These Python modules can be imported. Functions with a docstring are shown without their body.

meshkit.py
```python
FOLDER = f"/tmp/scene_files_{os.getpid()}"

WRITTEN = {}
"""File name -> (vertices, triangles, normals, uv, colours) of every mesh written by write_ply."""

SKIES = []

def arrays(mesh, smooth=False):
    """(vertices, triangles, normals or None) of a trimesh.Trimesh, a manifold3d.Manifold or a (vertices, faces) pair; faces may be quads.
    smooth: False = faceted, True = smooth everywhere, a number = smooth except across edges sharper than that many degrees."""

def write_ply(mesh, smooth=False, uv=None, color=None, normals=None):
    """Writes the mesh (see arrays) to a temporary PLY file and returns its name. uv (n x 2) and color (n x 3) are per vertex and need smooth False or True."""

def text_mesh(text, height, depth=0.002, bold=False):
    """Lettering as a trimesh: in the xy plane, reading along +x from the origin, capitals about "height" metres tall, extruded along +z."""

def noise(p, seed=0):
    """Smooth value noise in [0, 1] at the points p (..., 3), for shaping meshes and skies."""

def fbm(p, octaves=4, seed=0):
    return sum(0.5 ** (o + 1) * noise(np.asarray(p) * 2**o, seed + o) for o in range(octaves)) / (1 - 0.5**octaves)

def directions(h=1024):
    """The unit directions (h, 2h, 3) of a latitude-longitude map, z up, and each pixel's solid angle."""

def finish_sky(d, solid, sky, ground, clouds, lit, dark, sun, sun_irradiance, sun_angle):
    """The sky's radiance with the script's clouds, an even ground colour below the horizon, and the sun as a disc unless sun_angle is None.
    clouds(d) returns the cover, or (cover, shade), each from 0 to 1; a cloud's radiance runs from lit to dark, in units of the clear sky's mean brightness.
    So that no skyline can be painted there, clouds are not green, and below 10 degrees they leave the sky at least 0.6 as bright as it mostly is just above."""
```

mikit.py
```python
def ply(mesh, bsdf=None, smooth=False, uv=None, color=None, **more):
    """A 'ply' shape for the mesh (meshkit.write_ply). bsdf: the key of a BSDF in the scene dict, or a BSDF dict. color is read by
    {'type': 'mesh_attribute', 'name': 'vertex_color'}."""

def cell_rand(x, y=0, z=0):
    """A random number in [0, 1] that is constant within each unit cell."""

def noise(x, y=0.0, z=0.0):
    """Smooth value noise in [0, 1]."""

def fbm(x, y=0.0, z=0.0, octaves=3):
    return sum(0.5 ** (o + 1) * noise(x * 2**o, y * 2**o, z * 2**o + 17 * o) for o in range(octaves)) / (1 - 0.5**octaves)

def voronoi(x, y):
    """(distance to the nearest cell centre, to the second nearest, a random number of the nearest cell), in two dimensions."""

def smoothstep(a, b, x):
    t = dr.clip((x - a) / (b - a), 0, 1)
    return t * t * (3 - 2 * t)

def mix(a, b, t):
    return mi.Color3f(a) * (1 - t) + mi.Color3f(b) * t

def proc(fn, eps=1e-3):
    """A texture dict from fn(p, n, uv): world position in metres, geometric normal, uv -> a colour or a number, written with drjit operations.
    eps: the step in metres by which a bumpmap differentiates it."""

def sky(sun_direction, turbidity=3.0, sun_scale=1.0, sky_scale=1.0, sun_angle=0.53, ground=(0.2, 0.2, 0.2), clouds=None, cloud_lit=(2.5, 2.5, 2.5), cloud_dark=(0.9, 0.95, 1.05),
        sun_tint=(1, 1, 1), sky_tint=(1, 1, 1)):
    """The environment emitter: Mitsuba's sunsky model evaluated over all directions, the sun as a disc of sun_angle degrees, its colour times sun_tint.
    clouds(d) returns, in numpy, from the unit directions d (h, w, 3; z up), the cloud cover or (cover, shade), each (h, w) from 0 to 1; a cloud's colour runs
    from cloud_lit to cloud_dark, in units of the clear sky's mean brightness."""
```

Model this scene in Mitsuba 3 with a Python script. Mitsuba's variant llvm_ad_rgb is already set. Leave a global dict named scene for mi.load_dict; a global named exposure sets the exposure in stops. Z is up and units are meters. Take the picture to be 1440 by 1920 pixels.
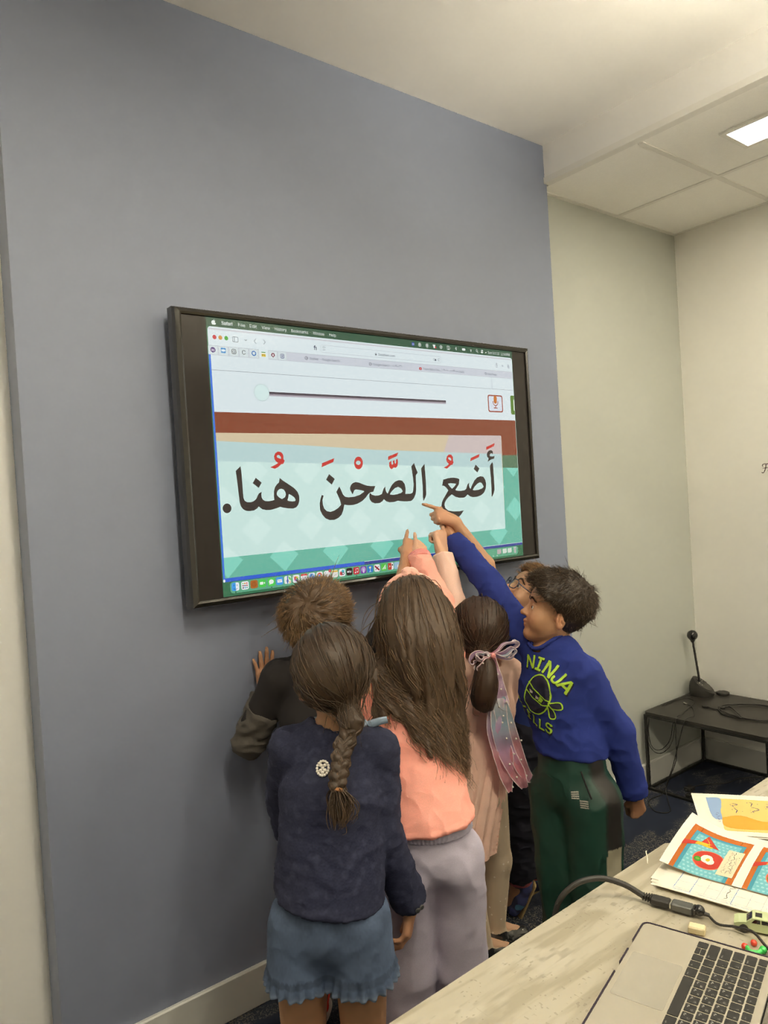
import math, os, tempfile
from concurrent.futures import ThreadPoolExecutor
import numpy as np, trimesh, shapely, drjit as dr, mitsuba as mi, mikit, meshkit
from shapely.geometry import Polygon, LineString, Point, box as sbox
from scipy.spatial import cKDTree
from mitsuba import ScalarTransform4f as T

# ------------------------------------------------------------------ camera, light, exposure
exposure = 0.0
scene, labels = {}, {}
CAM = np.array([-1.55079495, -2.02080025, 1.50504279])
FWD = np.array([0.61299085, 0.78992976, -0.01591213])
UPV = np.array([0.05760151, -0.02459498, 0.99803665])
scene['camera'] = {'type': 'perspective', 'fov_axis': 'x', 'fov': math.degrees(2 * math.atan(720 / 1362.94)), 'near_clip': 0.02, 'far_clip': 60,
                   'to_world': T().look_at(CAM.tolist(), (CAM + FWD).tolist(), UPV.tolist())}
LAMP_RGB = np.array([1.0, 0.90, 0.69])
# ceiling lamps: centre x, y, width (x), length (y), height, radiance
LAMPS = [(1.36, -1.26, 0.17, 1.20, 2.83, 33.0), (1.36, -3.70, 0.17, 1.20, 2.83, 33.0), (1.36, -6.14, 0.17, 1.20, 2.83, 33.0),
         (-0.85, -1.75, 0.17, 1.20, 2.991, 53.0), (-0.85, -4.20, 0.17, 1.20, 2.991, 53.0), (-0.85, -6.60, 0.17, 1.20, 2.991, 53.0)]
# added uplights, out of view, that brighten the ceiling: centre x, y, length (y), height, radiance
ADDED_UPLIGHTS = [(0.35, -2.2, 1.4, 2.3, 250.0), (-2.2, -2.2, 1.8, 2.3, 250.0), (-0.4, -4.8, 2.4, 2.3, 200.0)]
SCREEN_GAIN = 0.88

# ------------------------------------------------------------------ small helpers
def lin(r, g=None, b=None):
    c = np.array(r if g is None else (r, g, b), float) / 255.0
    return np.where(c <= 0.04045, c / 12.92, ((c + 0.055) / 1.055) ** 2.4)
def rgb(c): return {'type': 'rgb', 'value': [float(x) for x in c]}
def unit(v):
    v = np.asarray(v, float); return v / np.linalg.norm(v)
def A3(*v): return np.array(v, float)
def srgb(c):
    """a #rrggbb colour as linear numbers"""
    return lin(int(c[1:3], 16), int(c[3:5], 16), int(c[5:7], 16))
def mat(key, color, rough=0.6, spec=0.4, metallic=0.0, bump=None, bscale=None, **kw):
    base = color if isinstance(color, dict) else rgb(srgb(color) if isinstance(color, str) else color)
    b = {'type': 'principled', 'base_color': base, 'roughness': rough, 'specular': spec, 'metallic': metallic, **kw}
    if bump is not None:
        b = {'type': 'bumpmap', 'nested': b, 'arbitrary': mikit.proc(bump, eps=bscale or 1e-3), 'scale': 1.0}
    scene[key] = {'type': 'twosided', 'nested': b}
    return key
def numbered(key):
    if key not in scene and key not in USED: return key
    n = 1
    while '%s_%03d' % (key, n) in scene or '%s_%03d' % (key, n) in USED: n += 1
    return '%s_%03d' % (key, n)
USED = set()
def obj(name, mesh, bsdf, parent=None, label=None, cat=None, group=None, kind=None, smooth=False, color=None, uv=None, **kw):
    key = numbered(parent + '__' + name if parent else name)
    scene[key] = mikit.ply(mesh, bsdf, smooth=smooth, color=color, uv=uv, **kw)
    tag(key, label, cat, group, kind)
    return key
def tag(key, label=None, cat=None, group=None, kind=None):
    d = {k: v for k, v in (('label', label), ('category', cat), ('group', group), ('kind', kind)) if v}
    if d: labels[key] = d
def thing(name, label, cat, group=None):
    key = numbered(name); USED.add(key); tag(key, label, cat, group); return key
def struct(name, mesh, bsdf, **kw): return obj(name, mesh, bsdf, kind='structure', **kw)
def cat_mesh(ms): return trimesh.util.concatenate([m for m in ms if m is not None])
def box(lo, hi, bev=0.0):
    lo, hi = np.minimum(lo, hi).astype(float), np.maximum(lo, hi).astype(float)
    if bev <= 0:
        m = trimesh.creation.box(extents=hi - lo); m.apply_translation((lo + hi) / 2); return m
    bev = min(bev, 0.49 * (hi - lo).min())
    pts = []
    for sx in (0, 1):
        for sy in (0, 1):
            for sz in (0, 1):
                c = np.where([sx, sy, sz], hi, lo); s = np.where([sx, sy, sz], -1, 1) * bev
                for ax in range(3):
                    q = c + s; q[ax] = c[ax]; pts.append(q)
    return trimesh.convex.convex_hull(np.array(pts))
def frame_m(o, x, y, z):
    m = np.eye(4); m[:3, 0], m[:3, 1], m[:3, 2], m[:3, 3] = x, y, z, o; return m
def xf(mesh, m):
    mesh = mesh.copy(); mesh.apply_transform(m); return mesh
def spline(pts, n=12):
    """Catmull-Rom through the points"""
    p = np.asarray(pts, float); q = np.vstack([2 * p[0] - p[1], p, 2 * p[-1] - p[-2]]); out = []
    for i in range(len(p) - 1):
        t = np.linspace(0, 1, n, endpoint=False)[:, None]; a, b, c, d = q[i:i + 4]
        out.append(0.5 * (2 * b + (c - a) * t + (2 * a - 5 * b + 4 * c - d) * t ** 2 + (3 * b - a - 3 * c + d) * t ** 3))
    return np.vstack(out + [p[-1:]])
def tubes(P, R, sides=3, cap=False):
    """P (n, k, 3) curves with radii R (n, k) -> vertices, faces of one mesh"""
    P = np.asarray(P, float); n, k, _ = P.shape; R = np.broadcast_to(R, (n, k))
    t = np.gradient(P, axis=1); t /= np.linalg.norm(t, axis=2, keepdims=True) + 1e-12
    ref = np.where(np.abs(t[:, :1, 2:]) < 0.8, [0, 0, 1.0], [1.0, 0.2, 0]); ref = np.broadcast_to(ref, P.shape)
    mean = t.mean(1, keepdims=True)
    ref = np.where(np.abs(mean[..., 2:]) < 0.75, [0, 0, 1.0], [0.93, 0.37, 0.0]) * np.ones_like(P)
    a = np.cross(t, ref); a /= np.linalg.norm(a, axis=2, keepdims=True) + 1e-12; b = np.cross(t, a)
    ang = np.arange(sides) * 2 * np.pi / sides
    v = P[:, :, None] + R[:, :, None, None] * (np.cos(ang)[:, None] * a[:, :, None] + np.sin(ang)[:, None] * b[:, :, None])
    idx = np.arange(n * k * sides).reshape(n, k, sides); r = np.roll(idx, -1, 2)
    q = np.stack([idx[:, :-1], idx[:, 1:], r[:, 1:], r[:, :-1]], -1).reshape(-1, 4)
    f = [q[:, [0, 1, 2]], q[:, [0, 2, 3]]]
    if cap:
        for e, s in ((0, 1), (-1, -1)):
            for j in range(1, sides - 1): f.append(np.stack([idx[:, e, 0], idx[:, e, j], idx[:, e, j + 1]], 1)[:, ::s])
    return v.reshape(-1, 3), np.vstack(f)
def tube(pts, r, sides=10, n=10, smooth=True):
    p = spline(pts, n) if smooth else np.asarray(pts, float)
    v, f = tubes(p[None], np.broadcast_to(r, (1, len(p))), sides, cap=True)
    m = trimesh.Trimesh(v, f, process=False); m.fix_normals(); return m
def flat(poly, to3):
    """triangulate a shapely polygon; to3 maps (n,2) to (n,3)"""
    out = []
    for g in getattr(poly, 'geoms', [poly]):
        if g.is_empty or g.area < 1e-12 or g.geom_type != 'Polygon': continue
        g = shapely.geometry.polygon.orient(g)
        v, f = trimesh.creation.triangulate_polygon(g, engine='earcut')
        f = np.array(f); v = np.array(v)
        ar = np.cross(v[f[:, 1]] - v[f[:, 0]], v[f[:, 2]] - v[f[:, 0]])
        f[ar < 0] = f[ar < 0][:, ::-1]
        out.append((to3(v), f))
    return out
def rrect(x0, y0, x1, y1, r):
    r = min(r, 0.49 * (x1 - x0), 0.49 * (y1 - y0)); return sbox(x0 + r, y0 + r, x1 - r, y1 - r).buffer(r, 4)
def lathe(profile, n=32):
    return trimesh.creation.revolve(np.array(profile, float), sections=n)
def text_flat(s, h, bold=False):
    """(n,2) vertices, faces of the lettering's front"""
    m = meshkit.text_mesh(s, h, bold=bold); k = m.face_normals[:, 2] > 0.5
    f = m.faces[k]; u, inv = np.unique(f, return_inverse=True)
    return np.array(m.vertices)[u][:, :2], inv.reshape(-1, 3)
# ------------------------------------------------------------------ the room
XL, XR, XF, YG, HC, ZT, ZB = -1.133, 1.016, 2.161, 0.075, 2.991, 2.83, 0.122
YB, XW = -8.6, -4.2
def paint(a, amp=0.03):
    a = np.array(a)
    def fn(p, n, uv):
        return mi.Color3f(*[float(x) for x in a]) * (1 + amp * (mikit.fbm(p.x * 2.2, p.y * 2.2, p.z * 2.2) - 0.5) + amp * 0.5 * (mikit.noise(p.x * 40, p.y * 40, p.z * 40) - 0.5))
    return mikit.proc(fn)
def orange_peel(p, n, uv): return 0.00016 * mikit.noise(p.x * 320, p.y * 320, p.z * 320)
mat('paint_blue', paint((0.222, 0.253, 0.345)), rough=0.55, spec=0.35)
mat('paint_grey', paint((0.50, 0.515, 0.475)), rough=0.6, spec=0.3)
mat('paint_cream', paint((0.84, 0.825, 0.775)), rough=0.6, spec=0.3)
mat('paint_ceiling', paint((0.80, 0.785, 0.755), 0.02), rough=0.8, spec=0.2)
mat('trim_white', paint((0.68, 0.68, 0.64)), rough=0.35, spec=0.4)
mat('tee_white', (0.76, 0.74, 0.69), rough=0.4, spec=0.4)
mat('caulk', '#4a4436', rough=0.8)
def tile_col(p, n, uv):
    s = mikit.noise(p.x * 260, p.y * 260)
    return mi.Color3f(0.87, 0.85, 0.80) * (0.97 + 0.04 * s + 0.02 * mikit.noise(p.x * 5, p.y * 5))
mat('tile_white', mikit.proc(tile_col), rough=0.9, spec=0.1)
def carpet_col(p, n, uv):
    warp = mikit.fbm(p.x * 3.1, p.y * 3.1, octaves=3)
    m = mikit.fbm(p.x * 5.0 + 2.2 * warp, p.y * 9.0 - 1.5 * warp, octaves=4)
    patch = mikit.smoothstep(0.47, 0.56, m)
    patch2 = mikit.smoothstep(0.56, 0.66, mikit.fbm(p.x * 2.1 + 31, p.y * 3.7 + 5, octaves=3))
    sp = mikit.smoothstep(0.58, 0.70, mikit.noise(p.x * 330, p.y * 330, 3.0))
    c = mikit.mix((0.013, 0.017, 0.030), (0.006, 0.008, 0.016), patch2)
    return mikit.mix(c, (0.12, 0.11, 0.088), sp * patch * (1 - 0.7 * patch2))
def carpet_h(p, n, uv): return 0.002 * mikit.noise(p.x * 300, p.y * 300)
mat('carpet', mikit.proc(carpet_col), rough=0.95, spec=0.1, sheen=0.2, bump=carpet_h)

struct('floor', box((XW, YB, -0.06), (XF + 0.1, 0.2, 0)), 'carpet', label='dark navy carpet with lighter speckled patches')
struct('wall_front', box((XL, 0, 0), (XR, 0.15, HC + 0.02)), 'paint_blue', label='blue grey painted feature wall behind the television')
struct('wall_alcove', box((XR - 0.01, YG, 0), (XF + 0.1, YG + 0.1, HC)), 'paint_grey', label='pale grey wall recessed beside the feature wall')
struct('wall_left_front', box((XW, 0.104, 0), (XL + 0.01, 0.2, HC)), 'paint_cream', label='cream wall at the left edge')
struct('wall_right', box((XF, YB, 0), (XF + 0.1, YG + 0.1, HC)), 'paint_cream', label='cream side wall right of the low table')
struct('wall_back', box((XW, YB - 0.1, 0), (XF + 0.1, YB, HC)), 'paint_cream')
struct('wall_left', box((XW - 0.1, YB, 0), (XW, 0.2, HC)), 'paint_cream')
struct('ceiling', box((XW, YB, HC), (1.10, 0.2, HC + 0.08)), 'paint_ceiling', label='smooth cream plaster ceiling')
# bulkhead between the plaster and the lay-in ceiling
struct('trim_1', cat_mesh([box((1.003, YB, ZT + 0.012), (1.06, 0.0, HC)), box((0.998, YB, ZT + 0.004), (1.06, -0.0005, ZT + 0.021))]), 'paint_ceiling', label='plaster bulkhead stepping down to the tile ceiling')
struct('trim_2', cat_mesh([box((0.996, YB, ZT - 0.003), (1.035, -1.52, ZT + 0.022)), box((0.996, -1.517, ZT - 0.003), (1.035, -0.001, ZT + 0.022))]), 'tee_white', label='pale metal angle along the bulkhead edge')
# baseboards
def baseboard(name, lo, hi, **kw): struct(name, box(lo, hi, 0.004), 'trim_white', **kw)
baseboard('baseboard_front', (XL, -0.016, 0), (XR, 0.0, ZB), label='cream baseboard under the feature wall')
baseboard('baseboard_alcove', (XR, YG - 0.016, 0), (XF, YG, ZB), label='cream baseboard under the grey wall')
baseboard('baseboard_right', (XF - 0.016, YB, 0), (XF, YG, ZB), label='cream baseboard under the side wall')
baseboard('baseboard_left', (XW, 0.088, 0), (XL, 0.104, ZB))
# lay-in ceiling: carrier, tees and tiles one by one
LAY = struct('ceiling_001', box((1.05, YB, ZT + 0.03), (XF, YG, ZT + 0.06)), 'paint_ceiling', label='lay-in ceiling of square tiles on a white grid')
xs = [1.036, 1.632, XF]; ys = [YG]; y = -0.436
while y > YB: ys.append(y); y -= 0.6096
ys.append(YB)
W2 = 0.012
for x in xs[1:-1]: obj('runner', box((x - W2, YB, ZT - 0.002), (x + W2, YG, ZT + 0.02), 0.001), 'tee_white', LAY)
for yy in ys[1:-1]:
    for x0, x1 in zip(xs[:-1], xs[1:]): obj('cross_runner', box((x0 + W2, yy - W2, ZT - 0.002), (x1 - W2, yy + W2, ZT + 0.02), 0.001), 'tee_white', LAY)
obj('edge_angle', cat_mesh([box((1.036, YG - 0.02, ZT - 0.002), (XF, YG, ZT + 0.004)), box((XF - 0.02, YB, ZT - 0.002), (XF, YG - 0.02, ZT + 0.004))]), 'tee_white', LAY)
LAMP_HOLES = [(l[0] - l[2] / 2 - 0.022, l[0] + l[2] / 2 + 0.022, l[1] - l[3] / 2 - 0.022, l[1] + l[3] / 2 + 0.022) for l in LAMPS if l[0] > 1]
for x0, x1 in zip(xs[:-1], xs[1:]):
    for y1, y0 in zip(ys[:-1], ys[1:]):
        rect = sbox(x0 + 0.006, y0 + 0.006, x1 - 0.006, y1 - 0.006)
        for h in LAMP_HOLES: rect = rect.difference(sbox(h[0], h[2], h[1], h[3]))
        for g in getattr(rect, 'geoms', [rect]):
            if g.area < 1e-4: continue
            m = trimesh.creation.extrude_polygon(g, 0.014, engine='earcut'); m.apply_translation((0, 0, ZT + 0.002))
            obj('tile', m, 'tile_white', LAY)
# ceiling lamps
mat('lamp_white', (0.8, 0.78, 0.72), rough=0.4)
LAMP_NAMES = ['recessed linear ceiling lamp nearest the feature wall in the tile ceiling', 'second linear ceiling lamp of the tile ceiling, farther from the feature wall', 'third linear ceiling lamp of the tile ceiling, near the back of the room',
              'linear lamp in the plaster ceiling left of the bulkhead, nearest the feature wall', 'second linear lamp in the plaster ceiling, farther from the feature wall', 'third linear lamp in the plaster ceiling, near the back of the room']
for (lx, ly, lw, ll, lz, power), nm in zip(LAMPS, LAMP_NAMES):
    t = thing('ceiling_lamp', nm, 'ceiling lamp')
    ring = sbox(lx - lw / 2 - 0.02, ly - ll / 2 - 0.02, lx + lw / 2 + 0.02, ly + ll / 2 + 0.02).difference(sbox(lx - lw / 2, ly - ll / 2, lx + lw / 2, ly + ll / 2))
    m = trimesh.creation.extrude_polygon(ring, 0.022, engine='earcut'); m.apply_translation((0, 0, lz - 0.006))
    obj('frame', m, 'lamp_white', t)
    v = A3([lx - lw / 2, ly - ll / 2, lz - 0.003], [lx + lw / 2, ly - ll / 2, lz - 0.003], [lx + lw / 2, ly + ll / 2, lz - 0.003], [lx - lw / 2, ly + ll / 2, lz - 0.003])
    k = obj('diffuser', (v, np.array([[0, 2, 1], [0, 3, 2]])), 'lamp_white', t)
    scene[k]['emitter'] = {'type': 'area', 'radiance': rgb(power * LAMP_RGB)}
for (lx, ly, ll, lz, power), nm in zip(ADDED_UPLIGHTS, ('added suspended uplight in front of the television, out of view, brightening the ceiling', 'added suspended uplight over the left of the room, out of view, brightening the ceiling', 'added suspended uplight farther back in the room, out of view, brightening the ceiling')):
    t = thing('added_uplight', nm, 'pendant lamp')
    obj('housing', cat_mesh([box((lx - 0.06, ly - ll / 2, lz - 0.03), (lx + 0.06, ly + ll / 2, lz), 0.006)] + [box((lx + s * 0.06 - 0.004, ly - ll / 2, lz - 0.01), (lx + s * 0.06 + 0.004, ly + ll / 2, lz + 0.055), 0.001) for s in (-1, 1)] + [box((lx - 0.06, ly + s * ll / 2 - 0.004, lz - 0.01), (lx + 0.06, ly + s * ll / 2 + 0.004, lz + 0.055), 0.001) for s in (-1, 1)]), 'lamp_white', t)  # trough sides keep the added uplight off the walls
    for s in (-1, 1): obj('cable', tube([(lx, ly + s * ll * 0.4, lz - 0.01), (lx, ly + s * ll * 0.4, HC)], 0.0015, 6, smooth=False), 'lamp_white', t)
    v = A3([lx - 0.05, ly - ll / 2 + 0.01, lz + 0.001], [lx + 0.05, ly - ll / 2 + 0.01, lz + 0.001], [lx + 0.05, ly + ll / 2 - 0.01, lz + 0.001], [lx - 0.05, ly + ll / 2 - 0.01, lz + 0.001])
    k = obj('diffuser', (v, np.array([[0, 1, 2], [0, 2, 3]])), 'lamp_white', t)
    scene[k]['emitter'] = {'type': 'area', 'radiance': rgb(power * LAMP_RGB)}
# script letters on the side wall (only the start shows)
def stroke_letters():
    out = []
    for pts, w in (([(0.004, 0.028), (0.002, 0.034), (0.008, 0.039), (0.022, 0.039), (0.036, 0.041)], 0.0028), ([(0.019, 0.039), (0.016, 0.022), (0.011, 0.008), (0.005, 0.0), (-0.002, 0.002)], 0.0032), ([(0.004, 0.02), (0.014, 0.021), (0.024, 0.022)], 0.0024),
                   ([(0.038, 0.016), (0.03, 0.016), (0.026, 0.008), (0.03, 0.001), (0.037, 0.006), (0.04, 0.016), (0.041, 0.003), (0.047, 0.003)], 0.0026),
                   ([(0.051, 0.016), (0.054, 0.002), (0.056, 0.012), (0.061, 0.016), (0.064, 0.002), (0.067, 0.013), (0.072, 0.015), (0.074, 0.002), (0.079, 0.003)], 0.0026),
                   ([(0.083, 0.014), (0.084, 0.002), (0.089, 0.003)], 0.0026), ([(0.094, 0.036), (0.093, 0.002), (0.098, 0.003)], 0.0026), ([(0.102, 0.015), (0.105, 0.003), (0.112, 0.012), (0.116, 0.017), (0.108, -0.012), (0.1, -0.013)], 0.0026)):
        p = spline([(a, b) for a, b in pts], 6); out.append(LineString(p).buffer(w / 2, 3))
    return shapely.union_all(out)
mat('vinyl_dark', '#3a2226', rough=0.5)
fl = flat(stroke_letters(), lambda q: np.stack([np.full(len(q), XF - 0.0012), -0.322 - 1.1 * q[:, 0], 1.528 + 1.1 * q[:, 1]], 1))
obj('wall_lettering', cat_mesh([trimesh.Trimesh(v, f[:, ::1], process=False) for v, f in fl]), 'vinyl_dark', label='dark script wall lettering at the right edge of the photo', cat='lettering')
# ------------------------------------------------------------------ television
TZ, TY = 1.6576, -0.075
SW, SH = 1.439, 0.809
mat('tv_black', '#1b1a17', rough=0.18, spec=0.6, clearcoat=0.6, clearcoat_gloss=0.9)
mat('tv_back', '#101010', rough=0.6)
scene['tv_panel'] = {'type': 'roughplastic', 'diffuse_reflectance': rgb((0.012, 0.010, 0.010)), 'alpha': 0.04, 'distribution': 'ggx', 'int_ior': 1.33}
TV = thing('television', 'large black flat television on the blue grey wall showing a lesson page', 'television')
def frame_side(k):
    """one mitred side of the bevelled frame, cross-section swept corner to corner"""
    hw, hh = SW / 2, SH / 2
    prof = [(0.0, 0.004), (0.001, -0.006), (0.007, -0.010), (0.018, -0.003), (0.022, 0.010), (0.022, 0.040), (0.016, 0.046), (0.0, 0.046)]   # (outward, y)
    c = [(-hw, -hh), (hw, -hh), (hw, hh), (-hw, hh)]; s = [(-1, -1), (1, -1), (1, 1), (-1, 1)]
    ring = []
    for e in (k, (k + 1) % 4):
        ring.append([(c[e][0] + s[e][0] * o, TY + y, TZ + c[e][1] + s[e][1] * o) for o, y in prof])
    v = np.array(ring[0] + ring[1]); n = len(prof); f = []
    for i in range(n):
        j = (i + 1) % n; f += [[i, j, n + j], [i, n + j, n + i]]
    for i in range(1, n - 1): f += [[0, i + 1, i], [n, n + i, n + i + 1]]
    m = trimesh.Trimesh(v, np.array(f), process=False); m.fix_normals(); return m
for k, nm in enumerate(('bottom', 'right', 'top', 'left')): obj('frame_side', frame_side(k), 'tv_black', TV)
obj('back_cover', cat_mesh([box((-0.70, TY + 0.03, TZ - 0.39), (0.70, -0.022, TZ + 0.39), 0.01), box((-0.3, -0.03, TZ - 0.2), (0.3, -0.0005, TZ + 0.2))]), 'tv_back', TV)
obj('screen', box((-SW / 2, TY + 0.0, TZ - SH / 2), (SW / 2, TY + 0.012, TZ + SH / 2)), 'tv_panel', TV)

PV, PF, PC, PN = [], [], [], [0]
def put(v2, f, col, layer):
    v3 = np.stack([v2[:, 0], np.full(len(v2), TY - 0.0004 - 0.00012 * layer), v2[:, 1] + TZ], 1)
    PV.append(v3); PF.append(np.asarray(f) + PN[0]); PN[0] += len(v3); PC.append(np.tile(lin(col), (len(v3), 1)))
def pp(poly, col, layer):
    for v, f in flat(poly, lambda q: np.asarray(q)): put(v, f, col, layer)
def P2(*pts): return Polygon(pts)
def ptext(s, x0, x1, t, h, col, layer=6, bold=False, anchor='m'):
    v, f = text_flat(s, h, bold); w = v[:, 0].max() - v[:, 0].min()
    sx = (x1 - x0) / w if x1 is not None else 1.0
    v = np.stack([x0 + (v[:, 0] - v[:, 0].min()) * sx, t + v[:, 1]], 1); put(v, f, col, layer)
def line(pts, w, col, layer=6): pp(LineString(pts).buffer(w / 2, 2), col, layer)
def dot(x, y, r, col, layer=6, ry=None):
    a = np.linspace(0, 2 * np.pi, 20, endpoint=False); pp(Polygon(np.stack([x + r * np.cos(a), y + (ry or r) * np.sin(a)], 1)), col, layer)
def ring2(x, y, r, w, col, layer=6): pp(Point(x, y).buffer(r, 6).difference(Point(x, y).buffer(r - w, 6)), col, layer)
X0, X1, T0, T1 = -0.645, 0.645, -0.4035, 0.404
pp(sbox(X0, T0, X1, T1), (48, 112, 78), 0)                         # desktop
pp(sbox(X0, 0.378, X1, T1), (44, 88, 67), 1)                      # menu bar
pp(rrect(-0.6415, -0.361, 0.6435, 0.3785, 0.011), (222, 236, 240), 1)   # window
pp(sbox(-0.640, 0.3690, 0.6435, 0.3735), (206, 208, 214), 2)
pp(sbox(-0.641, 0.2965, 0.6435, 0.3225), (205, 212, 222), 2)       # tab bar
pp(sbox(-0.6405, 0.3222, 0.6435, 0.3232), (176, 184, 190), 3); pp(sbox(-0.6405, 0.2958, 0.6435, 0.2966), (176, 184, 190), 3)
pp(sbox(-0.4800, 0.2950, -0.4480, 0.3240), (222, 238, 240), 4)
for sx in (-0.6114, -0.579, -0.546, -0.514, -0.481, -0.448, -0.416, -0.3845, -0.1226, 0.118, 0.435): pp(sbox(sx - 0.0006, 0.2965, sx + 0.0006, 0.3225), (184, 192, 198), 4)
for i, sx in enumerate((-0.6285, -0.5958, -0.5626, -0.5304, -0.4972, -0.4322, -0.3998)): pp(sbox(sx - 0.0145, 0.2972, sx + 0.0145, 0.3218), (214, 228, 230), 3)
for sx, c in ((-0.6212, (205, 62, 72)), (-0.6028, (214, 146, 58)), (-0.5842, (74, 172, 62))): dot(sx, 0.3478, 0.0062, c, 4)
pp(rrect(-0.5645, 0.3385, -0.546, 0.3545, 0.003).difference(rrect(-0.5632, 0.3398, -0.5473, 0.3532, 0.002)), (96, 106, 112), 4)
line([(-0.5585, 0.3395), (-0.5585, 0.3535)], 0.0012, (96, 106, 112)); line([(-0.525, 0.349), (-0.5216, 0.3455), (-0.518, 0.349)], 0.0014, (96, 106, 112))
line([(-0.4875, 0.354), (-0.494, 0.347), (-0.4875, 0.340)], 0.0013, (104, 116, 122)); line([(-0.4625, 0.354), (-0.456, 0.347), (-0.4625, 0.340)], 0.0013, (104, 116, 122))
ptext('h', -0.2815, -0.2725, 0.3380, 0.013, (60, 72, 98), bold=True); line([(-0.2835, 0.346), (-0.276, 0.352)], 0.0015, (60, 72, 98))
pp(rrect(-0.2573, 0.3318, 0.263, 0.3560, 0.006).difference(rrect(-0.2562, 0.3329, 0.262, 0.3549, 0.005)), (188, 198, 205), 3)
pp(rrect(-0.249, 0.3455, -0.240, 0.3515, 0.002).difference(rrect(-0.248, 0.3465, -0.241, 0.3505, 0.001)), (120, 128, 136), 4)
line([(-0.249, 0.342), (-0.240, 0.342)], 0.001, (150, 156, 164)); line([(-0.249, 0.3395), (-0.240, 0.3395)], 0.001, (150, 156, 164))
pp(sbox(-0.0385, 0.3385, -0.0325, 0.3435), (80, 90, 100), 5); ring2(-0.0355, 0.344, 0.0026, 0.001, (80, 90, 100), 5)
ptext('3asafeer.com', -0.0258, 0.0473, 0.3385, 0.0082, (78, 86, 98))
ring2(0.2290, 0.3435, 0.0045, 0.001, (96, 104, 118)); pp(rrect(0.232, 0.3385, 0.2385, 0.3455, 0.001), (86, 94, 108), 5)
line([(0.2555, 0.344), (0.254, 0.3475), (0.2506, 0.348), (0.2475, 0.346), (0.247, 0.342), (0.250, 0.339), (0.2535, 0.340)], 0.0012, (96, 104, 118))
pp(rrect(0.5495, 0.3355, 0.5575, 0.3475, 0.002).difference(rrect(0.5506, 0.3366, 0.5564, 0.3464, 0.001)), (110, 116, 138), 4); line([(0.5535, 0.341), (0.5535, 0.3525)], 0.0012, (110, 116, 138)); line([(0.551, 0.350), (0.5535, 0.3528), (0.556, 0.350)], 0.0012, (110, 116, 138))
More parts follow.
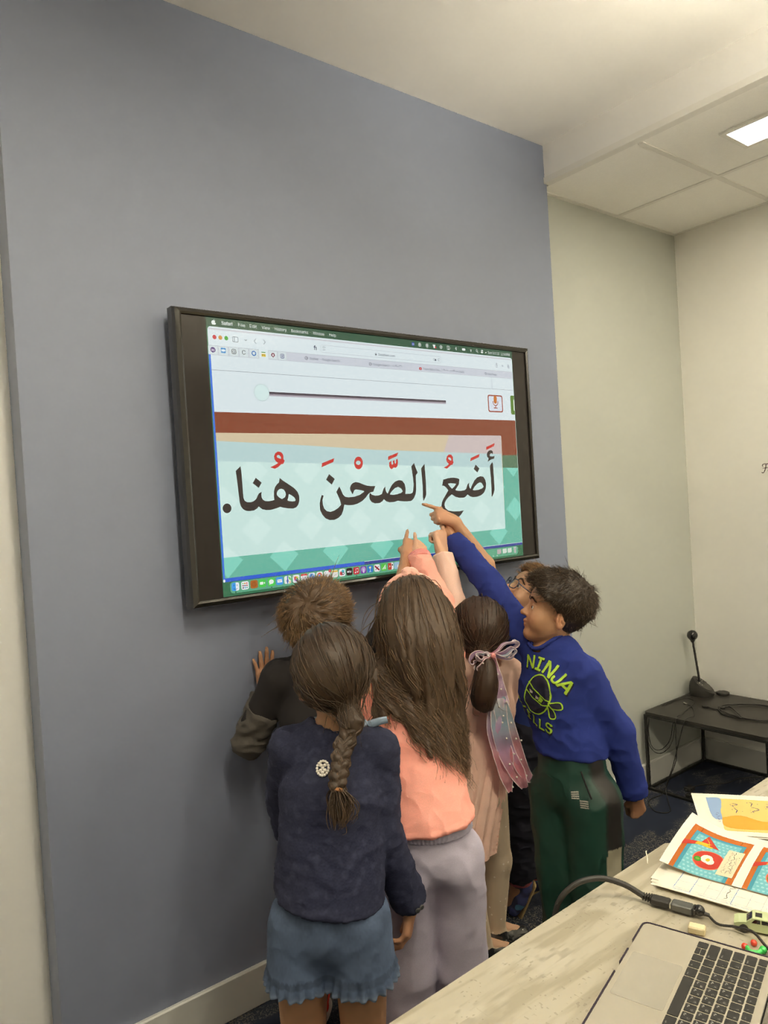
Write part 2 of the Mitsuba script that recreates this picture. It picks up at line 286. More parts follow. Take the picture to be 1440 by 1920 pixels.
line([(0.5815, 0.3436), (0.5907, 0.3436)], 0.0012, (110, 116, 138)); line([(0.5861, 0.339), (0.5861, 0.3482)], 0.0012, (110, 116, 138))
for dx in (0, 0.003): pp(rrect(0.6145 + dx, 0.3405 - dx * 1.3, 0.6225 + dx, 0.3505 - dx * 1.3, 0.002).difference(rrect(0.6156 + dx, 0.3416 - dx * 1.3, 0.6214 + dx, 0.3494 - dx * 1.3, 0.001)), (110, 116, 138), 4)
# pinned tabs
dot(-0.6285, 0.3105, 0.0078, (74, 48, 118), 5); line([(-0.633, 0.313), (-0.631, 0.3065), (-0.6285, 0.313), (-0.626, 0.3065), (-0.624, 0.313)], 0.0014, (235, 225, 245), 6)
pp(sbox(-0.6035, 0.3035, -0.5885, 0.3185), (66, 146, 206), 5); dot(-0.596, 0.311, 0.0066, (226, 240, 248), 6, 0.0036)
pp(rrect(-0.5700, 0.3030, -0.5552, 0.3178, 0.0045).difference(rrect(-0.5684, 0.3046, -0.5568, 0.3162, 0.0032)), (76, 80, 84), 5); ring2(-0.5626, 0.3104, 0.0042, 0.0014, (76, 80, 84), 5)
ptext('C', -0.5360, -0.5250, 0.3042, 0.0125, (70, 78, 82))
for a in range(6):
    c, s = math.cos(a * math.pi / 3 + 0.3), math.sin(a * math.pi / 3 + 0.3); line([(-0.4972 + 0.006 * c - 0.002 * s, 0.3101 + 0.006 * s + 0.002 * c), (-0.4972 + 0.006 * c + 0.002 * s, 0.3101 + 0.006 * s - 0.002 * c)], 0.0032, (62, 122, 190), 5)
pp(sbox(-0.4715, 0.3025, -0.4577, 0.3105), (226, 196, 70), 5); pp(sbox(-0.4715, 0.3105, -0.4577, 0.3145), (240, 238, 220), 5); pp(sbox(-0.4715, 0.3145, -0.4577, 0.317), (74, 150, 96), 5); dot(-0.4675, 0.3075, 0.0014, (90, 80, 40)); dot(-0.4615, 0.3075, 0.0014, (90, 80, 40))
pp(P2((-0.4392, 0.3092), (-0.4355, 0.316), (-0.4285, 0.316), (-0.4252, 0.3092), (-0.4322, 0.3022)), (120, 32, 66), 5); pp(P2((-0.4350, 0.3095), (-0.4322, 0.3145), (-0.4294, 0.3095), (-0.4322, 0.305)), (238, 236, 240), 6)
pp(rrect(-0.4068, 0.3020, -0.3930, 0.3160, 0.0035).difference(rrect(-0.4050, 0.3038, -0.3948, 0.3142, 0.002)), (98, 104, 148), 5); ptext('M', -0.4030, -0.3966, 0.3055, 0.007, (98, 104, 148), bold=True)
def gmark(x, t, c=(90, 96, 110)): ring2(x, t, 0.0056, 0.0016, c, 5); line([(x, t), (x + 0.0052, t)], 0.0014, c, 6)
gmark(-0.3132, 0.3092); ptext('3safeer - Google Search', -0.3011, -0.1869, 0.3055, 0.0075, (92, 100, 112))
gmark(-0.0613, 0.3075); ptext('Google Search -', -0.0497, 0.0300, 0.3040, 0.0075, (92, 100, 112))
def squiggle(x0, x1, t, c=(92, 100, 112), k=0):
    """a small line of joined script: baseline, teeth, bowls and dots"""
    rng = np.random.default_rng(40 + k); x = x1
    while x > x0 + 0.004:
        w = rng.uniform(0.008, 0.014); xe = max(x - w, x0); n = max(2, int((x - xe) / 0.0028)); pts = []
        for i in range(n + 1):
            xx = x - (x - xe) * i / n; pts.append((xx, t + (rng.choice([0.0005, 0.003, 0.0062]) if 0 < i < n else 0.001)))
        line(pts, 0.0013, c, 6); dot(x - rng.uniform(0.2, 0.8) * (x - xe), t + rng.choice([-0.0028, 0.0072]), 0.0009, c, 6); x = xe - 0.0032
squiggle(0.0345, 0.0755, 0.3050, k=1)
pp(rrect(0.1548, 0.3015, 0.1664, 0.3105, 0.0025), (196, 38, 48), 5); pp(P2((0.1588, 0.3035), (0.1588, 0.3085), (0.1632, 0.306)), (240, 235, 238), 6)
ptext('Toyor Baby Cha... |', 0.1722, 0.2640, 0.3030, 0.0075, (92, 100, 112)); squiggle(0.2680, 0.2960, 0.3050, k=2); squiggle(0.3040, 0.3440, 0.3050, k=3); ptext('(340)', 0.3480, 0.3751, 0.3030, 0.0075, (92, 100, 112))
a5 = [(0.4907 + (0.0062 if i % 2 == 0 else 0.0028) * math.sin(i * math.pi / 5), 0.3075 + (0.0062 if i % 2 == 0 else 0.0028) * math.cos(i * math.pi / 5)) for i in range(10)]
line(a5 + a5[:1], 0.0011, (92, 100, 112)); ptext('Start Page', 0.5016, 0.5504, 0.3035, 0.0078, (92, 100, 112))
# menu bar
wh = (236, 244, 240)
dot(-0.6208, 0.3905, 0.0058, wh, 4, 0.0060); dot(-0.6234, 0.3895, 0.0044, wh, 4, 0.0064); dot(-0.6182, 0.3895, 0.0044, wh, 4, 0.0064); pp(P2((-0.6206, 0.3972), (-0.6180, 0.4010), (-0.6186, 0.3978)), wh, 4); dot(-0.6148, 0.3915, 0.0026, (44, 88, 67), 5)
for s, a, b, bo in (('Safari', -0.5964, -0.5615, True), ('File', -0.5429, -0.5205, False), ('Edit', -0.5049, -0.4820, False), ('View', -0.4650, -0.4368, False), ('History', -0.4201, -0.3790, False), ('Bookmarks', -0.3620, -0.3011, False), ('Window', -0.2827, -0.2400, False), ('Help', -0.2213, -0.1948, False)): ptext(s, a, b, 0.3862, 0.0098, wh, 4, bo)
ptext('Sun Oct 20  12:48PM', 0.5092, 0.6317, 0.3848, 0.0108, wh, 4)
pp(rrect(0.1270, 0.3850, 0.1390, 0.3970, 0.003), (58, 84, 178), 4); ptext('zm', 0.1288, 0.1372, 0.3885, 0.005, wh, 5)
for sx in (0.1640, 0.1990): ring2(sx, 0.391, 0.0068, 0.0016, wh, 4); dot(sx, 0.391, 0.0030, wh, 4)
pp(P2((0.2260, 0.397), (0.2390, 0.397), (0.2360, 0.3845), (0.2300, 0.3845)), wh, 4); dot(0.2395, 0.3875, 0.0036, (206, 60, 70), 5)
ring2(0.2660, 0.391, 0.0066, 0.0016, wh, 4); dot(0.2660, 0.391, 0.0024, wh, 4)
pp(rrect(0.2955, 0.3840, 0.3095, 0.3980, 0.002).difference(rrect(0.2969, 0.3854, 0.3081, 0.3966, 0.001)), wh, 4); line([(0.3025, 0.387), (0.3025, 0.395)], 0.0016, wh); dot(0.3025, 0.3865, 0.0018, wh)
line([(0.3375, 0.3935), (0.3440, 0.3885), (0.3408, 0.3855), (0.3408, 0.3975), (0.3440, 0.3945), (0.3375, 0.3895)], 0.0012, wh)
pp(rrect(0.3720, 0.3870, 0.3880, 0.3955, 0.002), wh, 4); pp(sbox(0.3888, 0.3895, 0.3900, 0.3930), wh, 4)
for r in (0.0085, 0.0055): pp(Point(0.4180, 0.3855).buffer(r, 6).difference(Point(0.4180, 0.3855).buffer(r - 0.0017, 6)).intersection(P2((0.4180, 0.3855), (0.4080, 0.4), (0.4280, 0.4))), wh, 4)
dot(0.4180, 0.3868, 0.0018, wh, 4); ring2(0.4485, 0.3920, 0.0048, 0.0013, wh, 4); line([(0.4518, 0.3885), (0.4550, 0.3850)], 0.0016, wh)
pp(rrect(0.4710, 0.3920, 0.4830, 0.3972, 0.0025), wh, 4); pp(rrect(0.4710, 0.3850, 0.4830, 0.3902, 0.0025), wh, 4); dot(0.4740, 0.3946, 0.0018, (44, 88, 67), 5)
line([(0.4955, 0.3880), (0.5000, 0.3895)], 0.003, wh)
# page
line([(X0 + 0.0085, 0.2526), (0.6425, 0.2506)], 0.0012, (150, 158, 164), 3); line([(0.5214, 0.2957), (0.5212, 0.2506)], 0.0010, (140, 140, 160), 3)
pp(sbox(-0.4535, 0.1845, 0.2745, 0.1965), (178, 172, 182), 3); pp(sbox(-0.4535, 0.1890, 0.2740, 0.1968), (112, 104, 116), 4); pp(sbox(-0.4535, 0.1925, 0.2738, 0.1970), (62, 54, 66), 5)
dot(-0.4790, 0.1937, 0.0262, (178, 196, 196), 5); dot(-0.4790, 0.1937, 0.0250, (216, 240, 238), 6)
pp(rrect(0.4937, 0.1613, 0.5758, 0.2277, 0.009), (158, 74, 58), 3); pp(rrect(0.4985, 0.1661, 0.5710, 0.2229, 0.006), (218, 228, 240), 4)
pp(LineString([(0.5348, 0.2165), (0.5348, 0.203)]).buffer(0.0085, 6), (200, 112, 40), 5)
line([(0.5212, 0.203), (0.5225, 0.194), (0.5290, 0.188), (0.5348, 0.1868), (0.5406, 0.188), (0.5470, 0.194), (0.5485, 0.203)], 0.003, (158, 74, 58)); line([(0.5348, 0.1868), (0.5348, 0.1785)], 0.003, (158, 74, 58)); line([(0.526, 0.1780), (0.5436, 0.1780)], 0.0034, (158, 74, 58))
pp(rrect(0.6212, 0.1546, 0.6425, 0.2295, 0.006).union(sbox(0.632, 0.1546, 0.6425, 0.2295)), (84, 128, 42), 3); pp(sbox(0.6375, 0.170, 0.6425, 0.214), (232, 238, 232), 4)
pp(sbox(-0.6425, -0.3600, -0.6365, 0.2978), (58, 118, 226), 3); pp(sbox(-0.6425, -0.3610, -0.1360, -0.3500), (48, 98, 214), 3); pp(sbox(-0.1360, -0.3610, 0.6420, -0.3515), (56, 72, 150), 3); pp(rrect(-0.6425, -0.3612, -0.6362, -0.3530, 0.002), (238, 244, 250), 4)
XA, XB = -0.6365, 0.6420
pp(sbox(XA, -0.350, XB, 0.1315), (134, 64, 40), 2)                 # red band
for w, c in ((0.0016, (118, 54, 33)),): line([(-0.585, 0.112), (-0.45, 0.098), (-0.30, 0.091), (-0.15, 0.101), (-0.07, 0.116)], w, c, 3); line([(0.02, 0.098), (0.15, 0.104), (0.23, 0.114)], w, c, 3)
pp(P2((XA, -0.350), (XB, -0.350), (XB, -0.0052), (XA, -0.0052)), (86, 122, 94), 3)
pp(P2((XA, -0.350), (XB, -0.350), (XB, -0.0563), (XA, -0.0105)), (104, 186, 164), 4)
def diamonds(clip, col, layer):
    for row in range(4):
        for k in range(-1, 9):
            cx = (-0.626 if row % 2 == 0 else -0.525) + 0.1895 * k; cy = -0.302 + 0.0865 * row
            g = P2((cx - 0.05, cy), (cx, cy - 0.048), (cx + 0.05, cy), (cx, cy + 0.045)).intersection(clip)
            if not g.is_empty: pp(g, col, layer)
below = P2((XA, -0.350), (XB, -0.350), (XB, -0.0563), (XA, -0.0105))
CARD = P2((XA, -0.2903), (0.5470, -0.2903), (0.5500, -0.2873), (0.5565, 0.068), (0.5535, 0.0713), (XA, 0.0713))
diamonds(below.difference(CARD), (132, 216, 196), 5)
pp(CARD, (214, 198, 166), 6)
pp(P2((0.22, -0.05), (0.55, -0.05), (0.5565, 0.0713), (0.28, 0.0713)).intersection(CARD), (206, 192, 190), 6.5)
pp(P2((XA, -0.2903), (0.5500, -0.2903), (0.5520, -0.0007), (-0.0701, 0.0194), (-0.33, 0.034), (XA, 0.0478)).intersection(CARD), (186, 216, 216), 7)
LOWC = P2((XA, -0.2903), (0.5500, -0.2903), (0.5520, -0.0533), (XA, -0.0105)).intersection(CARD)
pp(LOWC, (204, 234, 228), 8)
diamonds(LOWC, (212, 240, 234), 9)
GLYPHS = [
    ('k', ['-6026,-1486 -6036,-1529 -6058,-1567 -6091,-1596 -6131,-1613 -6174,-1618 -6217,-1608 -6254,-1587 -6282,-1554 -6299,-1514 -6302,-1471 -6293,-1429 -6270,-1391 -6238,-1362 -6198,-1344 -6155,-1340 -6113,-1349 -6075,-1370 -6047,-1403 -6030,-1443']),
    ('k', ['-5812,-402 -5654,-268 -5636,-406 -5628,-750 -5627,-987 -5620,-1203 -5589,-1284 -5516,-1330 -5408,-1342 -5296,-1318 -5203,-1252 -5144,-1145 -5102,-1091 -5010,-1047 -5027,-1130 -5021,-1211 -4982,-1283 -4917,-1326 -4805,-1341 -4667,-1328 -4593,-1311 -4600,-1189 -4588,-1048 -4547,-928 -4471,-839 -4399,-791 -4361,-650 -4255,-734 -4030,-875 -3871,-984 -3760,-1102 -3714,-1228 -3719,-1374 -3764,-1496 -3842,-1575 -3964,-1605 -4129,-1590 -4314,-1555 -4405,-1528 -4547,-1567 -4733,-1603 -4891,-1599 -5013,-1572 -5088,-1518 -5134,-1475 -5189,-1532 -5293,-1586 -5426,-1598 -5556,-1585 -5650,-1536 -5719,-1444 -5749,-1315 -5764,-1099 -5781,-785', '-4331,-981 -4251,-1004 -4197,-1074 -4180,-1167 -4221,-1247 -4330,-1297 -4431,-1238 -4491,-1174 -4503,-1123 -4468,-1043 -4401,-990', '-4080,-1147 -3982,-1196 -3891,-1262 -3845,-1347 -3876,-1383 -3972,-1386 -4066,-1373 -4142,-1349 -4104,-1252']),
    ('k', ['-5174,-622 -4990,-771 -5097,-924 -5286,-778']),
    ('r', ['-4664,-318 -4522,-264 -4379,-191 -4456,-139 -4504,-67 -4506,24 -4462,105 -4377,155 -4285,150 -4218,103 -4182,21 -4189,-82 -4152,-123 -4206,-224 -4277,-227 -4387,-313 -4507,-365', '-4422,13 -4384,57 -4326,53 -4277,-9 -4266,-74 -4345,-49 -4402,-28']),
    ('r', ['-2797,-227 -2312,-70 -2360,-192 -2818,-350']),
    ('k', ['-2551,-578 -2344,-740 -2473,-919 -2676,-752']),
    ('r', ['-1184,-243 -1198,-308 -1227,-366 -1270,-411 -1322,-440 -1377,-449 -1431,-438 -1478,-407 -1513,-360 -1534,-302 -1537,-237 -1524,-173 -1495,-115 -1452,-70 -1401,-40 -1346,-31 -1292,-42 -1245,-72 -1209,-119 -1188,-178', '-1268,-235 -1285,-270 -1323,-295 -1374,-304 -1424,-294 -1459,-267 -1469,-232 -1453,-197 -1415,-172 -1364,-163 -1314,-173 -1279,-199']),
    ('r', ['-91,-40 353,93 291,-26 -109,-165']),
    ('r', ['-63,-238 37,-194 21,-285 55,-332 108,-298 95,-195 171,-162 169,-265 196,-300 228,-266 237,-151 307,-118 317,-256 278,-382 200,-431 128,-413 21,-475 -49,-432 -79,-341']),
    ('k', ['-2879,-1234 -2810,-1258 -2865,-1393 -2861,-1542 -2815,-1672 -2720,-1763 -2581,-1788 -2438,-1757 -2276,-1680 -2156,-1579 -2192,-1425 -2259,-1271 -2315,-1161 -2185,-989 -2117,-1126 -2061,-1258 -1962,-1339 -1830,-1355 -1615,-1348 -1367,-1288 -1181,-1185 -1302,-1147 -1436,-1120 -1544,-1109 -1605,-1135 -1637,-1200 -1682,-1264 -1724,-1185 -1759,-1118 -1768,-1052 -1720,-956 -1635,-893 -1525,-868 -1391,-890 -1232,-951 -1043,-1008 -878,-1023 -723,-1024 -822,-1211 -935,-1228 -1036,-1280 -1156,-1397 -1301,-1501 -1498,-1579 -1689,-1614 -1903,-1609 -2033,-1581 -2085,-1756 -2162,-1903 -2300,-2003 -2459,-2053 -2639,-2045 -2787,-1983 -2904,-1858 -2974,-1706 -2973,-1494 -2930,-1348']),
    ('k', ['-945,-1250 -899,-1308 -762,-1348 -593,-1348 -461,-1304 -410,-1194 -376,-1127 -299,-1057 -300,-1175 -266,-1256 -211,-1304 -135,-1182 -22,-1026 134,-906 315,-859 461,-886 557,-1000 589,-1164 560,-1348 695,-1349 817,-1347 895,-1315 933,-1223 965,-1014 953,-780 925,-546 906,-405 1038,-279 1114,-480 1180,-622 1087,-714 1076,-971 1066,-1205 1029,-1368 942,-1504 860,-1571 797,-1603 615,-1605 465,-1598 288,-1578 216,-1563 51,-1596 -153,-1602 -295,-1561 -389,-1484 -466,-1553 -584,-1603 -782,-1605 -918,-1553 -982,-1472 -1002,-1371 -987,-1282', '-133,-1334 -37,-1231 117,-1123 267,-1089 395,-1156 457,-1251 369,-1305 188,-1343 11,-1359']),
    ('k', ['1353,-473 1524,-323 1532,-702 1537,-1034 1517,-1412 1467,-1517 1371,-1630 1359,-1500 1379,-1170 1368,-792']),
    ('r', ['2432,-471 2601,-414 2706,-343 2613,-268 2581,-171 2630,-62 2734,2 2850,-4 2920,-90 2915,-236 2938,-286 2870,-382 2804,-374 2715,-440 2594,-511', '2674,-123 2726,-95 2791,-113 2837,-162 2839,-228 2767,-210 2697,-172']),
    ('r', ['3835,-142 4306,8 4260,-112 3801,-257']),
    ('k', ['4071,-391 4253,-541 4141,-689 3959,-552']),
    ('r', ['4698,272 5167,417 5121,304 4677,158']),
    ('k', ['4723,-288 4788,-169 4714,-97 4703,-8 4754,81 4850,139 4961,148 5030,99 5033,7 4951,33 4895,16 4853,-43 4886,-86 4977,-100 5115,-76 5091,-183 4931,-202 4818,-251']),
    ('k', ['4830,-456 4970,-310 5008,-382 5011,-793 5017,-1152 5005,-1383 4951,-1509 4867,-1626 4831,-1619 4846,-1351 4851,-942']),
    ('k', ['2242,-1745 2307,-1627 2414,-1511 2596,-1301 2490,-1187 2396,-1128 2308,-1120 2381,-905 2632,-857 2865,-847 3065,-870 3180,-912 3141,-1101 3038,-1208 2939,-1302 3028,-1330 3196,-1349 3402,-1332 3502,-1287 3552,-1177 3592,-1116 3676,-1057 3657,-1168 3678,-1244 3733,-1296 3814,-1161 3951,-991 4101,-882 4283,-832 4441,-859 4539,-983 4570,-1137 4530,-1313 4427,-1461 4258,-1555 4041,-1601 3830,-1604 3676,-1567 3561,-1488 3451,-1570 3346,-1602 3141,-1600 2942,-1554 2830,-1493 2756,-1453 2610,-1532 2470,-1635 2379,-1752 2365,-1836 2397,-1934 2536,-2039 2799,-2083 3101,-2091 3307,-2075 3159,-2222 3016,-2312 2812,-2336 2519,-2257 2269,-2096 2202,-1924', '2589,-1057 2749,-1043 3015,-1077 2906,-1178 2783,-1252 2689,-1170', '3834,-1342 3931,-1228 4081,-1120 4228,-1062 4333,-1091 4404,-1182 4427,-1246 4315,-1305 4134,-1344 3956,-1354']),
]
for c, rings in GLYPHS:
    rs = [np.array([[int(a) * 1e-4 for a in p.split(',')] for p in r.split()]) for r in rings]
    g = Polygon(rs[0]).buffer(0)
    for h in rs[1:]: g = g.difference(Polygon(h).buffer(0))
    g = g.buffer(0.0012, 3).buffer(-0.0012, 3)
    pp(g, (40, 33, 34) if c == 'k' else (202, 44, 42), 10)
# dock
pp(rrect(-0.622, -0.396, 0.615, -0.3625, 0.010), (96, 172, 136), 2)
def icon(sx, col, layer=3): pp(rrect(sx - 0.0122, -0.3895, sx + 0.0122, -0.3655, 0.0055), col, layer)
TD = -0.3775
ic = [-0.6054, -0.5745, -0.5448, -0.5172, -0.4869, -0.4580, -0.4300, -0.4001, -0.3712, -0.3428, -0.3140, -0.2852, -0.2560, -0.2274, -0.1989, -0.1710, -0.1417, -0.1143, -0.0853, -0.0558, -0.0264, 0.0001]
icon(ic[0], (236, 242, 248)); pp(rrect(ic[0] - 0.0122, -0.3895, ic[0] + 0.0122, -0.3655, 0.0055).intersection(sbox(-1, -1, ic[0] + 0.001, 1)), (60, 160, 236), 4); line([(ic[0] - 0.006, -0.3835), (ic[0], -0.3855), (ic[0] + 0.006, -0.3835)], 0.0012, (40, 60, 100)); line([(ic[0] - 0.005, -0.372), (ic[0] - 0.005, -0.375)], 0.0014, (40, 60, 100)); line([(ic[0] + 0.005, -0.372), (ic[0] + 0.005, -0.375)], 0.0014, (40, 60, 100))
icon(ic[1], (240, 242, 244))
for i in range(3):
    for j in range(3): pp(rrect(ic[1] - 0.0085 + 0.0063 * i, -0.3860 + 0.0063 * j, ic[1] - 0.0045 + 0.0063 * i, -0.3820 + 0.0063 * j, 0.001), [(60, 60, 70), (80, 160, 210), (70, 190, 150), (110, 50, 40), (40, 60, 110), (160, 60, 60), (120, 200, 110), (230, 140, 50), (220, 70, 60)][i + 3 * j], 5)
icon(ic[2], (178, 104, 40)); ring2(ic[2], TD, 0.0072, 0.0016, (140, 76, 24), 4); line([(ic[2] - 0.003, TD - 0.003), (ic[2], TD + 0.004), (ic[2] + 0.003, TD - 0.003)], 0.0012, (140, 76, 24))
icon(ic[3], (76, 206, 84)); pp(rrect(ic[3] - 0.0082, TD - 0.0042, ic[3] + 0.003, TD + 0.0042, 0.0015), (236, 248, 236), 4); pp(P2((ic[3] + 0.004, TD), (ic[3] + 0.0085, TD + 0.0036), (ic[3] + 0.0085, TD - 0.0036)), (236, 248, 236), 4)
icon(ic[4], (80, 214, 86)); dot(ic[4], TD + 0.0008, 0.0084, (238, 250, 238), 4, 0.0070); pp(P2((ic[4] - 0.006, TD - 0.004), (ic[4] - 0.0075, TD - 0.0085), (ic[4] - 0.001, TD - 0.005)), (238, 250, 238), 4)
icon(ic[5], (70, 160, 232)); pp(rrect(ic[5] - 0.0085, TD - 0.0050, ic[5] + 0.0085, TD + 0.0050, 0.001), (236, 240, 246), 4); line([(ic[5] - 0.008, TD + 0.004), (ic[5], TD - 0.001), (ic[5] + 0.008, TD + 0.004)], 0.0010, (150, 160, 176))
icon(ic[6], (232, 240, 232)); pp(P2((ic[6] + 0.002, TD + 0.0118), (ic[6] + 0.0118, TD + 0.004), (ic[6] + 0.0118, TD - 0.004), (ic[6] + 0.004, TD + 0.002)), (120, 206, 104), 4); line([(ic[6], TD + 0.011), (ic[6] - 0.001, TD - 0.010)], 0.0032, (58, 96, 190)); ring2(ic[6] - 0.001, TD - 0.003, 0.0040, 0.0014, (40, 60, 130), 7); dot(ic[6] + 0.007, TD - 0.008, 0.0024, (240, 170, 60))
icon(ic[7], (240, 240, 240))
for i, c in enumerate([(232, 150, 50), (226, 210, 70), (130, 196, 80), (70, 176, 160), (90, 120, 210), (160, 90, 190), (220, 80, 120), (230, 84, 60)]): dot(ic[7] + 0.0046 * math.sin(i * math.pi / 4), TD + 0.0046 * math.cos(i * math.pi / 4), 0.0034, c, 4 + 0.1 * i)
icon(ic[8], (244, 244, 244)); pp(rrect(ic[8] - 0.0122, -0.3895, ic[8] + 0.0122, -0.3655, 0.0055).intersection(sbox(-1, -0.3715, 1, 1)), (216, 62, 58), 4); ptext('20', ic[8] - 0.0075, ic[8] + 0.0075, -0.3860, 0.0118, (70, 70, 76), 5); ptext('OCT', ic[8] - 0.004, ic[8] + 0.004, -0.3700, 0.0030, (250, 220, 220), 5)
icon(ic[9], (240, 242, 244)); dot(ic[9], TD, 0.0098, (60, 150, 220), 4); line([(ic[9] - 0.0055, TD - 0.0062), (ic[9] + 0.0055, TD + 0.0062)], 0.0022, (238, 238, 240))
icon(ic[10], (240, 240, 240)); dot(ic[10], TD, 0.0092, (214, 66, 52), 4); pp(P2((ic[10], TD), (ic[10] - 0.0082, TD + 0.0042), (ic[10] - 0.005, TD - 0.0077), (ic[10] + 0.001, TD - 0.0092)), (70, 160, 84), 5); pp(P2((ic[10], TD), (ic[10] + 0.009, TD + 0.002), (ic[10] + 0.006, TD - 0.007), (ic[10] + 0.001, TD - 0.0092)), (236, 190, 60), 5); dot(ic[10], TD, 0.0046, (244, 244, 244), 6); dot(ic[10], TD, 0.0036, (66, 120, 220), 7)
icon(ic[11], (238, 240, 238))
for j in (-1, 0, 1): dot(ic[11] - 0.007, TD + 0.0058 * j, 0.0015, (50, 50, 56)); line([(ic[11] - 0.003, TD + 0.0058 * j), (ic[11] + 0.008, TD + 0.0058 * j)], 0.0008, (190, 192, 196))
dot(ic[11] + 0.0105, TD + 0.0110, 0.0052, (200, 54, 58), 7); ptext('1', ic[11] + 0.0093, ic[11] + 0.0117, TD + 0.0085, 0.005, (250, 230, 230), 8)
icon(ic[12], (232, 230, 222)); pp(sbox(ic[12] - 0.0118, TD + 0.005, ic[12] + 0.0118, TD + 0.0098), (222, 186, 72), 4)
for j in range(3): line([(ic[12] - 0.009, TD + 0.001 - 0.0035 * j), (ic[12] + 0.009, TD + 0.001 - 0.0035 * j)], 0.0007, (196, 194, 188))
icon(ic[13], (238, 240, 242)); dot(ic[13] - 0.003, TD - 0.002, 0.0066, (196, 60, 66), 4); dot(ic[13] + 0.003, TD + 0.004, 0.0056, (70, 190, 200), 5); dot(ic[13] + 0.0035, TD - 0.003, 0.0050, (44, 62, 80), 6); dot(ic[13] + 0.0035, TD - 0.003, 0.0026, (238, 240, 242), 7)
icon(ic[14], (24, 24, 26)); dot(ic[14] - 0.0055, TD, 0.0032, (236, 236, 236), 5); ptext('tv', ic[14] - 0.0015, ic[14] + 0.0085, TD - 0.0036, 0.008, (236, 236, 236), 5, True)
icon(ic[15], (192, 40, 58)); dot(ic[15] - 0.0040, TD - 0.0058, 0.0026, wh, 5, 0.0021); dot(ic[15] + 0.0048, TD - 0.0042, 0.0026, wh, 5, 0.0021); line([(ic[15] - 0.0020, TD - 0.0055), (ic[15] - 0.0020, TD + 0.0060), (ic[15] + 0.0068, TD + 0.0080), (ic[15] + 0.0068, TD - 0.0040)], 0.0014, wh)
icon(ic[16], (116, 58, 162)); ring2(ic[16], TD + 0.001, 0.0086, 0.0014, (226, 210, 240), 4); ring2(ic[16], TD + 0.001, 0.0056, 0.0014, (226, 210, 240), 4); dot(ic[16], TD + 0.0015, 0.0024, (240, 230, 248)); line([(ic[16], TD - 0.002), (ic[16], TD - 0.009)], 0.0036, (240, 230, 248))
icon(ic[17], (46, 124, 200)); dot(ic[17], TD + 0.0048, 0.0050, (240, 226, 170), 4, 0.0034); line([(ic[17], TD + 0.002), (ic[17], TD - 0.0085)], 0.0018, (236, 240, 246)); line([(ic[17] - 0.0045, TD - 0.0088), (ic[17] + 0.0045, TD - 0.0088)], 0.0014, (236, 240, 246))
icon(ic[18], (236, 236, 236)); line([(ic[18] - 0.0075, TD + 0.0062), (ic[18] + 0.0075, TD - 0.0062)], 0.0056, (150, 40, 60)); line([(ic[18] - 0.0065, TD - 0.0055), (ic[18] - 0.0025, TD - 0.0020)], 0.0020, (60, 50, 60)); line([(ic[18] + 0.0065, TD + 0.0055), (ic[18] + 0.0025, TD + 0.0020)], 0.0020, (60, 50, 60))
icon(ic[19], (92, 196, 76))
for j, h in enumerate((0.004, 0.008, 0.012, 0.015)): pp(sbox(ic[19] - 0.0075 + 0.004 * j, TD - 0.0072, ic[19] - 0.0048 + 0.004 * j, TD - 0.0072 + h), (226, 244, 222), 5)
icon(ic[20], (236, 232, 228)); pp(rrect(ic[20] - 0.0122, TD - 0.0115, ic[20] + 0.003, TD + 0.0115, 0.002), (188, 66, 52), 4); pp(P2((ic[20] - 0.006, TD - 0.004), (ic[20] - 0.006, TD + 0.004), (ic[20] - 0.001, TD)), (240, 220, 214), 5); dot(ic[20] + 0.007, TD + 0.004, 0.003, (60, 60, 60), 5)
icon(ic[21], (150, 190, 214)); pp(P2((ic[21], TD - 0.006), (ic[21] + 0.009, TD - 0.006), (ic[21] + 0.005, TD + 0.006)), (226, 222, 200), 4)
for sx in (0.032, 0.063, 0.094): icon(sx, (60, 130, 170) if sx < 0.05 else (200, 210, 206))
ring2(0.1588, TD + 0.002, 0.0085, 0.0026, (236, 240, 238), 5)
for sx in (0.20, 0.235, 0.27, 0.305, 0.34, 0.375, 0.41): icon(sx, (70, 150, 120) if int(sx * 100) % 2 else (90, 170, 150))
for sx in (-0.6054, -0.4869, -0.3428, -0.3140, -0.1710): dot(sx, -0.3935, 0.0018, (24, 34, 30), 4)
for sx in (0.4500, 0.4740, 0.4950): dot(sx, -0.3905, 0.0020, (224, 236, 226), 4)
for sx, c in ((0.5078, (190, 180, 178)), (0.5389, (214, 226, 214)), (0.5669, (214, 226, 214))): pp(rrect(sx - 0.0115, -0.3855, sx + 0.0115, -0.3675, 0.002), c, 4); ring2(sx + 0.0085, -0.3860, 0.0030, 0.001, (60, 80, 70), 5)
pp(P2((0.5900, -0.3665), (0.6050, -0.3665), (0.6035, -0.3895), (0.5915, -0.3895)), (176, 186, 180), 4); pp(sbox(0.5895, -0.3672, 0.6055, -0.3655), (206, 214, 208), 5)
PICT = obj('picture', (np.vstack(PV), np.vstack(PF)), 'tv_panel', TV, label='lit computer desktop with large Arabic lettering', color=np.vstack(PC) * SCREEN_GAIN)
scene[PICT]['emitter'] = {'type': 'area', 'radiance': {'type': 'mesh_attribute', 'name': 'vertex_color'}, 'sampling_weight': 0.0}
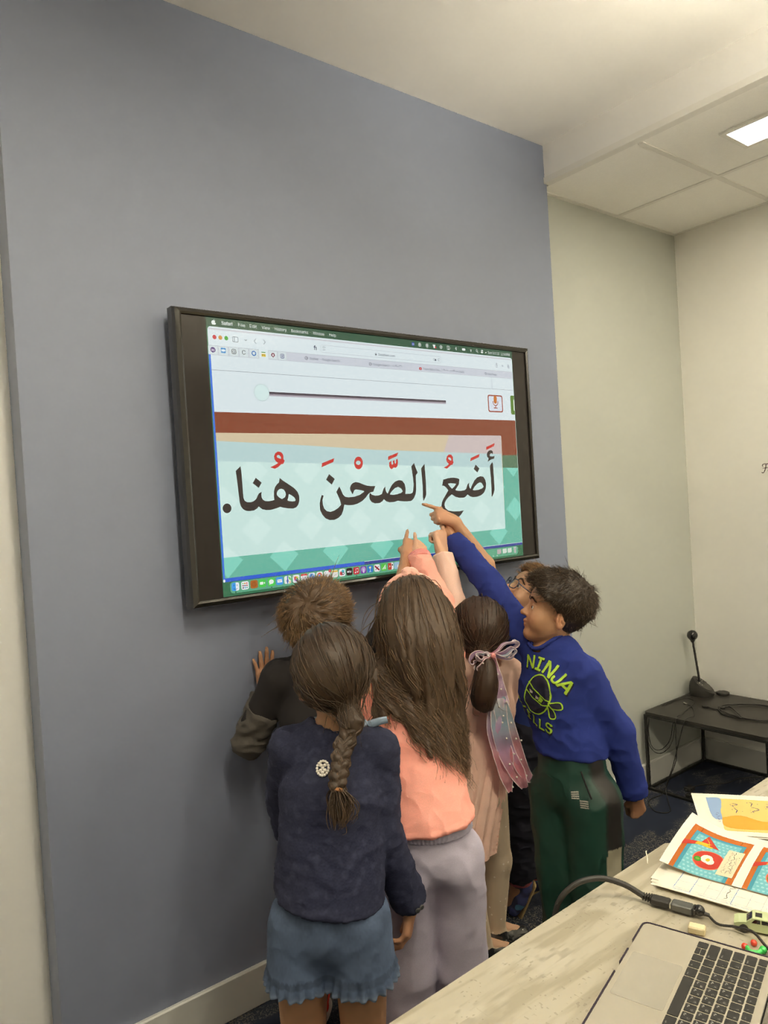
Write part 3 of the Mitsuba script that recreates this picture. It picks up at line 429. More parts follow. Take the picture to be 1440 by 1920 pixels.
# ------------------------------------------------------------------ soft bodies: distance fields, meshed by surface nets
MARG = 0.045
class Prim:
    def __init__(s, fn, lo, hi): s.fn, s.lo, s.hi = fn, np.asarray(lo, float), np.asarray(hi, float)
    def ev(s, P): return s.fn(P)
def rc(a, b, ra, rb):
    a, b = np.asarray(a, float), np.asarray(b, float); ba = b - a; L2 = max(ba @ ba, 1e-12); m = max(ra, rb)
    def fn(P):
        q = P - a; t = np.clip(q @ ba / L2, 0, 1)
        return np.sqrt(((q - t[:, None] * ba) ** 2).sum(1)) - (ra + (rb - ra) * t)
    return Prim(fn, np.minimum(a, b) - m, np.maximum(a, b) + m)
def el(c, r, X=(1, 0, 0), Y=(0, 1, 0), Z=(0, 0, 1)):
    c, r, M = np.asarray(c, float), np.asarray(r, float), np.array([X, Y, Z], float); m = max(r)
    def fn(P):
        q = (P - c) @ M.T / r; k0 = np.sqrt((q * q).sum(1)); k1 = np.sqrt(((q / r) ** 2).sum(1)) + 1e-9
        return np.maximum(k0 * (k0 - 1) / k1, -min(r))
    return Prim(fn, c - m, c + m)
def sg(p0, p1, U, a0, b0, a1, b1):
    """elliptical cone: half widths a along U, half depths b across, rounded ends"""
    p0, p1 = np.asarray(p0, float), np.asarray(p1, float); D = p1 - p0; L = np.linalg.norm(D); D = D / L
    U = np.asarray(U, float); U = unit(U - D * (U @ D)); V = np.cross(D, U); m = max(a0, a1, b0, b1)
    def fn(P):
        q = P - p0; t = q @ D / L; tc = np.clip(t, 0, 1); w = (t - tc) * L
        a, b = a0 + (a1 - a0) * tc, b0 + (b1 - b0) * tc; c = np.minimum(a, b)
        u, v = q @ U, q @ V
        k0 = np.sqrt((u / a) ** 2 + (v / b) ** 2 + (w / c) ** 2); k1 = np.sqrt((u / a ** 2) ** 2 + (v / b ** 2) ** 2 + (w / c ** 2) ** 2) + 1e-9
        return np.maximum(k0 * (k0 - 1) / k1, -c)
    return Prim(fn, np.minimum(p0, p1) - m, np.maximum(p0, p1) + m)
class Uni:
    def __init__(s, nodes, k=0.015):
        s.nodes, s.k = nodes, k
        s.lo = np.min([n.lo for n in nodes], 0); s.hi = np.max([n.hi for n in nodes], 0)
    def ev(s, P):
        d = np.full(len(P), 1.0)
        for n in s.nodes:
            m = ((P > n.lo - MARG) & (P < n.hi + MARG)).all(1)
            i = np.nonzero(m)[0]
            if not len(i): continue
            a, b = d[i], n.ev(P[i])
            if s.k > 0:
                h = np.maximum(s.k - np.abs(a - b), 0) / s.k; d[i] = np.minimum(a, b) - h * h * s.k / 4
            else: d[i] = np.minimum(a, b)
        return d
class Sub:
    def __init__(s, a, b, k=0.004): s.a, s.b, s.k, s.lo, s.hi = a, b, k, a.lo, a.hi
    def ev(s, P):
        d = s.a.ev(P); m = ((P > s.b.lo - MARG) & (P < s.b.hi + MARG)).all(1); i = np.nonzero(m)[0]
        if len(i):
            a, b = d[i], -s.b.ev(P[i]); h = np.maximum(s.k - np.abs(a - b), 0) / s.k; d[i] = np.maximum(a, b) + h * h * s.k / 4
        return d
class Cut:
    """keeps the side the planes' normals point away from"""
    def __init__(s, a, planes): s.a, s.pl, s.lo, s.hi = a, [(np.asarray(p, float), unit(n)) for p, n in planes], a.lo, a.hi
    def ev(s, P):
        d = s.a.ev(P)
        for p, n in s.pl: d = np.maximum(d, (P - p) @ n)
        return d
class Local:
    def __init__(s, child, o, X, Y, Z, k):
        s.c, s.o, s.M, s.k = child, np.asarray(o, float), np.array([X, Y, Z], float), k
        cs = np.array([[x, y, z] for x in (child.lo[0], child.hi[0]) for y in (child.lo[1], child.hi[1]) for z in (child.lo[2], child.hi[2])]) * k @ s.M + s.o
        s.lo, s.hi = cs.min(0), cs.max(0)
    def ev(s, P): return s.c.ev((P - s.o) @ s.M.T / s.k) * s.k
class Cloud:
    """union of balls, by nearest centres"""
    def __init__(s, pts, r, k=6):
        s.p, s.r, s.k = np.asarray(pts, float), np.broadcast_to(r, len(pts)).astype(float), k; s.t = cKDTree(s.p); m = s.r.max()
        s.lo, s.hi = s.p.min(0) - m, s.p.max(0) + m
    def ev(s, P):
        d, i = s.t.query(P, k=s.k); dd = d - s.r[i]; kk = 0.006
        m = dd.min(1); return m - kk * np.log(np.exp(-(dd - m[:, None]) / kk).sum(1)) * 0.5
def net(node, h):
    """surface nets over blocks of 4 x 4 x 4 cells near the surface"""
    lo = node.lo - 3 * h; n = np.ceil((node.hi + 3 * h - lo) / (4 * h)).astype(int)
    g = np.stack(np.meshgrid(*[np.arange(k) for k in n], indexing='ij'), -1).reshape(-1, 3)
    dc = node.ev(lo + (g * 4 + 1.5) * h)
    need = np.abs(dc) < 6.5 * h + 0.006
    S = np.repeat(np.repeat(np.repeat((np.where(dc < 0, -1.0, 1.0)).astype(np.float32).reshape(n), 4, 0), 4, 1), 4, 2)
    off = np.stack(np.meshgrid(*[np.arange(4)] * 3, indexing='ij'), -1).reshape(-1, 3)
    idx = (g[need][:, None] * 4 + off).reshape(-1, 3)
    S[idx[:, 0], idx[:, 1], idx[:, 2]] = node.ev(lo + idx * h)
    neg = S < 0; dim = np.array(S.shape); st = np.array([dim[1] * dim[2], dim[2], 1])
    cid, cpt, quads = [], [], []
    for ax in range(3):
        a = [slice(None)] * 3; b = [slice(None)] * 3; a[ax] = slice(0, -1); b[ax] = slice(1, None)
        e = np.stack(np.nonzero(neg[tuple(a)] != neg[tuple(b)]), 1)
        e1 = e.copy(); e1[:, ax] += 1
        f0, f1 = S[tuple(e.T)].astype(float), S[tuple(e1.T)].astype(float); t = f0 / (f0 - f1)
        p = e.astype(float); p[:, ax] += t
        o1, o2 = (ax + 1) % 3, (ax + 2) % 3; q = []
        for d1, d2 in ((0, 0), (1, 0), (1, 1), (0, 1)):
            c = e.copy(); c[:, o1] -= d1; c[:, o2] -= d2; k = c @ st; cid.append(k); cpt.append(p); q.append(k)
        q = np.stack(q, 1); fl = f0 > 0; q[fl] = q[fl][:, ::-1]; quads.append(q)
    cid = np.concatenate(cid); cpt = np.vstack(cpt); u, inv = np.unique(cid, return_inverse=True)
    cnt = np.bincount(inv); v = np.stack([np.bincount(inv, cpt[:, k]) / cnt for k in range(3)], 1)
    q = np.searchsorted(u, np.vstack(quads)); v = lo + v * h
    f = np.vstack([q[:, [0, 1, 2]], q[:, [0, 2, 3]]])
    return v, f
def vnorm(v, f):
    n = np.zeros_like(v); c = np.cross(v[f[:, 1]] - v[f[:, 0]], v[f[:, 2]] - v[f[:, 0]])
    for k in range(3):
        for a in range(3): n[:, a] += np.bincount(f[:, k], c[:, a], len(v))
    return n / (np.linalg.norm(n, axis=1, keepdims=True) + 1e-20)
def relax(v, f, it=1, lam=0.5):
    e = np.vstack([f[:, [0, 1]], f[:, [1, 2]], f[:, [2, 0]]]); deg = np.bincount(e[:, 0], minlength=len(v))[:, None]
    for i in range(it):
        for l in (lam, -lam * 1.04):
            s = np.stack([np.bincount(e[:, 0], v[e[:, 1], k], len(v)) for k in range(3)], 1) / deg; v = v + l * (s - v)
    return v
def folds(v, f, specs, seed=0):
    """pushes vertices along their normals: specs (amplitude, frequency xyz, sharpness)"""
    n = vnorm(v, f); d = np.zeros(len(v))
    for i, (amp, fr, sh) in enumerate(specs):
        x = meshkit.fbm(v * np.asarray(fr, float), 2, seed + 7 * i); r = np.maximum(1 - np.abs(2 * x - 1) * 3.2, -0.6); d += amp * (np.sign(r) * np.abs(r) ** sh - 0.2 if sh else 2 * x - 1)
    return v + n * d[:, None]

# ---- parts of the body, in metres for a child of about 1.2 m; k scales
def hand_nodes(w, f, dors, right, pose, k=1.0):
    """w wrist, f towards the fingers, dors out of the back of the hand"""
    f = unit(f); dors = unit(np.asarray(dors, float) - f * (f @ np.asarray(dors, float))); x = np.cross(f, dors) * (-1 if right else 1)
    def W(p): p = np.asarray(p, float) * k; return w + x * p[0] + f * p[1] + dors * p[2]
    fl = [('i', (0.021, 0.068), (0.027, 0.018, 0.013), 3), ('m', (0.007, 0.072), (0.030, 0.020, 0.014), 1), ('r', (-0.008, 0.068), (0.027, 0.018, 0.013), -1), ('p', (-0.021, 0.060), (0.021, 0.014, 0.012), -4)]
    P = {'point': dict(i=(8, 6, 4), m=(78, 88, 50), r=(82, 88, 50), p=(82, 86, 50), t='fold', sp=0.3), 'flat': dict(i=(2, 4, 4), m=(0, 4, 4), r=(2, 4, 4), p=(4, 6, 4), t='out', sp=1.6),
         'relax': dict(i=(22, 28, 18), m=(28, 34, 20), r=(32, 38, 22), p=(36, 40, 22), t='in', sp=0.6), 'fist': dict(i=(76, 88, 50), m=(80, 88, 50), r=(82, 88, 50), p=(82, 86, 50), t='fold', sp=0.3)}[pose]
    palm = [sg(W((0, -0.012, 0)), W((0, 0.018, 0)), x, 0.019 * k, 0.0145 * k, 0.021 * k, 0.014 * k)]
    for nm, (mx, my), ln, sp in fl: palm.append(rc(W((mx * 0.55, 0.014, 0)), W((mx, my, 0)), 0.0115 * k, 0.0092 * k))
    out = [Uni(palm, 0.010 * k)]
    for nm, (mx, my), ln, sp in fl:
        a = 0.0; p = np.array([mx, my, 0.0]); s = math.radians(sp * 2.2 * P['sp']); ch = []; r = 0.0074 if nm != 'p' else 0.0064
        for j in range(3):
            a += math.radians(P[nm][j]); d = np.array([math.sin(s) * math.cos(a), math.cos(s) * math.cos(a), -math.sin(a)]); q = p + d * ln[j]
            ch.append(rc(W(p), W(q), (r - 0.0006 * j) * k, (r - 0.0006 * (j + 1)) * k)); p = q
        out.append(Uni(ch, 0.003 * k))
    th = {'fold': [(0.012, 0.014, -0.006), (0.027, 0.034, -0.014), (0.020, 0.054, -0.022), (0.006, 0.062, -0.026)], 'out': [(0.012, 0.010, -0.003), (0.034, 0.030, -0.004), (0.047, 0.052, -0.003), (0.054, 0.070, -0.001)],
          'in': [(0.012, 0.012, -0.004), (0.029, 0.034, -0.010), (0.033, 0.056, -0.014), (0.031, 0.073, -0.018)]}[P['t']]
    out.append(Uni([rc(W(th[j]), W(th[j + 1]), (0.0112, 0.0092, 0.0080)[j] * k, (0.0092, 0.0080, 0.0066)[j] * k) for j in range(3)], 0.004 * k))
    return Uni(out, 0.0045 * k)
def head_node():
    """local: x right, y face, z up; about 0.2 m tall"""
    base = [el((0, -0.010, 0.030), (0.0720, 0.0880, 0.0780)), el((0, 0.026, -0.022), (0.0600, 0.0560, 0.0760)), rc((-0.040, -0.002, -0.052), (-0.010, 0.052, -0.082), 0.020, 0.018), rc((0.040, -0.002, -0.052), (0.010, 0.052, -0.082), 0.020, 0.018),
            el((0, 0.062, -0.084), (0.020, 0.018, 0.015)), el((-0.033, 0.050, -0.036), (0.028, 0.026, 0.030)), el((0.033, 0.050, -0.036), (0.028, 0.026, 0.030)), el((0, 0.058, 0.034), (0.050, 0.022, 0.034))]
    h = Uni(base, 0.022)
    h = Sub(h, Uni([el((s * 0.031, 0.092, -0.001), (0.021, 0.016, 0.013)) for s in (-1, 1)], 0.0), 0.014)
    nose = [rc((0, 0.078, 0.006), (0, 0.094, -0.020), 0.0065, 0.0082), el((0, 0.0965, -0.0245), (0.0095, 0.0095, 0.0080)), el((-0.0095, 0.087, -0.0275), (0.0062, 0.0080, 0.0060)), el((0.0095, 0.087, -0.0275), (0.0062, 0.0080, 0.0060))]
    lids = Uni([Sub(el((s * 0.031, 0.0655, -0.001), (0.0150, 0.0140, 0.0138)), sg((s * 0.031 - 0.0085, 0.086, -0.0022), (s * 0.031 + 0.0085, 0.086, -0.0018), (0, 1, 0), 0.0145, 0.0050, 0.0145, 0.0046), 0.0015) for s in (-1, 1)], 0.0)
    mouth = [el((0, 0.066, -0.052), (0.026, 0.019, 0.020)), rc((-0.0150, 0.0785, -0.0505), (0, 0.0850, -0.0480), 0.0040, 0.0050), rc((0.0150, 0.0785, -0.0505), (0, 0.0850, -0.0480), 0.0040, 0.0050), rc((-0.0120, 0.0780, -0.0590), (0.0120, 0.0780, -0.0590), 0.0046, 0.0046), el((0, 0.0815, -0.0595), (0.0100, 0.0050, 0.0050))]
    h = Uni([h, Uni(nose, 0.008)], 0.008); h = Uni([h, Uni(mouth, 0.007)], 0.006); h = Uni([h, lids], 0.004)
    h = Sub(h, Uni([rc((-0.0185, 0.0790, -0.0545), (0, 0.0885, -0.0535), 0.0012, 0.0015), rc((0.0185, 0.0790, -0.0545), (0, 0.0885, -0.0535), 0.0012, 0.0015)] + [el((s * 0.0055, 0.0935, -0.0325), (0.0028, 0.0036, 0.0026)) for s in (-1, 1)], 0.0), 0.003)
    ears = []
    for s in (-1, 1):
        X = unit((s * 0.82, -0.52, 0.10)); Z = unit((0.0, -0.22, 0.98)); Y = np.cross(Z, X); Z = np.cross(X, Y)
        c = np.array([s * 0.073, -0.012, -0.016])
        e = el(c, (0.0080, 0.0190, 0.0300), X, Y, Z); lobe = el(c + Y * 0.003 * s * 0 - Z * 0.0235, (0.0065, 0.0095, 0.0090), X, Y, Z)
        e = Uni([e, lobe], 0.006); e = Sub(e, el(c + X * 0.0085 + Z * 0.002 + np.array([0, 0.002, 0]), (0.0085, 0.0125, 0.0205), X, Y, Z), 0.003)
        e = Uni([e, el(c + X * 0.001 + np.array([0, 0.0100, -0.006]), (0.006, 0.0050, 0.0080), X, Y, Z), rc(c + X * 0.003 + Z * 0.012 - Y * 0.002, c + X * 0.003 - Z * 0.010 - Y * 0.006 * s * 0 + np.array([0, -0.006, 0]), 0.0024, 0.0026)], 0.003)
        ears.append(Uni([e, rc(c - X * 0.012, c + X * 0.000, 0.012, 0.006)], 0.006))
    return Uni([h] + ears, 0.005)
HEAD = head_node()
def head_frame(f, u):
    f = unit(f); u = unit(np.asarray(u, float) - f * (f @ np.asarray(u, float))); return np.cross(f, u), f, u
class Kid:
    pass
def limb(a, b, c, r0, r1, r2, k=0.01): return Uni([rc(a, b, r0, r1), rc(b, c, r1, r2)], k)
def torso(K, off=0.0, dy=0.0, belly=0.0):
    s = K.s
    a = lambda *x: [s * y + off for y in x]
    (pa, pb, wa, wb, ca, cb, sa, sb) = a(0.098, 0.076, 0.085 + belly, 0.067 + belly, 0.100, 0.073, 0.082, 0.054)
    hr, sr = K.hipR, K.shR_; mr = unit(hr + sr)
    seg = [sg(K.pelvis - K.up * 0.02 * s, K.waist, hr, pa, pb, wa, wb), sg(K.waist, K.chest, mr, wa, wb, ca, cb), sg(K.chest, K.neck0 - K.up * 0.018 * s, sr, ca, cb, sa, sb)]
    seg += [rc(K.neck0 - K.up * 0.022 * s, K.sh[i] + (K.neck0 - K.sh[i]) * 0.06, 0.040 * s + off, 0.040 * s + off) for i in (0, 1)]
    return Uni(seg, 0.018)
def arm(K, i, off=0.0, t0=0.0, r=(0.038, 0.030, 0.0195), flare=0.0):
    r = [x * K.s + off for x in r]; r[2] += flare; return limb(K.sh[i], K.el[i], K.wr[i], *r)
def leg(K, i, off=0.0, r=(0.064, 0.047, 0.030), extra=(0, 0, 0)):
    r = [x * K.s + off + e for x, e in zip(r, extra)]; return limb(K.hip[i], K.kn[i], K.an[i], *r, k=0.02)
def make_kid(s, pelvis, waist, chest, neck0, head, face, hup, sh, elb, wr, hands, hip, kn, an, toe):
    """joints in world metres; index 0 = left, 1 = right"""
    K = Kid(); K.s = s
    for n, v in dict(pelvis=pelvis, waist=waist, chest=chest, neck0=neck0, head=head).items(): setattr(K, n, np.asarray(v, float))
    K.sh, K.el, K.wr, K.hip, K.kn, K.an, K.toe = [[np.asarray(q, float) for q in x] for x in (sh, elb, wr, hip, kn, an, toe)]
    K.up = unit(K.neck0 - K.pelvis); K.hipR, K.shR_ = unit(K.hip[1] - K.hip[0]), unit(K.sh[1] - K.sh[0])
    K.hx, K.hf, K.hu = head_frame(face, hup); K.hk = 0.97
    K.fwd = unit(np.cross(K.up, K.shR_))
    K.headn = Local(HEAD, K.head, K.hx, K.hf, K.hu, K.hk)
    nk0 = K.head - K.hu * 0.045 - K.hf * 0.012
    K.neckn = rc(nk0, K.neck0 - K.up * 0.012, 0.040 * s, 0.046 * s)
    parts = [Uni([K.headn, K.neckn], 0.014), torso(K)]
    K.hand = []
    for i in (0, 1):
        d, dn, pose, hk = hands[i]; hn = hand_nodes(K.wr[i], d, dn, i == 1, pose, hk); K.hand.append(hn)
        parts.append(Uni([arm(K, i), hn], 0.010))
        parts.append(leg(K, i))
        tp = K.toe[i] - K.an[i]; fl = unit([tp[0], tp[1], 0]) if abs(tp[2]) < 0.09 else unit(tp)
        heel = K.an[i] - fl * 0.018 + np.array([0, 0, -0.028]) * s
        parts.append(Uni([rc(K.an[i], heel, 0.030 * s, 0.024 * s), rc(heel, K.toe[i], 0.026 * s, 0.020 * s), rc(K.an[i] + fl * 0.02, K.toe[i], 0.026 * s, 0.018 * s)], 0.015))
    K.body = Uni(parts, 0.012)
    return K
def shoe_node(K, i, off=0.008):
    s = K.s; an, toe = K.an[i], K.toe[i]; tp = toe - an; fl = unit([tp[0], tp[1], tp[2] + 0.03])
    heel = an - unit([tp[0], tp[1], 0]) * 0.020 * s + np.array([0, 0, -0.028]) * s
    side = unit(np.cross([0, 0, 1], fl))
    return Uni([sg(heel, (heel + toe) / 2, side, 0.030 * s + off * 0.4, 0.027 * s + off * 0.4, 0.033 * s + off * 0.5, 0.026 * s + off * 0.4), sg((heel + toe) / 2, toe, side, 0.033 * s + off * 0.5, 0.026 * s + off * 0.4, 0.031 * s + off * 0.3, 0.021 * s + off * 0.3), rc(an - np.array([0, 0, 0.004]), heel, 0.033 * s + off * 0.4, 0.028 * s + off * 0.4)], 0.014)

# ---- hair
CRANIUM = (np.array([0, -0.010, 0.030]), np.array([0.0735, 0.0895, 0.0795]))
def scalp(n, keep, rng):
    i = np.arange(n * 3) + 0.5; ph = np.arccos(1 - 2 * i / (n * 3)); th = np.pi * (1 + 5 ** 0.5) * i
    d = np.stack([np.cos(th) * np.sin(ph), np.sin(th) * np.sin(ph), np.cos(ph)], 1) + rng.normal(0, 0.02, (n * 3, 3)); d /= np.linalg.norm(d, axis=1, keepdims=True)
    p = CRANIUM[0] + d * CRANIUM[1]; return p[keep(p)]
def to_world(K, p): return K.head + (np.asarray(p) * K.hk) @ np.array([K.hx, K.hf, K.hu])
def to_local(K, P): return (np.asarray(P) - K.head) @ np.array([K.hx, K.hf, K.hu]).T / K.hk
def dense(S, m=3):
    q = np.linspace(0, 1, m, endpoint=False)[None, None, :, None]; return np.vstack([(S[:, :-1, None] * (1 - q) + S[:, 1:, None] * q).reshape(-1, 3), S[:, -1]])
def rs(S, k):
    x, y = np.linspace(0, 1, S.shape[1]), np.linspace(0, 1, k); i = np.clip(np.searchsorted(x, y, 'right') - 1, 0, len(x) - 2); q = ((y - x[i]) / (x[i + 1] - x[i]))[None, :, None]; return S[:, i] * (1 - q) + S[:, i + 1] * q
def scalp_fill(K, keep, rng, n=2600): return to_world(K, scalp(n, keep, rng) * 1.0)
def hairline(p):
    """true where hair grows"""
    x, y, z = np.abs(p[:, 0]), p[:, 1], p[:, 2]
    return (z > 0.052 + (y - 0.03) * 0.9) & (y > 0.0) | (y <= 0.0) & (z > -0.030 - (-y) * 0.55) & ((y < -0.022) | (z > 0.012))
def grad(node, P, e=0.002):
    d0 = node.ev(P); g = np.stack([node.ev(P + np.eye(3)[k] * e) - d0 for k in range(3)], 1); return d0, g / (np.linalg.norm(g, axis=1, keepdims=True) + 1e-9)
def grow(P0, D0, nstep, steps, want, coll, off, turn=0.35):
    """strands that bend towards want(P, t, D) and stay outside coll by off"""
    P, D = P0.copy(), D0.copy(); out = [P.copy()]
    for i in range(nstep):
        w = want(P, (i + 1) / nstep, D); D = D * (1 - turn) + w * turn; D /= np.linalg.norm(D, axis=1, keepdims=True) + 1e-9
        P = P + D * np.reshape(steps, (-1, 1))
        for _ in range(2):
            d, g = grad(coll, P); push = np.clip(np.reshape(off, (-1,)) - d, 0, 0.05); P = P + g * push[:, None]
        D = P - out[-1]; D /= np.linalg.norm(D, axis=1, keepdims=True) + 1e-9; out.append(P.copy())
    return np.stack(out, 1)
def strands(G, per, rng, spread=0.010, tip=0.35, wave=0.0, wlen=0.09, stray=0.03, droot=None):
    """per strands around every guide G (n, k, 3)"""
    n, k, _ = G.shape; t = np.linspace(0, 1, k)[None, :, None]
    off = rng.normal(0, 1, (n * per, 1, 3)) * spread; S = np.repeat(G, per, 0)
    S = S + off * (1 - (1 - tip) * t)
    if wave:
        L = np.linalg.norm(np.diff(G, axis=1), axis=2).sum(1).mean(); ph = np.repeat(rng.uniform(0, 6.28, n), per)[:, None] + rng.normal(0, 0.3, (n * per, 1)); fr = (L / wlen) * 2 * np.pi * np.repeat(rng.uniform(0.75, 1.3, (n, 1)), per, 0)
        tan = np.gradient(S, axis=1); tan /= np.linalg.norm(tan, axis=2, keepdims=True) + 1e-9; a = np.cross(tan, [0.3, 0.2, 0.93]); a /= np.linalg.norm(a, axis=2, keepdims=True) + 1e-9; b = np.cross(tan, a)
        amp = wave * np.clip(t * 1.6 - 0.25, 0, 1); S = S + amp * (a * np.sin(fr * t[..., 0] + ph)[..., None] + b * np.cos(fr * t[..., 0] + ph)[..., None] * 0.7)
    if stray:
        m = rng.random(n * per) < stray; S[m] = S[m] + (rng.normal(0, 1, (m.sum(), 1, 3)) * 0.018) * t ** 1.3
    return S
def hair_mesh(base, S, rad, color, rng, tipc=None, dark=0.62):
    """one mesh: the mass of the hair and the strands over it, coloured strand by strand"""
    vs, fs, cs = [], [], []; color = np.asarray(color, float)
    if base is not None:
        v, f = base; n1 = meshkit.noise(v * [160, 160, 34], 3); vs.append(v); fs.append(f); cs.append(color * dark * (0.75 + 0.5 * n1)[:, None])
    n, k, _ = S.shape; prof = np.minimum(1, np.linspace(1.25, 0.15, k) * 1.6)[None]
    v, f = tubes(S, rad * prof * rng.uniform(0.7, 1.15, (n, 1))); fs.append(f + (len(vs[0]) if vs else 0)); vs.append(v)
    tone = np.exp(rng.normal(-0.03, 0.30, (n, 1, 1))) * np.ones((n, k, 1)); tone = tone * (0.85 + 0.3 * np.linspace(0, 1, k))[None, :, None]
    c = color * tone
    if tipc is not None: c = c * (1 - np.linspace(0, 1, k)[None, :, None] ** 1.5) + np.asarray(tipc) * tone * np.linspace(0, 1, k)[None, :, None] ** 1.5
    warm = rng.normal(-0.02, 0.05, (n, 1, 1)); c = c * np.concatenate([1 + warm, 1 + 0 * warm, 1 - warm], 2)
    cs.append(np.repeat(c.reshape(-1, 3), 3, 0)); return np.vstack(vs), np.vstack(fs), np.clip(np.vstack(cs), 0, 1)
scene['hair'] = {'type': 'twosided', 'nested': {'type': 'principled', 'base_color': {'type': 'mesh_attribute', 'name': 'vertex_color'}, 'roughness': 0.48, 'specular': 0.25}}
scene['skin'] = {'type': 'twosided', 'nested': {'type': 'principled', 'base_color': {'type': 'mesh_attribute', 'name': 'vertex_color'}, 'roughness': 0.5, 'specular': 0.35, 'sheen': 0.1}}
scene['painted_cloth'] = {'type': 'twosided', 'nested': {'type': 'principled', 'base_color': {'type': 'mesh_attribute', 'name': 'vertex_color'}, 'roughness': 0.85, 'specular': 0.15, 'sheen': 0.1}}
scene['eye_gloss'] = {'type': 'principled', 'base_color': {'type': 'mesh_attribute', 'name': 'vertex_color'}, 'roughness': 0.08, 'specular': 0.6}
# ------------------------------------------------------------------ the six children
SKIN = {'warm': np.array([0.46, 0.245, 0.140]), 'fair': np.array([0.56, 0.335, 0.215]), 'tan': np.array([0.42, 0.225, 0.125]), 'olive': np.array([0.40, 0.215, 0.120])}
def skin_colors(K, v, tone):
    c = np.tile(SKIN[tone], (len(v), 1)); L = to_local(K, v)
    def blob(p, r): return np.exp(-(((L - np.array(p)) / np.array(r)) ** 2).sum(1))
    lip = np.clip(blob((0, 0.084, -0.0485), (0.015, 0.010, 0.0042)) + blob((0, 0.083, -0.0595), (0.012, 0.010, 0.0046)), 0, 1)
    red = np.clip(0.6 * blob((0.036, 0.070, -0.034), (0.02, 0.03, 0.018)) + 0.6 * blob((-0.036, 0.070, -0.034), (0.02, 0.03, 0.018)) + 0.5 * blob((0, 0.1, -0.024), (0.012, 0.014, 0.012)) + 0.7 * (np.abs(L[:, 0]) > 0.076) * (np.abs(L[:, 2]) < 0.06), 0, 1)
    c = c * (1 - lip[:, None] * 0.75) + np.array([0.40, 0.125, 0.095]) * lip[:, None] * 0.75
    c = c * (1 + red[:, None] * np.array([0.05, -0.14, -0.16]))
    for hn in K.hand:
        cc = (hn.lo + hn.hi) / 2; r = np.linalg.norm(v - cc, axis=1); m = np.clip(1 - r / 0.09, 0, 1)[:, None]; c = c * (1 + m * np.array([0.06, -0.08, -0.06]))
    return c * (0.94 + 0.12 * meshkit.noise(v * 60, 5))[:, None]
def eyeball(K, s, gaze):
    m = trimesh.creation.icosphere(3, 0.0124 * K.hk); c = to_world(K, (s * 0.031, 0.0660, -0.001)); g = unit(gaze)
    d = m.vertices / np.linalg.norm(m.vertices, axis=1, keepdims=True) @ g; col = np.where(d[:, None] > 0.955, [0.008, 0.006, 0.005], np.where(d[:, None] > 0.86, [0.055, 0.026, 0.012], [0.62, 0.58, 0.54]))
    m.apply_translation(c); return m, col
def brow(K, s, rng):
    n = 90; t = rng.random(n); x = s * (0.014 + 0.034 * t); z = 0.0215 + 0.006 * np.sin(np.pi * np.minimum(1, t * 1.2)) - 0.006 * t ** 3 + rng.normal(0, 0.0014, n)
    y = np.full(n, 0.10); p = to_world(K, np.stack([x, y, z], 1))
    for _ in range(6):
        d, g = grad(K.headn, p); p = p - K.hf * np.clip(d, -0.01, 0.05)[:, None] * 0.9
    d0 = np.array([s * 0.9, 0.1, 0.35]) @ np.array([K.hx, K.hf, K.hu]); q = p + d0 * 0.008 + K.hf * 0.0008
    return tubes(np.stack([p + K.hf * 0.0003, (p + q) / 2 + K.hf * 0.0012, q], 1), 0.0005, 3)
def onto(node, P, off=0.0, it=6):
    P = np.array(P, float)
    for _ in range(it):
        d, g = grad(node, P); P = P - g * np.clip(d - off, -0.03, 0.03)[:, None]
    return P
def garment(node, h, spec=(), seed=0, sm=1, keep=None):
    v, f = net(node, h * 1.1)
    if sm: v = relax(v, f, sm)
    if spec:
        w = 1.0 if keep is None else np.clip((np.linalg.norm(v - keep, axis=1) - 0.075) / 0.05, 0, 1)[:, None]; v = v + (folds(v, f, spec, seed) - v) * w
    return v, f
def neck_hole(K, r=0.012, low=0.022, fw=0.006): return rc(K.neck0 - K.up * low * K.s + K.fwd * fw, K.neck0 + K.up * 0.09, 0.046 * K.s + r * 0.5, 0.050 * K.s + r)
def collar_ring(K, node, rad, off=0.001, tilt=0.012, r=None):
    a = np.linspace(0, 2 * np.pi, 48, endpoint=False); R = r or (0.060 * K.s); side = np.cross(K.up, K.fwd)
    P = K.neck0 + K.up * (0.010) + R * (np.cos(a)[:, None] * side + np.sin(a)[:, None] * K.fwd) - np.outer(np.sin(a), K.up) * tilt
    P = onto(node, P, off); P = np.vstack([P, P[:1]]); v, f = tubes(P[None], rad, 8); return v, f
def cap_nodes(K): return Local(Uni([el(CRANIUM[0], CRANIUM[1] - 0.002), el((0, 0.026, -0.022), (0.060, 0.056, 0.076))], 0.01), K.head, K.hx, K.hf, K.hu, K.hk)
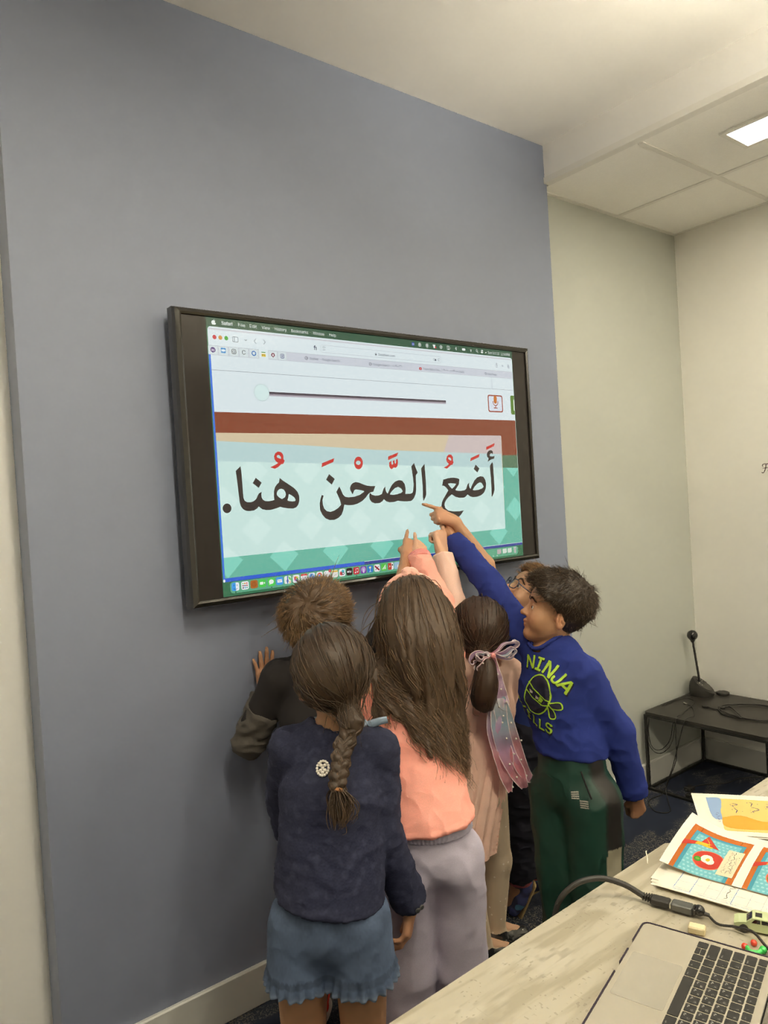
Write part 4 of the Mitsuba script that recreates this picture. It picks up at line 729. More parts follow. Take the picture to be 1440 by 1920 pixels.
def short_hair(K, rng, n, per, length, color, crown, lift, rad=0.0008, fwd=0.35, tipc=None, region=hairline, wave=0.002, jitter=0.45):
    p = scalp(n, region, rng); coll = cap_nodes(K); P0 = to_world(K, p); d, N = grad(coll, P0); cw = to_world(K, crown)
    def flow(P):
        v = P - cw; v /= np.linalg.norm(v, axis=1, keepdims=True) + 1e-6; _, g = grad(coll, P); sw = np.cross(g, v)
        return v * 0.8 + sw * 0.45 + K.hf * fwd - K.hu * 0.12
    L = length(p); q = p * 34; jit = jitter * (np.stack([meshkit.noise(q, 1), meshkit.noise(q, 2), meshkit.noise(q, 3)], 1) - 0.5) + rng.normal(0, 0.05, P0.shape)
    D0 = N * lift(p)[:, None] + flow(P0) + jit; D0 /= np.linalg.norm(D0, axis=1, keepdims=True)
    def want(P, t, D): w = flow(P) + jit + N * (lift(p)[:, None] * (1 - t)); return w / np.linalg.norm(w, axis=1, keepdims=True)
    off = rng.uniform(0.001, 0.006, len(p)) * (L / 0.045) + 0.007 * (meshkit.noise(p * 40, 9) - 0.4) * (L / 0.05)
    G = grow(P0 - N * 0.004, D0, 7, L / 7, want, coll, np.minimum(off, 0.016), 0.4)
    S = rs(strands(G, per, rng, 0.0058, 0.8, wave, 0.06, 0.02), 5)
    base = net(Cloud(np.vstack([dense(G[:, :5], 2), scalp_fill(K, region, rng)]), 0.0044, 6), 0.0052)
    base = (relax(*base, 2), base[1])
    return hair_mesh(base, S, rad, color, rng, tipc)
def crease(c, amt): return c * amt
jobs = {}

# ---- the boy at the left with his hand on the wall
def kid_wall():
    rng = np.random.default_rng(11)
    K = make_kid(1.03, (-.455, -.275, .63), (-.455, -.27, .76), (-.45, -.255, .90), (-.435, -.245, 1.045), (-.425, -.238, 1.163), (.80, .50, .25), (-.18, -.05, 1),
                 [(-.535, -.165, 1.01), (-.335, -.325, 1.03)], [(-.600, -.090, .828), (-.17, -.26, 1.14)], [(-.508, -.032, .936), (-.014, -.15, 1.311)],
                 [((0.10, 0.12, 1.0), (0, -1, 0.06), 'flat', 1.02), ((.077, .045, .080), (-.35, -.75, .35), 'point', 1.0)],
                 [(-.505, -.225, .59), (-.415, -.325, .59)], [(-.51, -.215, .335), (-.425, -.31, .335)], [(-.515, -.205, .068), (-.43, -.30, .068)], [(-.44, -.125, .026), (-.345, -.225, .026)])
    body = net(K.body, 0.0048)
    top = Uni([torso(K, 0.016), Cut(arm(K, 0, 0.012), [(K.el[0] + (K.sh[0] - K.el[0]) * 0.22, K.el[0] - K.sh[0])]), Cut(arm(K, 1, 0.010), [(K.el[1], K.wr[1] - K.el[1])])], 0.02)
    top = Sub(Cut(top, [(K.pelvis - K.up * 0.005, -K.up)]), neck_hole(K), 0.004)
    sl = Sub(Cut(arm(K, 0, 0.017, flare=0.004), [(K.wr[0] - unit(K.wr[0] - K.el[0]) * 0.006, K.wr[0] - K.el[0]), (K.sh[0] + (K.el[0] - K.sh[0]) * 0.50, K.sh[0] - K.el[0])]), rc(K.wr[0], K.wr[0] + unit(K.wr[0] - K.el[0]) * 0.1, 0.025, 0.03), 0.003)
    pants = Uni([Cut(leg(K, i, 0.014), [(K.an[i] + [0, 0, 0.008], (0, 0, -1))]) for i in (0, 1)] + [sg(K.pelvis - K.up * 0.02, K.waist - K.up * 0.04, K.hipR, 0.112, 0.092, 0.102, 0.084)], 0.02)
    out = dict(K=K, body=(body, skin_colors(K, body[0], 'tan')), parts=[
        ('shirt', garment(top, 0.006, [(0.006, (14, 14, 9), 0)], 3), 'cloth_black', 'black'), ('sleeve', garment(sl, 0.0045, [(0.006, (16, 16, 34), 1)], 4), 'cloth_grey', 'charcoal grey sleeve'),
        ('trousers', garment(pants, 0.007, [(0.006, (18, 18, 10), 0)], 5), 'cloth_navy', None)])
    for i in (0, 1): out['parts'] += [('shoe', garment(shoe_node(K, i), 0.005), 'shoe_red', 'red shoe with a white sole'), ('sole', tube_side(K, i), 'shoe_white', None)]
    crown = (0.012, -0.070, 0.085)
    out['hair'] = short_hair(K, rng, 700, 7, lambda p: 0.046 + 0.010 * (p[:, 2] > 0.04), (0.080, 0.046, 0.024), crown, lambda p: np.full(len(p), 0.07), jitter=0.22, rad=0.001, fwd=0.15, tipc=(0.21, 0.125, 0.062), region=lambda p: hairline(p) | ((p[:, 1] < -0.03) & (p[:, 2] > -0.055)))
    out['glasses'] = glasses(K); return out
def tube_side(K, i):
    a, t = K.an[i], K.toe[i]; fl = unit([t[0] - a[0], t[1] - a[1], 0]); sd = np.array([-fl[1], fl[0], 0]); ps = []
    for s in (1, -1): ps.append(tubes(spline([a - fl * 0.045 * K.s + [0, 0, -0.045 * K.s] + sd * s * 0.020, a + fl * 0.01 + [0, 0, -0.046 * K.s] + sd * s * 0.036 * K.s, t + [0, 0, -0.012] - fl * 0.02 + sd * s * 0.034 * K.s, t + [0, 0, -0.010] + fl * 0.026], 6)[None], 0.008, 6))
    return np.vstack([p[0] for p in ps]), np.vstack([ps[0][1], ps[1][1] + len(ps[0][0])])
def glasses(K, w=0.0235, h=0.0185):
    """rims, bridge and temples in one mesh, lenses apart"""
    rims, lens = [], []
    a = np.linspace(0, 2 * np.pi, 28)
    for s in (-1, 1):
        e = np.abs(np.cos(a)) ** 0.7 * np.sign(np.cos(a)), np.abs(np.sin(a)) ** 0.7 * np.sign(np.sin(a))
        P = np.stack([s * 0.030 + w * e[0], 0.097 - 0.10 * np.maximum(np.abs(s * 0.030 + w * e[0]) - 0.03, 0) * 3, -0.003 + h * e[1]], 1); rims.append(tubes(to_world(K, P)[None], 0.0016, 6))
        rims.append(tubes(to_world(K, spline([(s * 0.054, 0.090, 0.006), (s * 0.070, 0.060, 0.004), (s * 0.0775, 0.010, 0.004), (s * 0.078, -0.014, -0.002), (s * 0.074, -0.030, -0.018)], 5))[None], 0.0019, 6))
        c = P.mean(0); q = to_world(K, np.vstack([P, c + [0, 0.001, 0]])); n = len(P); lens.append((q, np.stack([np.arange(n - 1), np.arange(1, n), np.full(n - 1, n)], 1)))
    rims.append(tubes(to_world(K, spline([(-0.007, 0.099, 0.000), (0, 0.101, 0.003), (0.007, 0.099, 0.000)], 4))[None], 0.0017, 6))
    def join(ms):
        o, V, F = 0, [], []
        for v, f in ms: V.append(v); F.append(f + o); o += len(v)
        return np.vstack(V), np.vstack(F)
    return join(rims), join(lens)
def join(ms):
    o, V, F = 0, [], []
    for v, f in ms: V.append(np.asarray(v)); F.append(np.asarray(f) + o); o += len(v)
    return np.vstack(V), np.vstack(F)

# ---- the girl in the navy jacket, with a braid
def kid_jacket():
    rng = np.random.default_rng(12)
    K = make_kid(1.0, (-.722, -.675, .645), (-.712, -.662, .74), (-.684, -.648, .86), (-.648, -.636, .985), (-.648, -.632, 1.112), (.58, .80, .06), (-.04, .02, 1),
                 [(-.735, -.572, .953), (-.580, -.688, .940)], [(-.705, -.475, .81), (-.585, -.700, .745)], [(-.66, -.40, .69), (-.512, -.694, .560)],
                 [((.4, .8, .1), (-.5, .1, .8), 'relax', 0.95), ((-.28, -.05, -.95), (.62, -.75, -.1), 'relax', 0.98)],
                 [(-.772, -.632, .60), (-.676, -.716, .60)], [(-.778, -.625, .325), (-.680, -.714, .325)], [(-.778, -.63, .066), (-.680, -.72, .066)], [(-.705, -.535, .026), (-.608, -.625, .026)])
    body = net(K.body, 0.0048)
    hr = K.hipR; hem = K.pelvis + [0.0, 0.0, 0.005]
    jk = Uni([sg(K.chest, K.pelvis - [0, 0, 0.02], hr, 0.112, 0.088, 0.122, 0.102), sg(K.chest, K.neck0 - K.up * 0.02, K.shR_, 0.112, 0.088, 0.090, 0.062)] + [rc(K.neck0 - K.up * 0.02, K.sh[i], 0.044, 0.046) for i in (0, 1)], 0.024)
    jk = Cut(jk, [(hem, (-.10, .08, -1))])
    sl = [Sub(Cut(arm(K, i, 0.012, r=(0.037, 0.031, 0.024), flare=0.004), [(K.wr[i] - unit(K.wr[i] - K.el[i]) * 0.004, K.wr[i] - K.el[i])]), rc(K.wr[i] - unit(K.wr[i] - K.el[i]) * 0.01, K.wr[i] + unit(K.wr[i] - K.el[i]) * 0.1, 0.032, 0.04), 0.003) for i in (0, 1)]
    jacket = Sub(Uni([jk] + sl, 0.013), neck_hole(K), 0.004)
    v, f = garment(jacket, 0.0048, [(0.004, (12, 12, 10), 1.4), (0.0022, (34, 34, 40), 1)], 21)
    hipn = [sg(K.pelvis + [0, 0, 0.04], K.pelvis - [0, 0, 0.045], hr, 0.100, 0.084, 0.112, 0.094)]
    sh = Uni(hipn + [sg(K.hip[i] + [0, 0, 0.0], K.hip[i] + (K.kn[i] - K.hip[i]) * 0.75, hr, 0.070, 0.080, 0.080, 0.090) for i in (0, 1)], 0.018)
    bot = [(np.array([0, 0, 0.482]), (0.0, 0.0, -1))]
    sh = Sub(Cut(sh, bot + [(hem + [0, 0, 0.012], (0, 0, 1))]), Uni([rc(K.hip[i] - [0, 0, 0.095], K.hip[i] - [0, 0, 0.3], 0.064, 0.072) for i in (0, 1)], 0), 0.004)
    sv, sf = garment(sh, 0.0042, [(0.0022, (26, 26, 20), 1.3)], 23)
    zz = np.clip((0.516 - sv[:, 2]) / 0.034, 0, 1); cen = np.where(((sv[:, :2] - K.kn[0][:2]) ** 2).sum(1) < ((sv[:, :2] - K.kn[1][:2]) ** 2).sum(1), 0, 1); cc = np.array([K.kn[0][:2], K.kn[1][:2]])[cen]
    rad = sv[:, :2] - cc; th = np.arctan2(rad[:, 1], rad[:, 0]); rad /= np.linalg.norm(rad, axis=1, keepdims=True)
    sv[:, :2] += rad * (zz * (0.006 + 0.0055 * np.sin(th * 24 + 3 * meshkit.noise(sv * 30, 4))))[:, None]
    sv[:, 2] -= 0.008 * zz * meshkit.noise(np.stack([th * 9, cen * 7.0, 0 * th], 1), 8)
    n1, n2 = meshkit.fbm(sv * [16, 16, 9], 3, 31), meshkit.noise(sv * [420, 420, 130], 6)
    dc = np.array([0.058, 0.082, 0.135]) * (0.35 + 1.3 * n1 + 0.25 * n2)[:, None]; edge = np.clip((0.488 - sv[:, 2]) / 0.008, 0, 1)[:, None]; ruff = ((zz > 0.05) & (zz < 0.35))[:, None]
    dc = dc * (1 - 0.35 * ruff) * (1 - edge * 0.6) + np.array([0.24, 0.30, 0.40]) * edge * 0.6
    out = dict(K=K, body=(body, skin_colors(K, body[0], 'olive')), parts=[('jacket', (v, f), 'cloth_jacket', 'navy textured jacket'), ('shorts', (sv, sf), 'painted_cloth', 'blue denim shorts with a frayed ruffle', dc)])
    # denim collar
    cr = []
    side = np.cross(K.up, K.fwd); a = np.linspace(-0.2, np.pi * 1.2, 30); P = K.neck0 + K.up * 0.020 + 0.060 * (np.cos(a)[:, None] * side + np.sin(a)[:, None] * K.fwd)
    cr.append(tubes(P[None], 0.010, 6)); side = -side; tip = K.neck0 + K.up * 0.014 + side * 0.060 - K.fwd * 0.004
    cr.append(tubes(spline([tip - K.fwd * 0.02, tip, tip + side * 0.030 + K.up * 0.012, tip + side * 0.052 + K.up * 0.018], 5)[None], np.linspace(0.011, 0.008, 16)[None], 8))
    out['parts'].append(('collar', join(cr), 'cloth_denim', 'pale blue denim collar'))
    # brooch and cuff buttons
    bp = onto(jacket, [A3(-.772, -.74, .985)], 0.003)[0]; _, bn = grad(jacket, bp[None]); bn = bn[0]; bx = unit(np.cross([0, 0, 1], bn)); bz = np.cross(bn, bx); ms = []
    for k in range(16): ms.append(trimesh.creation.icosphere(1, 0.0032).apply_translation(bp + bx * 0.0125 * math.cos(k * math.pi / 8) + bz * 0.0155 * math.sin(k * math.pi / 8)))
    for dx, dz in ((-0.004, 0.006), (0.004, 0.006), (0, 0), (-0.005, -0.005), (0.005, -0.004), (0, -0.009)): ms.append(trimesh.creation.icosphere(1, 0.0042).apply_translation(bp + bx * dx + bz * dz))
    ms = cat_mesh(ms); out['parts'].append(('brooch', (ms.vertices, ms.faces), 'pearl', 'white beaded oval brooch'))
    fd = unit(K.wr[1] - K.el[1]); od = unit(A3(-.20, -.95, 0.15)); od = unit(od - fd * (od @ fd)); sd = np.cross(fd, od)
    for kk in (-1, 1):
        q = onto(jacket, [K.wr[1] - fd * 0.016 + od * 0.065 + sd * kk * 0.008], 0.006)[0]; b = lathe([(0, 0.003), (0.004, 0.003), (0.0058, 0.0022), (0.006, 0), (0, 0)], 14); _, g = grad(jacket, q[None]); g = g[0]; x = unit(np.cross(fd, g)); b.apply_transform(frame_m(q, x, np.cross(g, x), g)); out['parts'].append(('button', (b.vertices, b.faces), 'steel', None))
    for i in (0, 1): out['parts'].append(('shoe', garment(shoe_node(K, i), 0.006), 'shoe_white', 'white shoe'))
    # hair: combed back to the nape, braid, tuft
    B = A3(-.668, -.728, 1.030); p = scalp(620, lambda p: hairline(p) | ((p[:, 1] < -0.02) & (p[:, 2] > -0.06)), rng); P0 = to_world(K, p); coll = cap_nodes(K)
    t = np.linspace(0, 1, 14)[None, :, None]; c0 = to_world(K, CRANIUM[0]); M = np.array([K.hx * CRANIUM[1][0], K.hf * CRANIUM[1][1], K.hu * CRANIUM[1][2]]) * K.hk; Mi = np.linalg.inv(M)
    u0 = (P0 - c0) @ Mi; low = c0 - (c0 - A3(-.672, -.712, 1.055)); u1 = unit((A3(-.665, -.722, 1.050) - c0) @ Mi)
    bias = rng.normal(0, 0.10, (len(p), 1, 3)); sagv = np.array([0, -0.0, 0.0])
    U = u0[:, None] * (1 - t ** 1.2) + u1 * t ** 1.2 * 1.0 + bias * t * (1 - t); U /= np.linalg.norm(U, axis=2, keepdims=True)
    lay = rng.uniform(0.02, 0.14, (len(p), 1, 1)) + 0.16 * np.sin(np.pi * np.clip(t * 1.0, 0, 1)) * np.clip(0.4 - u0[:, None, 2:] * 0.2, 0, 0.6)
    G = c0 + (U * (1 + lay)) @ M; w = np.clip((t - 0.72) / 0.28, 0, 1) ** 1.5; Bj = B + rng.normal(0, 0.008, (len(p), 1, 3)); G = G * (1 - w) + Bj * w
    S1 = rs(strands(G, 4, rng, 0.0060, 0.7, 0.0012, 0.07, 0.03), 10)
    path = spline([B, A3(-.712, -.752, 0.990), A3(-.736, -.768, .955), A3(-.749, -.777, .921)], 24); n = len(path); s = np.linspace(0, 1, n); tn = unit(np.gradient(path, axis=0).mean(0)); X = unit(np.cross(tn, -K.fwd)); Y = np.cross(tn, X); br, Sb = [], []
    for k in range(3):
        ph = 2 * np.pi * k / 3; wv = 2 * np.pi * 2.1 * s + ph; amp = 0.0135 * (1 - 0.25 * s)
        L = path + (amp * np.sin(wv))[:, None] * X + (0.62 * amp * np.sin(2 * wv))[:, None] * Y; br.append(L)
        m = 170; o = rng.normal(0, 1, (m, 2)); o /= np.maximum(1, np.linalg.norm(o, axis=1, keepdims=True)); r = 0.0132 * (1 - 0.2 * s)
        tl = np.gradient(L, axis=0); tl /= np.linalg.norm(tl, axis=1, keepdims=True); a = np.cross(tl, Y); a /= np.linalg.norm(a, axis=1, keepdims=True); b = np.cross(tl, a)
        Sb.append(L[None] + r[None, :, None] * (o[:, :1, None] * a[None] + o[:, 1:, None] * b[None]))
    E = path[-1]; tip = A3(-.757, -.785, .862); m = 150; o = rng.normal(0, 1, (m, 1, 3)); tt = np.linspace(0, 1, n)[None, :, None]
    Sb.append(E + (tip - E + A3(0.012, -0.004, 0) * np.sin(3 * tt)) * tt + o * (0.005 + 0.0085 * np.sin(np.pi * np.clip(tt * 0.85, 0, 1))))
    Sb = np.vstack(Sb)[:, ::2]; Sb = np.stack([np.stack([np.interp(np.linspace(0, 1, 14), np.linspace(0, 1, Sb.shape[1]), Sb[i, :, c]) for c in range(3)], 1) for i in range(len(Sb))])
    base = net(Cloud(np.vstack([dense(G[::2, 1:], 2), scalp_fill(K, lambda p: hairline(p) | ((p[:, 1] < -0.02) & (p[:, 2] > -0.06)), rng)]), 0.0046, 5), 0.0054); base = (relax(*base, 2), base[1])
    bb = net(Cloud(np.vstack(br + [E + (tip - E) * q for q in np.linspace(0, 0.9, 10)[:, None]]), 0.0048, 4), 0.0030); base = join([base, bb])
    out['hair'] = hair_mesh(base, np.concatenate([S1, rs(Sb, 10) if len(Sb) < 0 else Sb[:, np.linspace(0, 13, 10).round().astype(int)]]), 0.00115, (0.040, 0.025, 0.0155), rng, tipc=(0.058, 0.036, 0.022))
    ring = lathe([(0.010, -0.004), (0.0138, -0.003), (0.0142, 0), (0.0138, 0.003), (0.010, 0.004)], 20); td = unit(tip - B); x = unit(np.cross(td, [0.2, 1, 0])); ring.apply_transform(frame_m(E, x, np.cross(td, x), td)); out['parts'].append(('hair_elastic', (ring.vertices, ring.faces), 'elastic', 'brown hair elastic'))
    return out

# ---- the girl in the peach shirt, long wavy hair and a headband
def kid_peach():
    rng = np.random.default_rng(13)
    K = make_kid(1.04, (-.412, -.655, .668), (-.392, -.612, .775), (-.345, -.535, .895), (-.285, -.468, 1.030), (-.247, -.44, 1.180), (.50, .80, .22), (-.06, -.10, 1),
                 [(-.395, -.405, 1.005), (-.168, -.475, 1.055)], [(-.405, -.420, .81), (-.055, -.335, 1.185)], [(-.30, -.425, .725), (.014, -.175, 1.312)],
                 [((.9, .2, -.1), (-.2, -.8, .5), 'relax', 0.95), ((.105, .088, .098), (.05, -.80, .55), 'point', 0.95)],
                 [(-.468, -.623, .62), (-.358, -.688, .62)], [(-.474, -.610, .35), (-.352, -.672, .355)], [(-.474, -.612, .068), (-.340, -.682, .068)], [(-.40, -.51, .028), (-.29, -.565, .028)])
    body = net(K.body, 0.0048); hr = K.hipR
    tee = Uni([torso(K, 0.013), sg(K.waist, K.pelvis + [0, 0, 0.02], hr, 0.108, 0.092, 0.121, 0.112)], 0.02)
    tee = Cut(tee, [(K.pelvis + A3(0, 0, 0.048), (0.06, -0.05, -1)), ])
    slv = [Cut(arm(K, 0, 0.015), [(K.wr[0], K.wr[0] - K.el[0])]), Cut(arm(K, 1, 0.014, flare=0.002), [(K.wr[1] - unit(K.wr[1] - K.el[1]) * 0.008, K.wr[1] - K.el[1])])]
    shirt = Sub(Uni([tee] + slv, 0.022), neck_hole(K), 0.004)
    v, f = garment(shirt, 0.0052, [(0.0055, (11, 11, 8), 1.5), (0.0025, (24, 24, 15), 1.2)], 41)
    hemz = np.clip(1 - np.abs((v - (K.pelvis + A3(0, 0, 0.048))) @ unit((0.06, -0.05, -1)) + 0.006) / 0.010, 0, 1); nn = vnorm(v, f); v = v + nn * (0.004 * hemz)[:, None]
    pn = Uni([Cut(sg(K.pelvis + [0, 0, 0.05], K.pelvis - [0, 0, 0.02], hr, 0.100, 0.086, 0.110, 0.096), [(K.pelvis + [0, 0, 0.060], (0, 0, 1))])] + [sg(K.pelvis - [0, 0, 0.03] + (K.hip[i] - K.pelvis) * 0.75 - K.fwd * 0.03, K.hip[i] - [0, 0, 0.05], hr, 0.056, 0.070, 0.062, 0.074) for i in (0, 1)] + [Cut(leg(K, i, 0.010, extra=(-0.004, 0.010, 0.024)), [(K.an[i] + [0, 0, -0.012], (0, 0, -1))]) for i in (0, 1)], 0.010)
    pv, pf = garment(pn, 0.0056, [(0.0045, (11, 11, 4), 1.4), (0.002, (12, 12, 16), 1.2)], 43)
    th = np.arctan2((pv - K.pelvis) @ K.fwd, (pv - K.pelvis) @ hr)
    wb = sg(K.pelvis + [0, 0, 0.030], K.pelvis + [0, 0, 0.055], hr, 0.106, 0.092, 0.104, 0.090); wb = Cut(wb, [(K.pelvis + [0, 0, 0.026], (0, 0, -1)), (K.pelvis + [0, 0, 0.062], (0, 0, 1))])
    wv, wf = net(wb, 0.004); tw = np.arctan2((wv - K.pelvis) @ K.fwd, (wv - K.pelvis) @ hr); rd = wv - K.pelvis; rd[:, 2] = 0; rd /= np.linalg.norm(rd, axis=1, keepdims=True) + 1e-9; wv = wv + rd * (0.0016 * np.sin(tw * 62) + 0.002)[:, None]
    out = dict(K=K, body=(body, skin_colors(K, body[0], 'fair')), parts=[('shirt', (v, f), 'cloth_peach', 'peach pink long-sleeved shirt'), ('trousers', (pv, pf), 'cloth_lavender', 'lavender grey sweatpants'), ('waistband', (wv, wf), 'cloth_lavender', 'ribbed lavender waistband')])
    cd = unit(K.wr[1] - K.el[1]); cn = K.wr[1] - cd * 0.010; x = unit(np.cross(cd, [0, 0, 1])); y = np.cross(cd, x); a = np.linspace(0, 2 * np.pi, 30)
    out['parts'].append(('cuff', join([tubes((cn - cd * q + 0.0365 * (np.cos(a)[:, None] * x + np.sin(a)[:, None] * y))[None], 0.0055, 6) for q in (0.0, 0.008, 0.016)]), 'cloth_rose', 'rose pink cuff'))
    for i in (0, 1): out['parts'].append(('shoe', garment(shoe_node(K, i), 0.006), 'shoe_white', 'white shoe'))
    # hair
    p = scalp(420, lambda p: (p[:, 1] < 0.006) & (p[:, 2] > -0.035 - 0.3 * np.maximum(-p[:, 1], 0)), rng); P0 = to_world(K, p); coll = Uni([cap_nodes(K), K.neckn, shirt], 0.01); d, N = grad(cap_nodes(K), P0)
    right = A3(.79, -.61, 0); sideness = (p[:, 0]); Ln = 0.385 + 0.04 * rng.normal(0, 1, len(p)) + 0.9 * np.clip(sideness, -0.06, 0.06) + 0.5 * (p[:, 2] - 0.03); Ln = np.clip(Ln, 0.25, 0.56)
    back = -K.hf
    drift = rng.normal(0, 0.05, (len(p), 3))
    def want(P, t, D):
        L = to_local(K, P); on = np.clip((L[:, 2] - 0.0) / 0.06, 0, 1)[:, None]
        out_ = np.sign(L[:, :1]) * K.hx * 0.12 * on + back * 0.75 * on
        w = out_ + np.array([0, 0, -1.0]) + right * (0.9 * np.clip(-L[:, :1] - 0.0, -0.04, 0.08) / 0.08 * np.clip(t - 0.2, 0, 1) + 0.10 * np.clip(t - 0.3, 0, 1)) + drift; return w / np.linalg.norm(w, axis=1, keepdims=True)
    D0 = N * 0.5 + back * 0.5 + drift; off = rng.uniform(0.002, 0.013, len(p)); G = grow(P0 - N * 0.004, D0 / np.linalg.norm(D0, axis=1, keepdims=True), 22, Ln / 22, want, coll, off, 0.4)
    S = rs(strands(G, 7, rng, 0.0072, 0.65, 0.0165, 0.130, 0.015), 16)
    tp = np.vstack([dense(G[:, :20], 3), scalp_fill(K, lambda p: (p[:, 1] < 0.006) & (p[:, 2] > -0.035 - 0.3 * np.maximum(-p[:, 1], 0)), rng)])
    base = net(Cloud(tp, 0.0048, 6), 0.0062); base = (relax(*base, 2), base[1])
    # loose flyaways at the left
    fp = scalp(70, lambda p: (p[:, 0] < -0.02) & (p[:, 2] > -0.02) & (p[:, 1] > -0.06), rng); F0 = to_world(K, fp); _, Nf = grad(cap_nodes(K), F0); kf = 23; tf = np.linspace(0, 1, kf)[None, :, None]; rv = rng.normal(0, 1, (len(fp), 1, 3))
    FS = F0[:, None] + (Nf[:, None] * 0.07 + A3(0, 0, -0.06)) * tf + rv * 0.02 * tf + A3(0, 0, -0.09) * tf ** 2 + np.sin(tf * 5 + rv[:, :, :1]) * 0.008 * rv
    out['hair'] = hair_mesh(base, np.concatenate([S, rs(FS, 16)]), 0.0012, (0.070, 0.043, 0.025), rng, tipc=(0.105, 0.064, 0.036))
    # headband with a knot at the top
    a = np.linspace(-0.08, np.pi + 0.08, 60); off = 0.017; Pb = np.stack([(CRANIUM[1][0] + off) * np.cos(a), np.full(60, 0.010) + 0.018 * np.sin(a), CRANIUM[0][2] + (CRANIUM[1][2] + off) * np.sin(a) - 0.012], 1)
    Pw = to_world(K, Pb); wid = 0.016 - 0.006 * np.exp(-((a - np.pi / 2) / 0.12) ** 2); ring = np.linspace(0, 2 * np.pi, 12, endpoint=False); tg = np.gradient(Pw, axis=0); tg /= np.linalg.norm(tg, axis=1, keepdims=True); cc = to_world(K, (0, 0.01, 0.02)); nr = Pw - cc; nr -= tg * (nr * tg).sum(1, keepdims=True); nr /= np.linalg.norm(nr, axis=1, keepdims=True); bi = np.cross(tg, nr)
    V = Pw[:, None] + (wid[:, None] * np.cos(ring))[..., None] * bi[:, None] + (0.0055 * np.sin(ring) * (1 + 0.35 * np.cos(ring * 5)))[None, :, None] * nr[:, None]; idx = np.arange(60 * 12).reshape(60, 12); r = np.roll(idx, -1, 1); q = np.stack([idx[:-1], idx[1:], r[1:], r[:-1]], -1).reshape(-1, 4)
    band = (V.reshape(-1, 3), np.vstack([q[:, [0, 1, 2]], q[:, [0, 2, 3]]]))
    top = to_world(K, (0, 0.030, CRANIUM[0][2] + CRANIUM[1][2] + 0.007)); kn = Uni([el(top + K.hx * s * 0.008, (0.016, 0.022, 0.014), K.hx, unit(K.hf + s * 0.5 * K.hx), K.hu) for s in (-1, 1)], 0.004); kv = net(kn, 0.003)
    kv = (folds(kv[0], kv[1], [(0.0025, (70, 70, 70), 1)], 5), kv[1])
    out['parts'] += [('headband', join([band, kv]), 'cloth_band', 'knotted peach headband')]
    return out
def ribbon(path, wdir, width, cols, seed=0, edge=0.0011, n=10, cup=0.15, wav=0.004):
    """a strip of tulle along the path with a corded edge: ((v, f, c), (v, f))"""
    p = spline(path, n); k = len(p); s = np.linspace(0, 1, k); w = np.interp(s, np.linspace(0, 1, len(width)), width)
    t = np.gradient(p, axis=0); t /= np.linalg.norm(t, axis=1, keepdims=True); b = np.asarray(wdir, float) - t * (t @ np.asarray(wdir, float))[:, None]; b /= np.linalg.norm(b, axis=1, keepdims=True); nn = np.cross(t, b)
    rng = np.random.default_rng(seed); ph = rng.uniform(0, 6, 3); u = np.linspace(-1, 1, 7)
    V = p[:, None] + b[:, None] * (w[:, None] * u)[..., None] + nn[:, None] * (cup * w[:, None] * (u ** 2 - 0.5) + wav * np.sin(u * 3 + s[:, None] * 11 + ph[0]) + wav * 0.6 * np.sin(s[:, None] * 23 + ph[1]))[..., None]
    C = np.stack([np.interp(s, np.linspace(0, 1, len(cols)), np.array(cols)[:, c]) for c in range(3)], 1)
    idx = np.arange(k * 7).reshape(k, 7); q = np.stack([idx[:-1, :-1], idx[1:, :-1], idx[1:, 1:], idx[:-1, 1:]], -1).reshape(-1, 4)
    return (V.reshape(-1, 3), np.vstack([q[:, [0, 1, 2]], q[:, [0, 2, 3]]]), np.repeat(C, 7, 0)), [tubes(V[:, e][None], edge, 5) for e in (0, 6)]

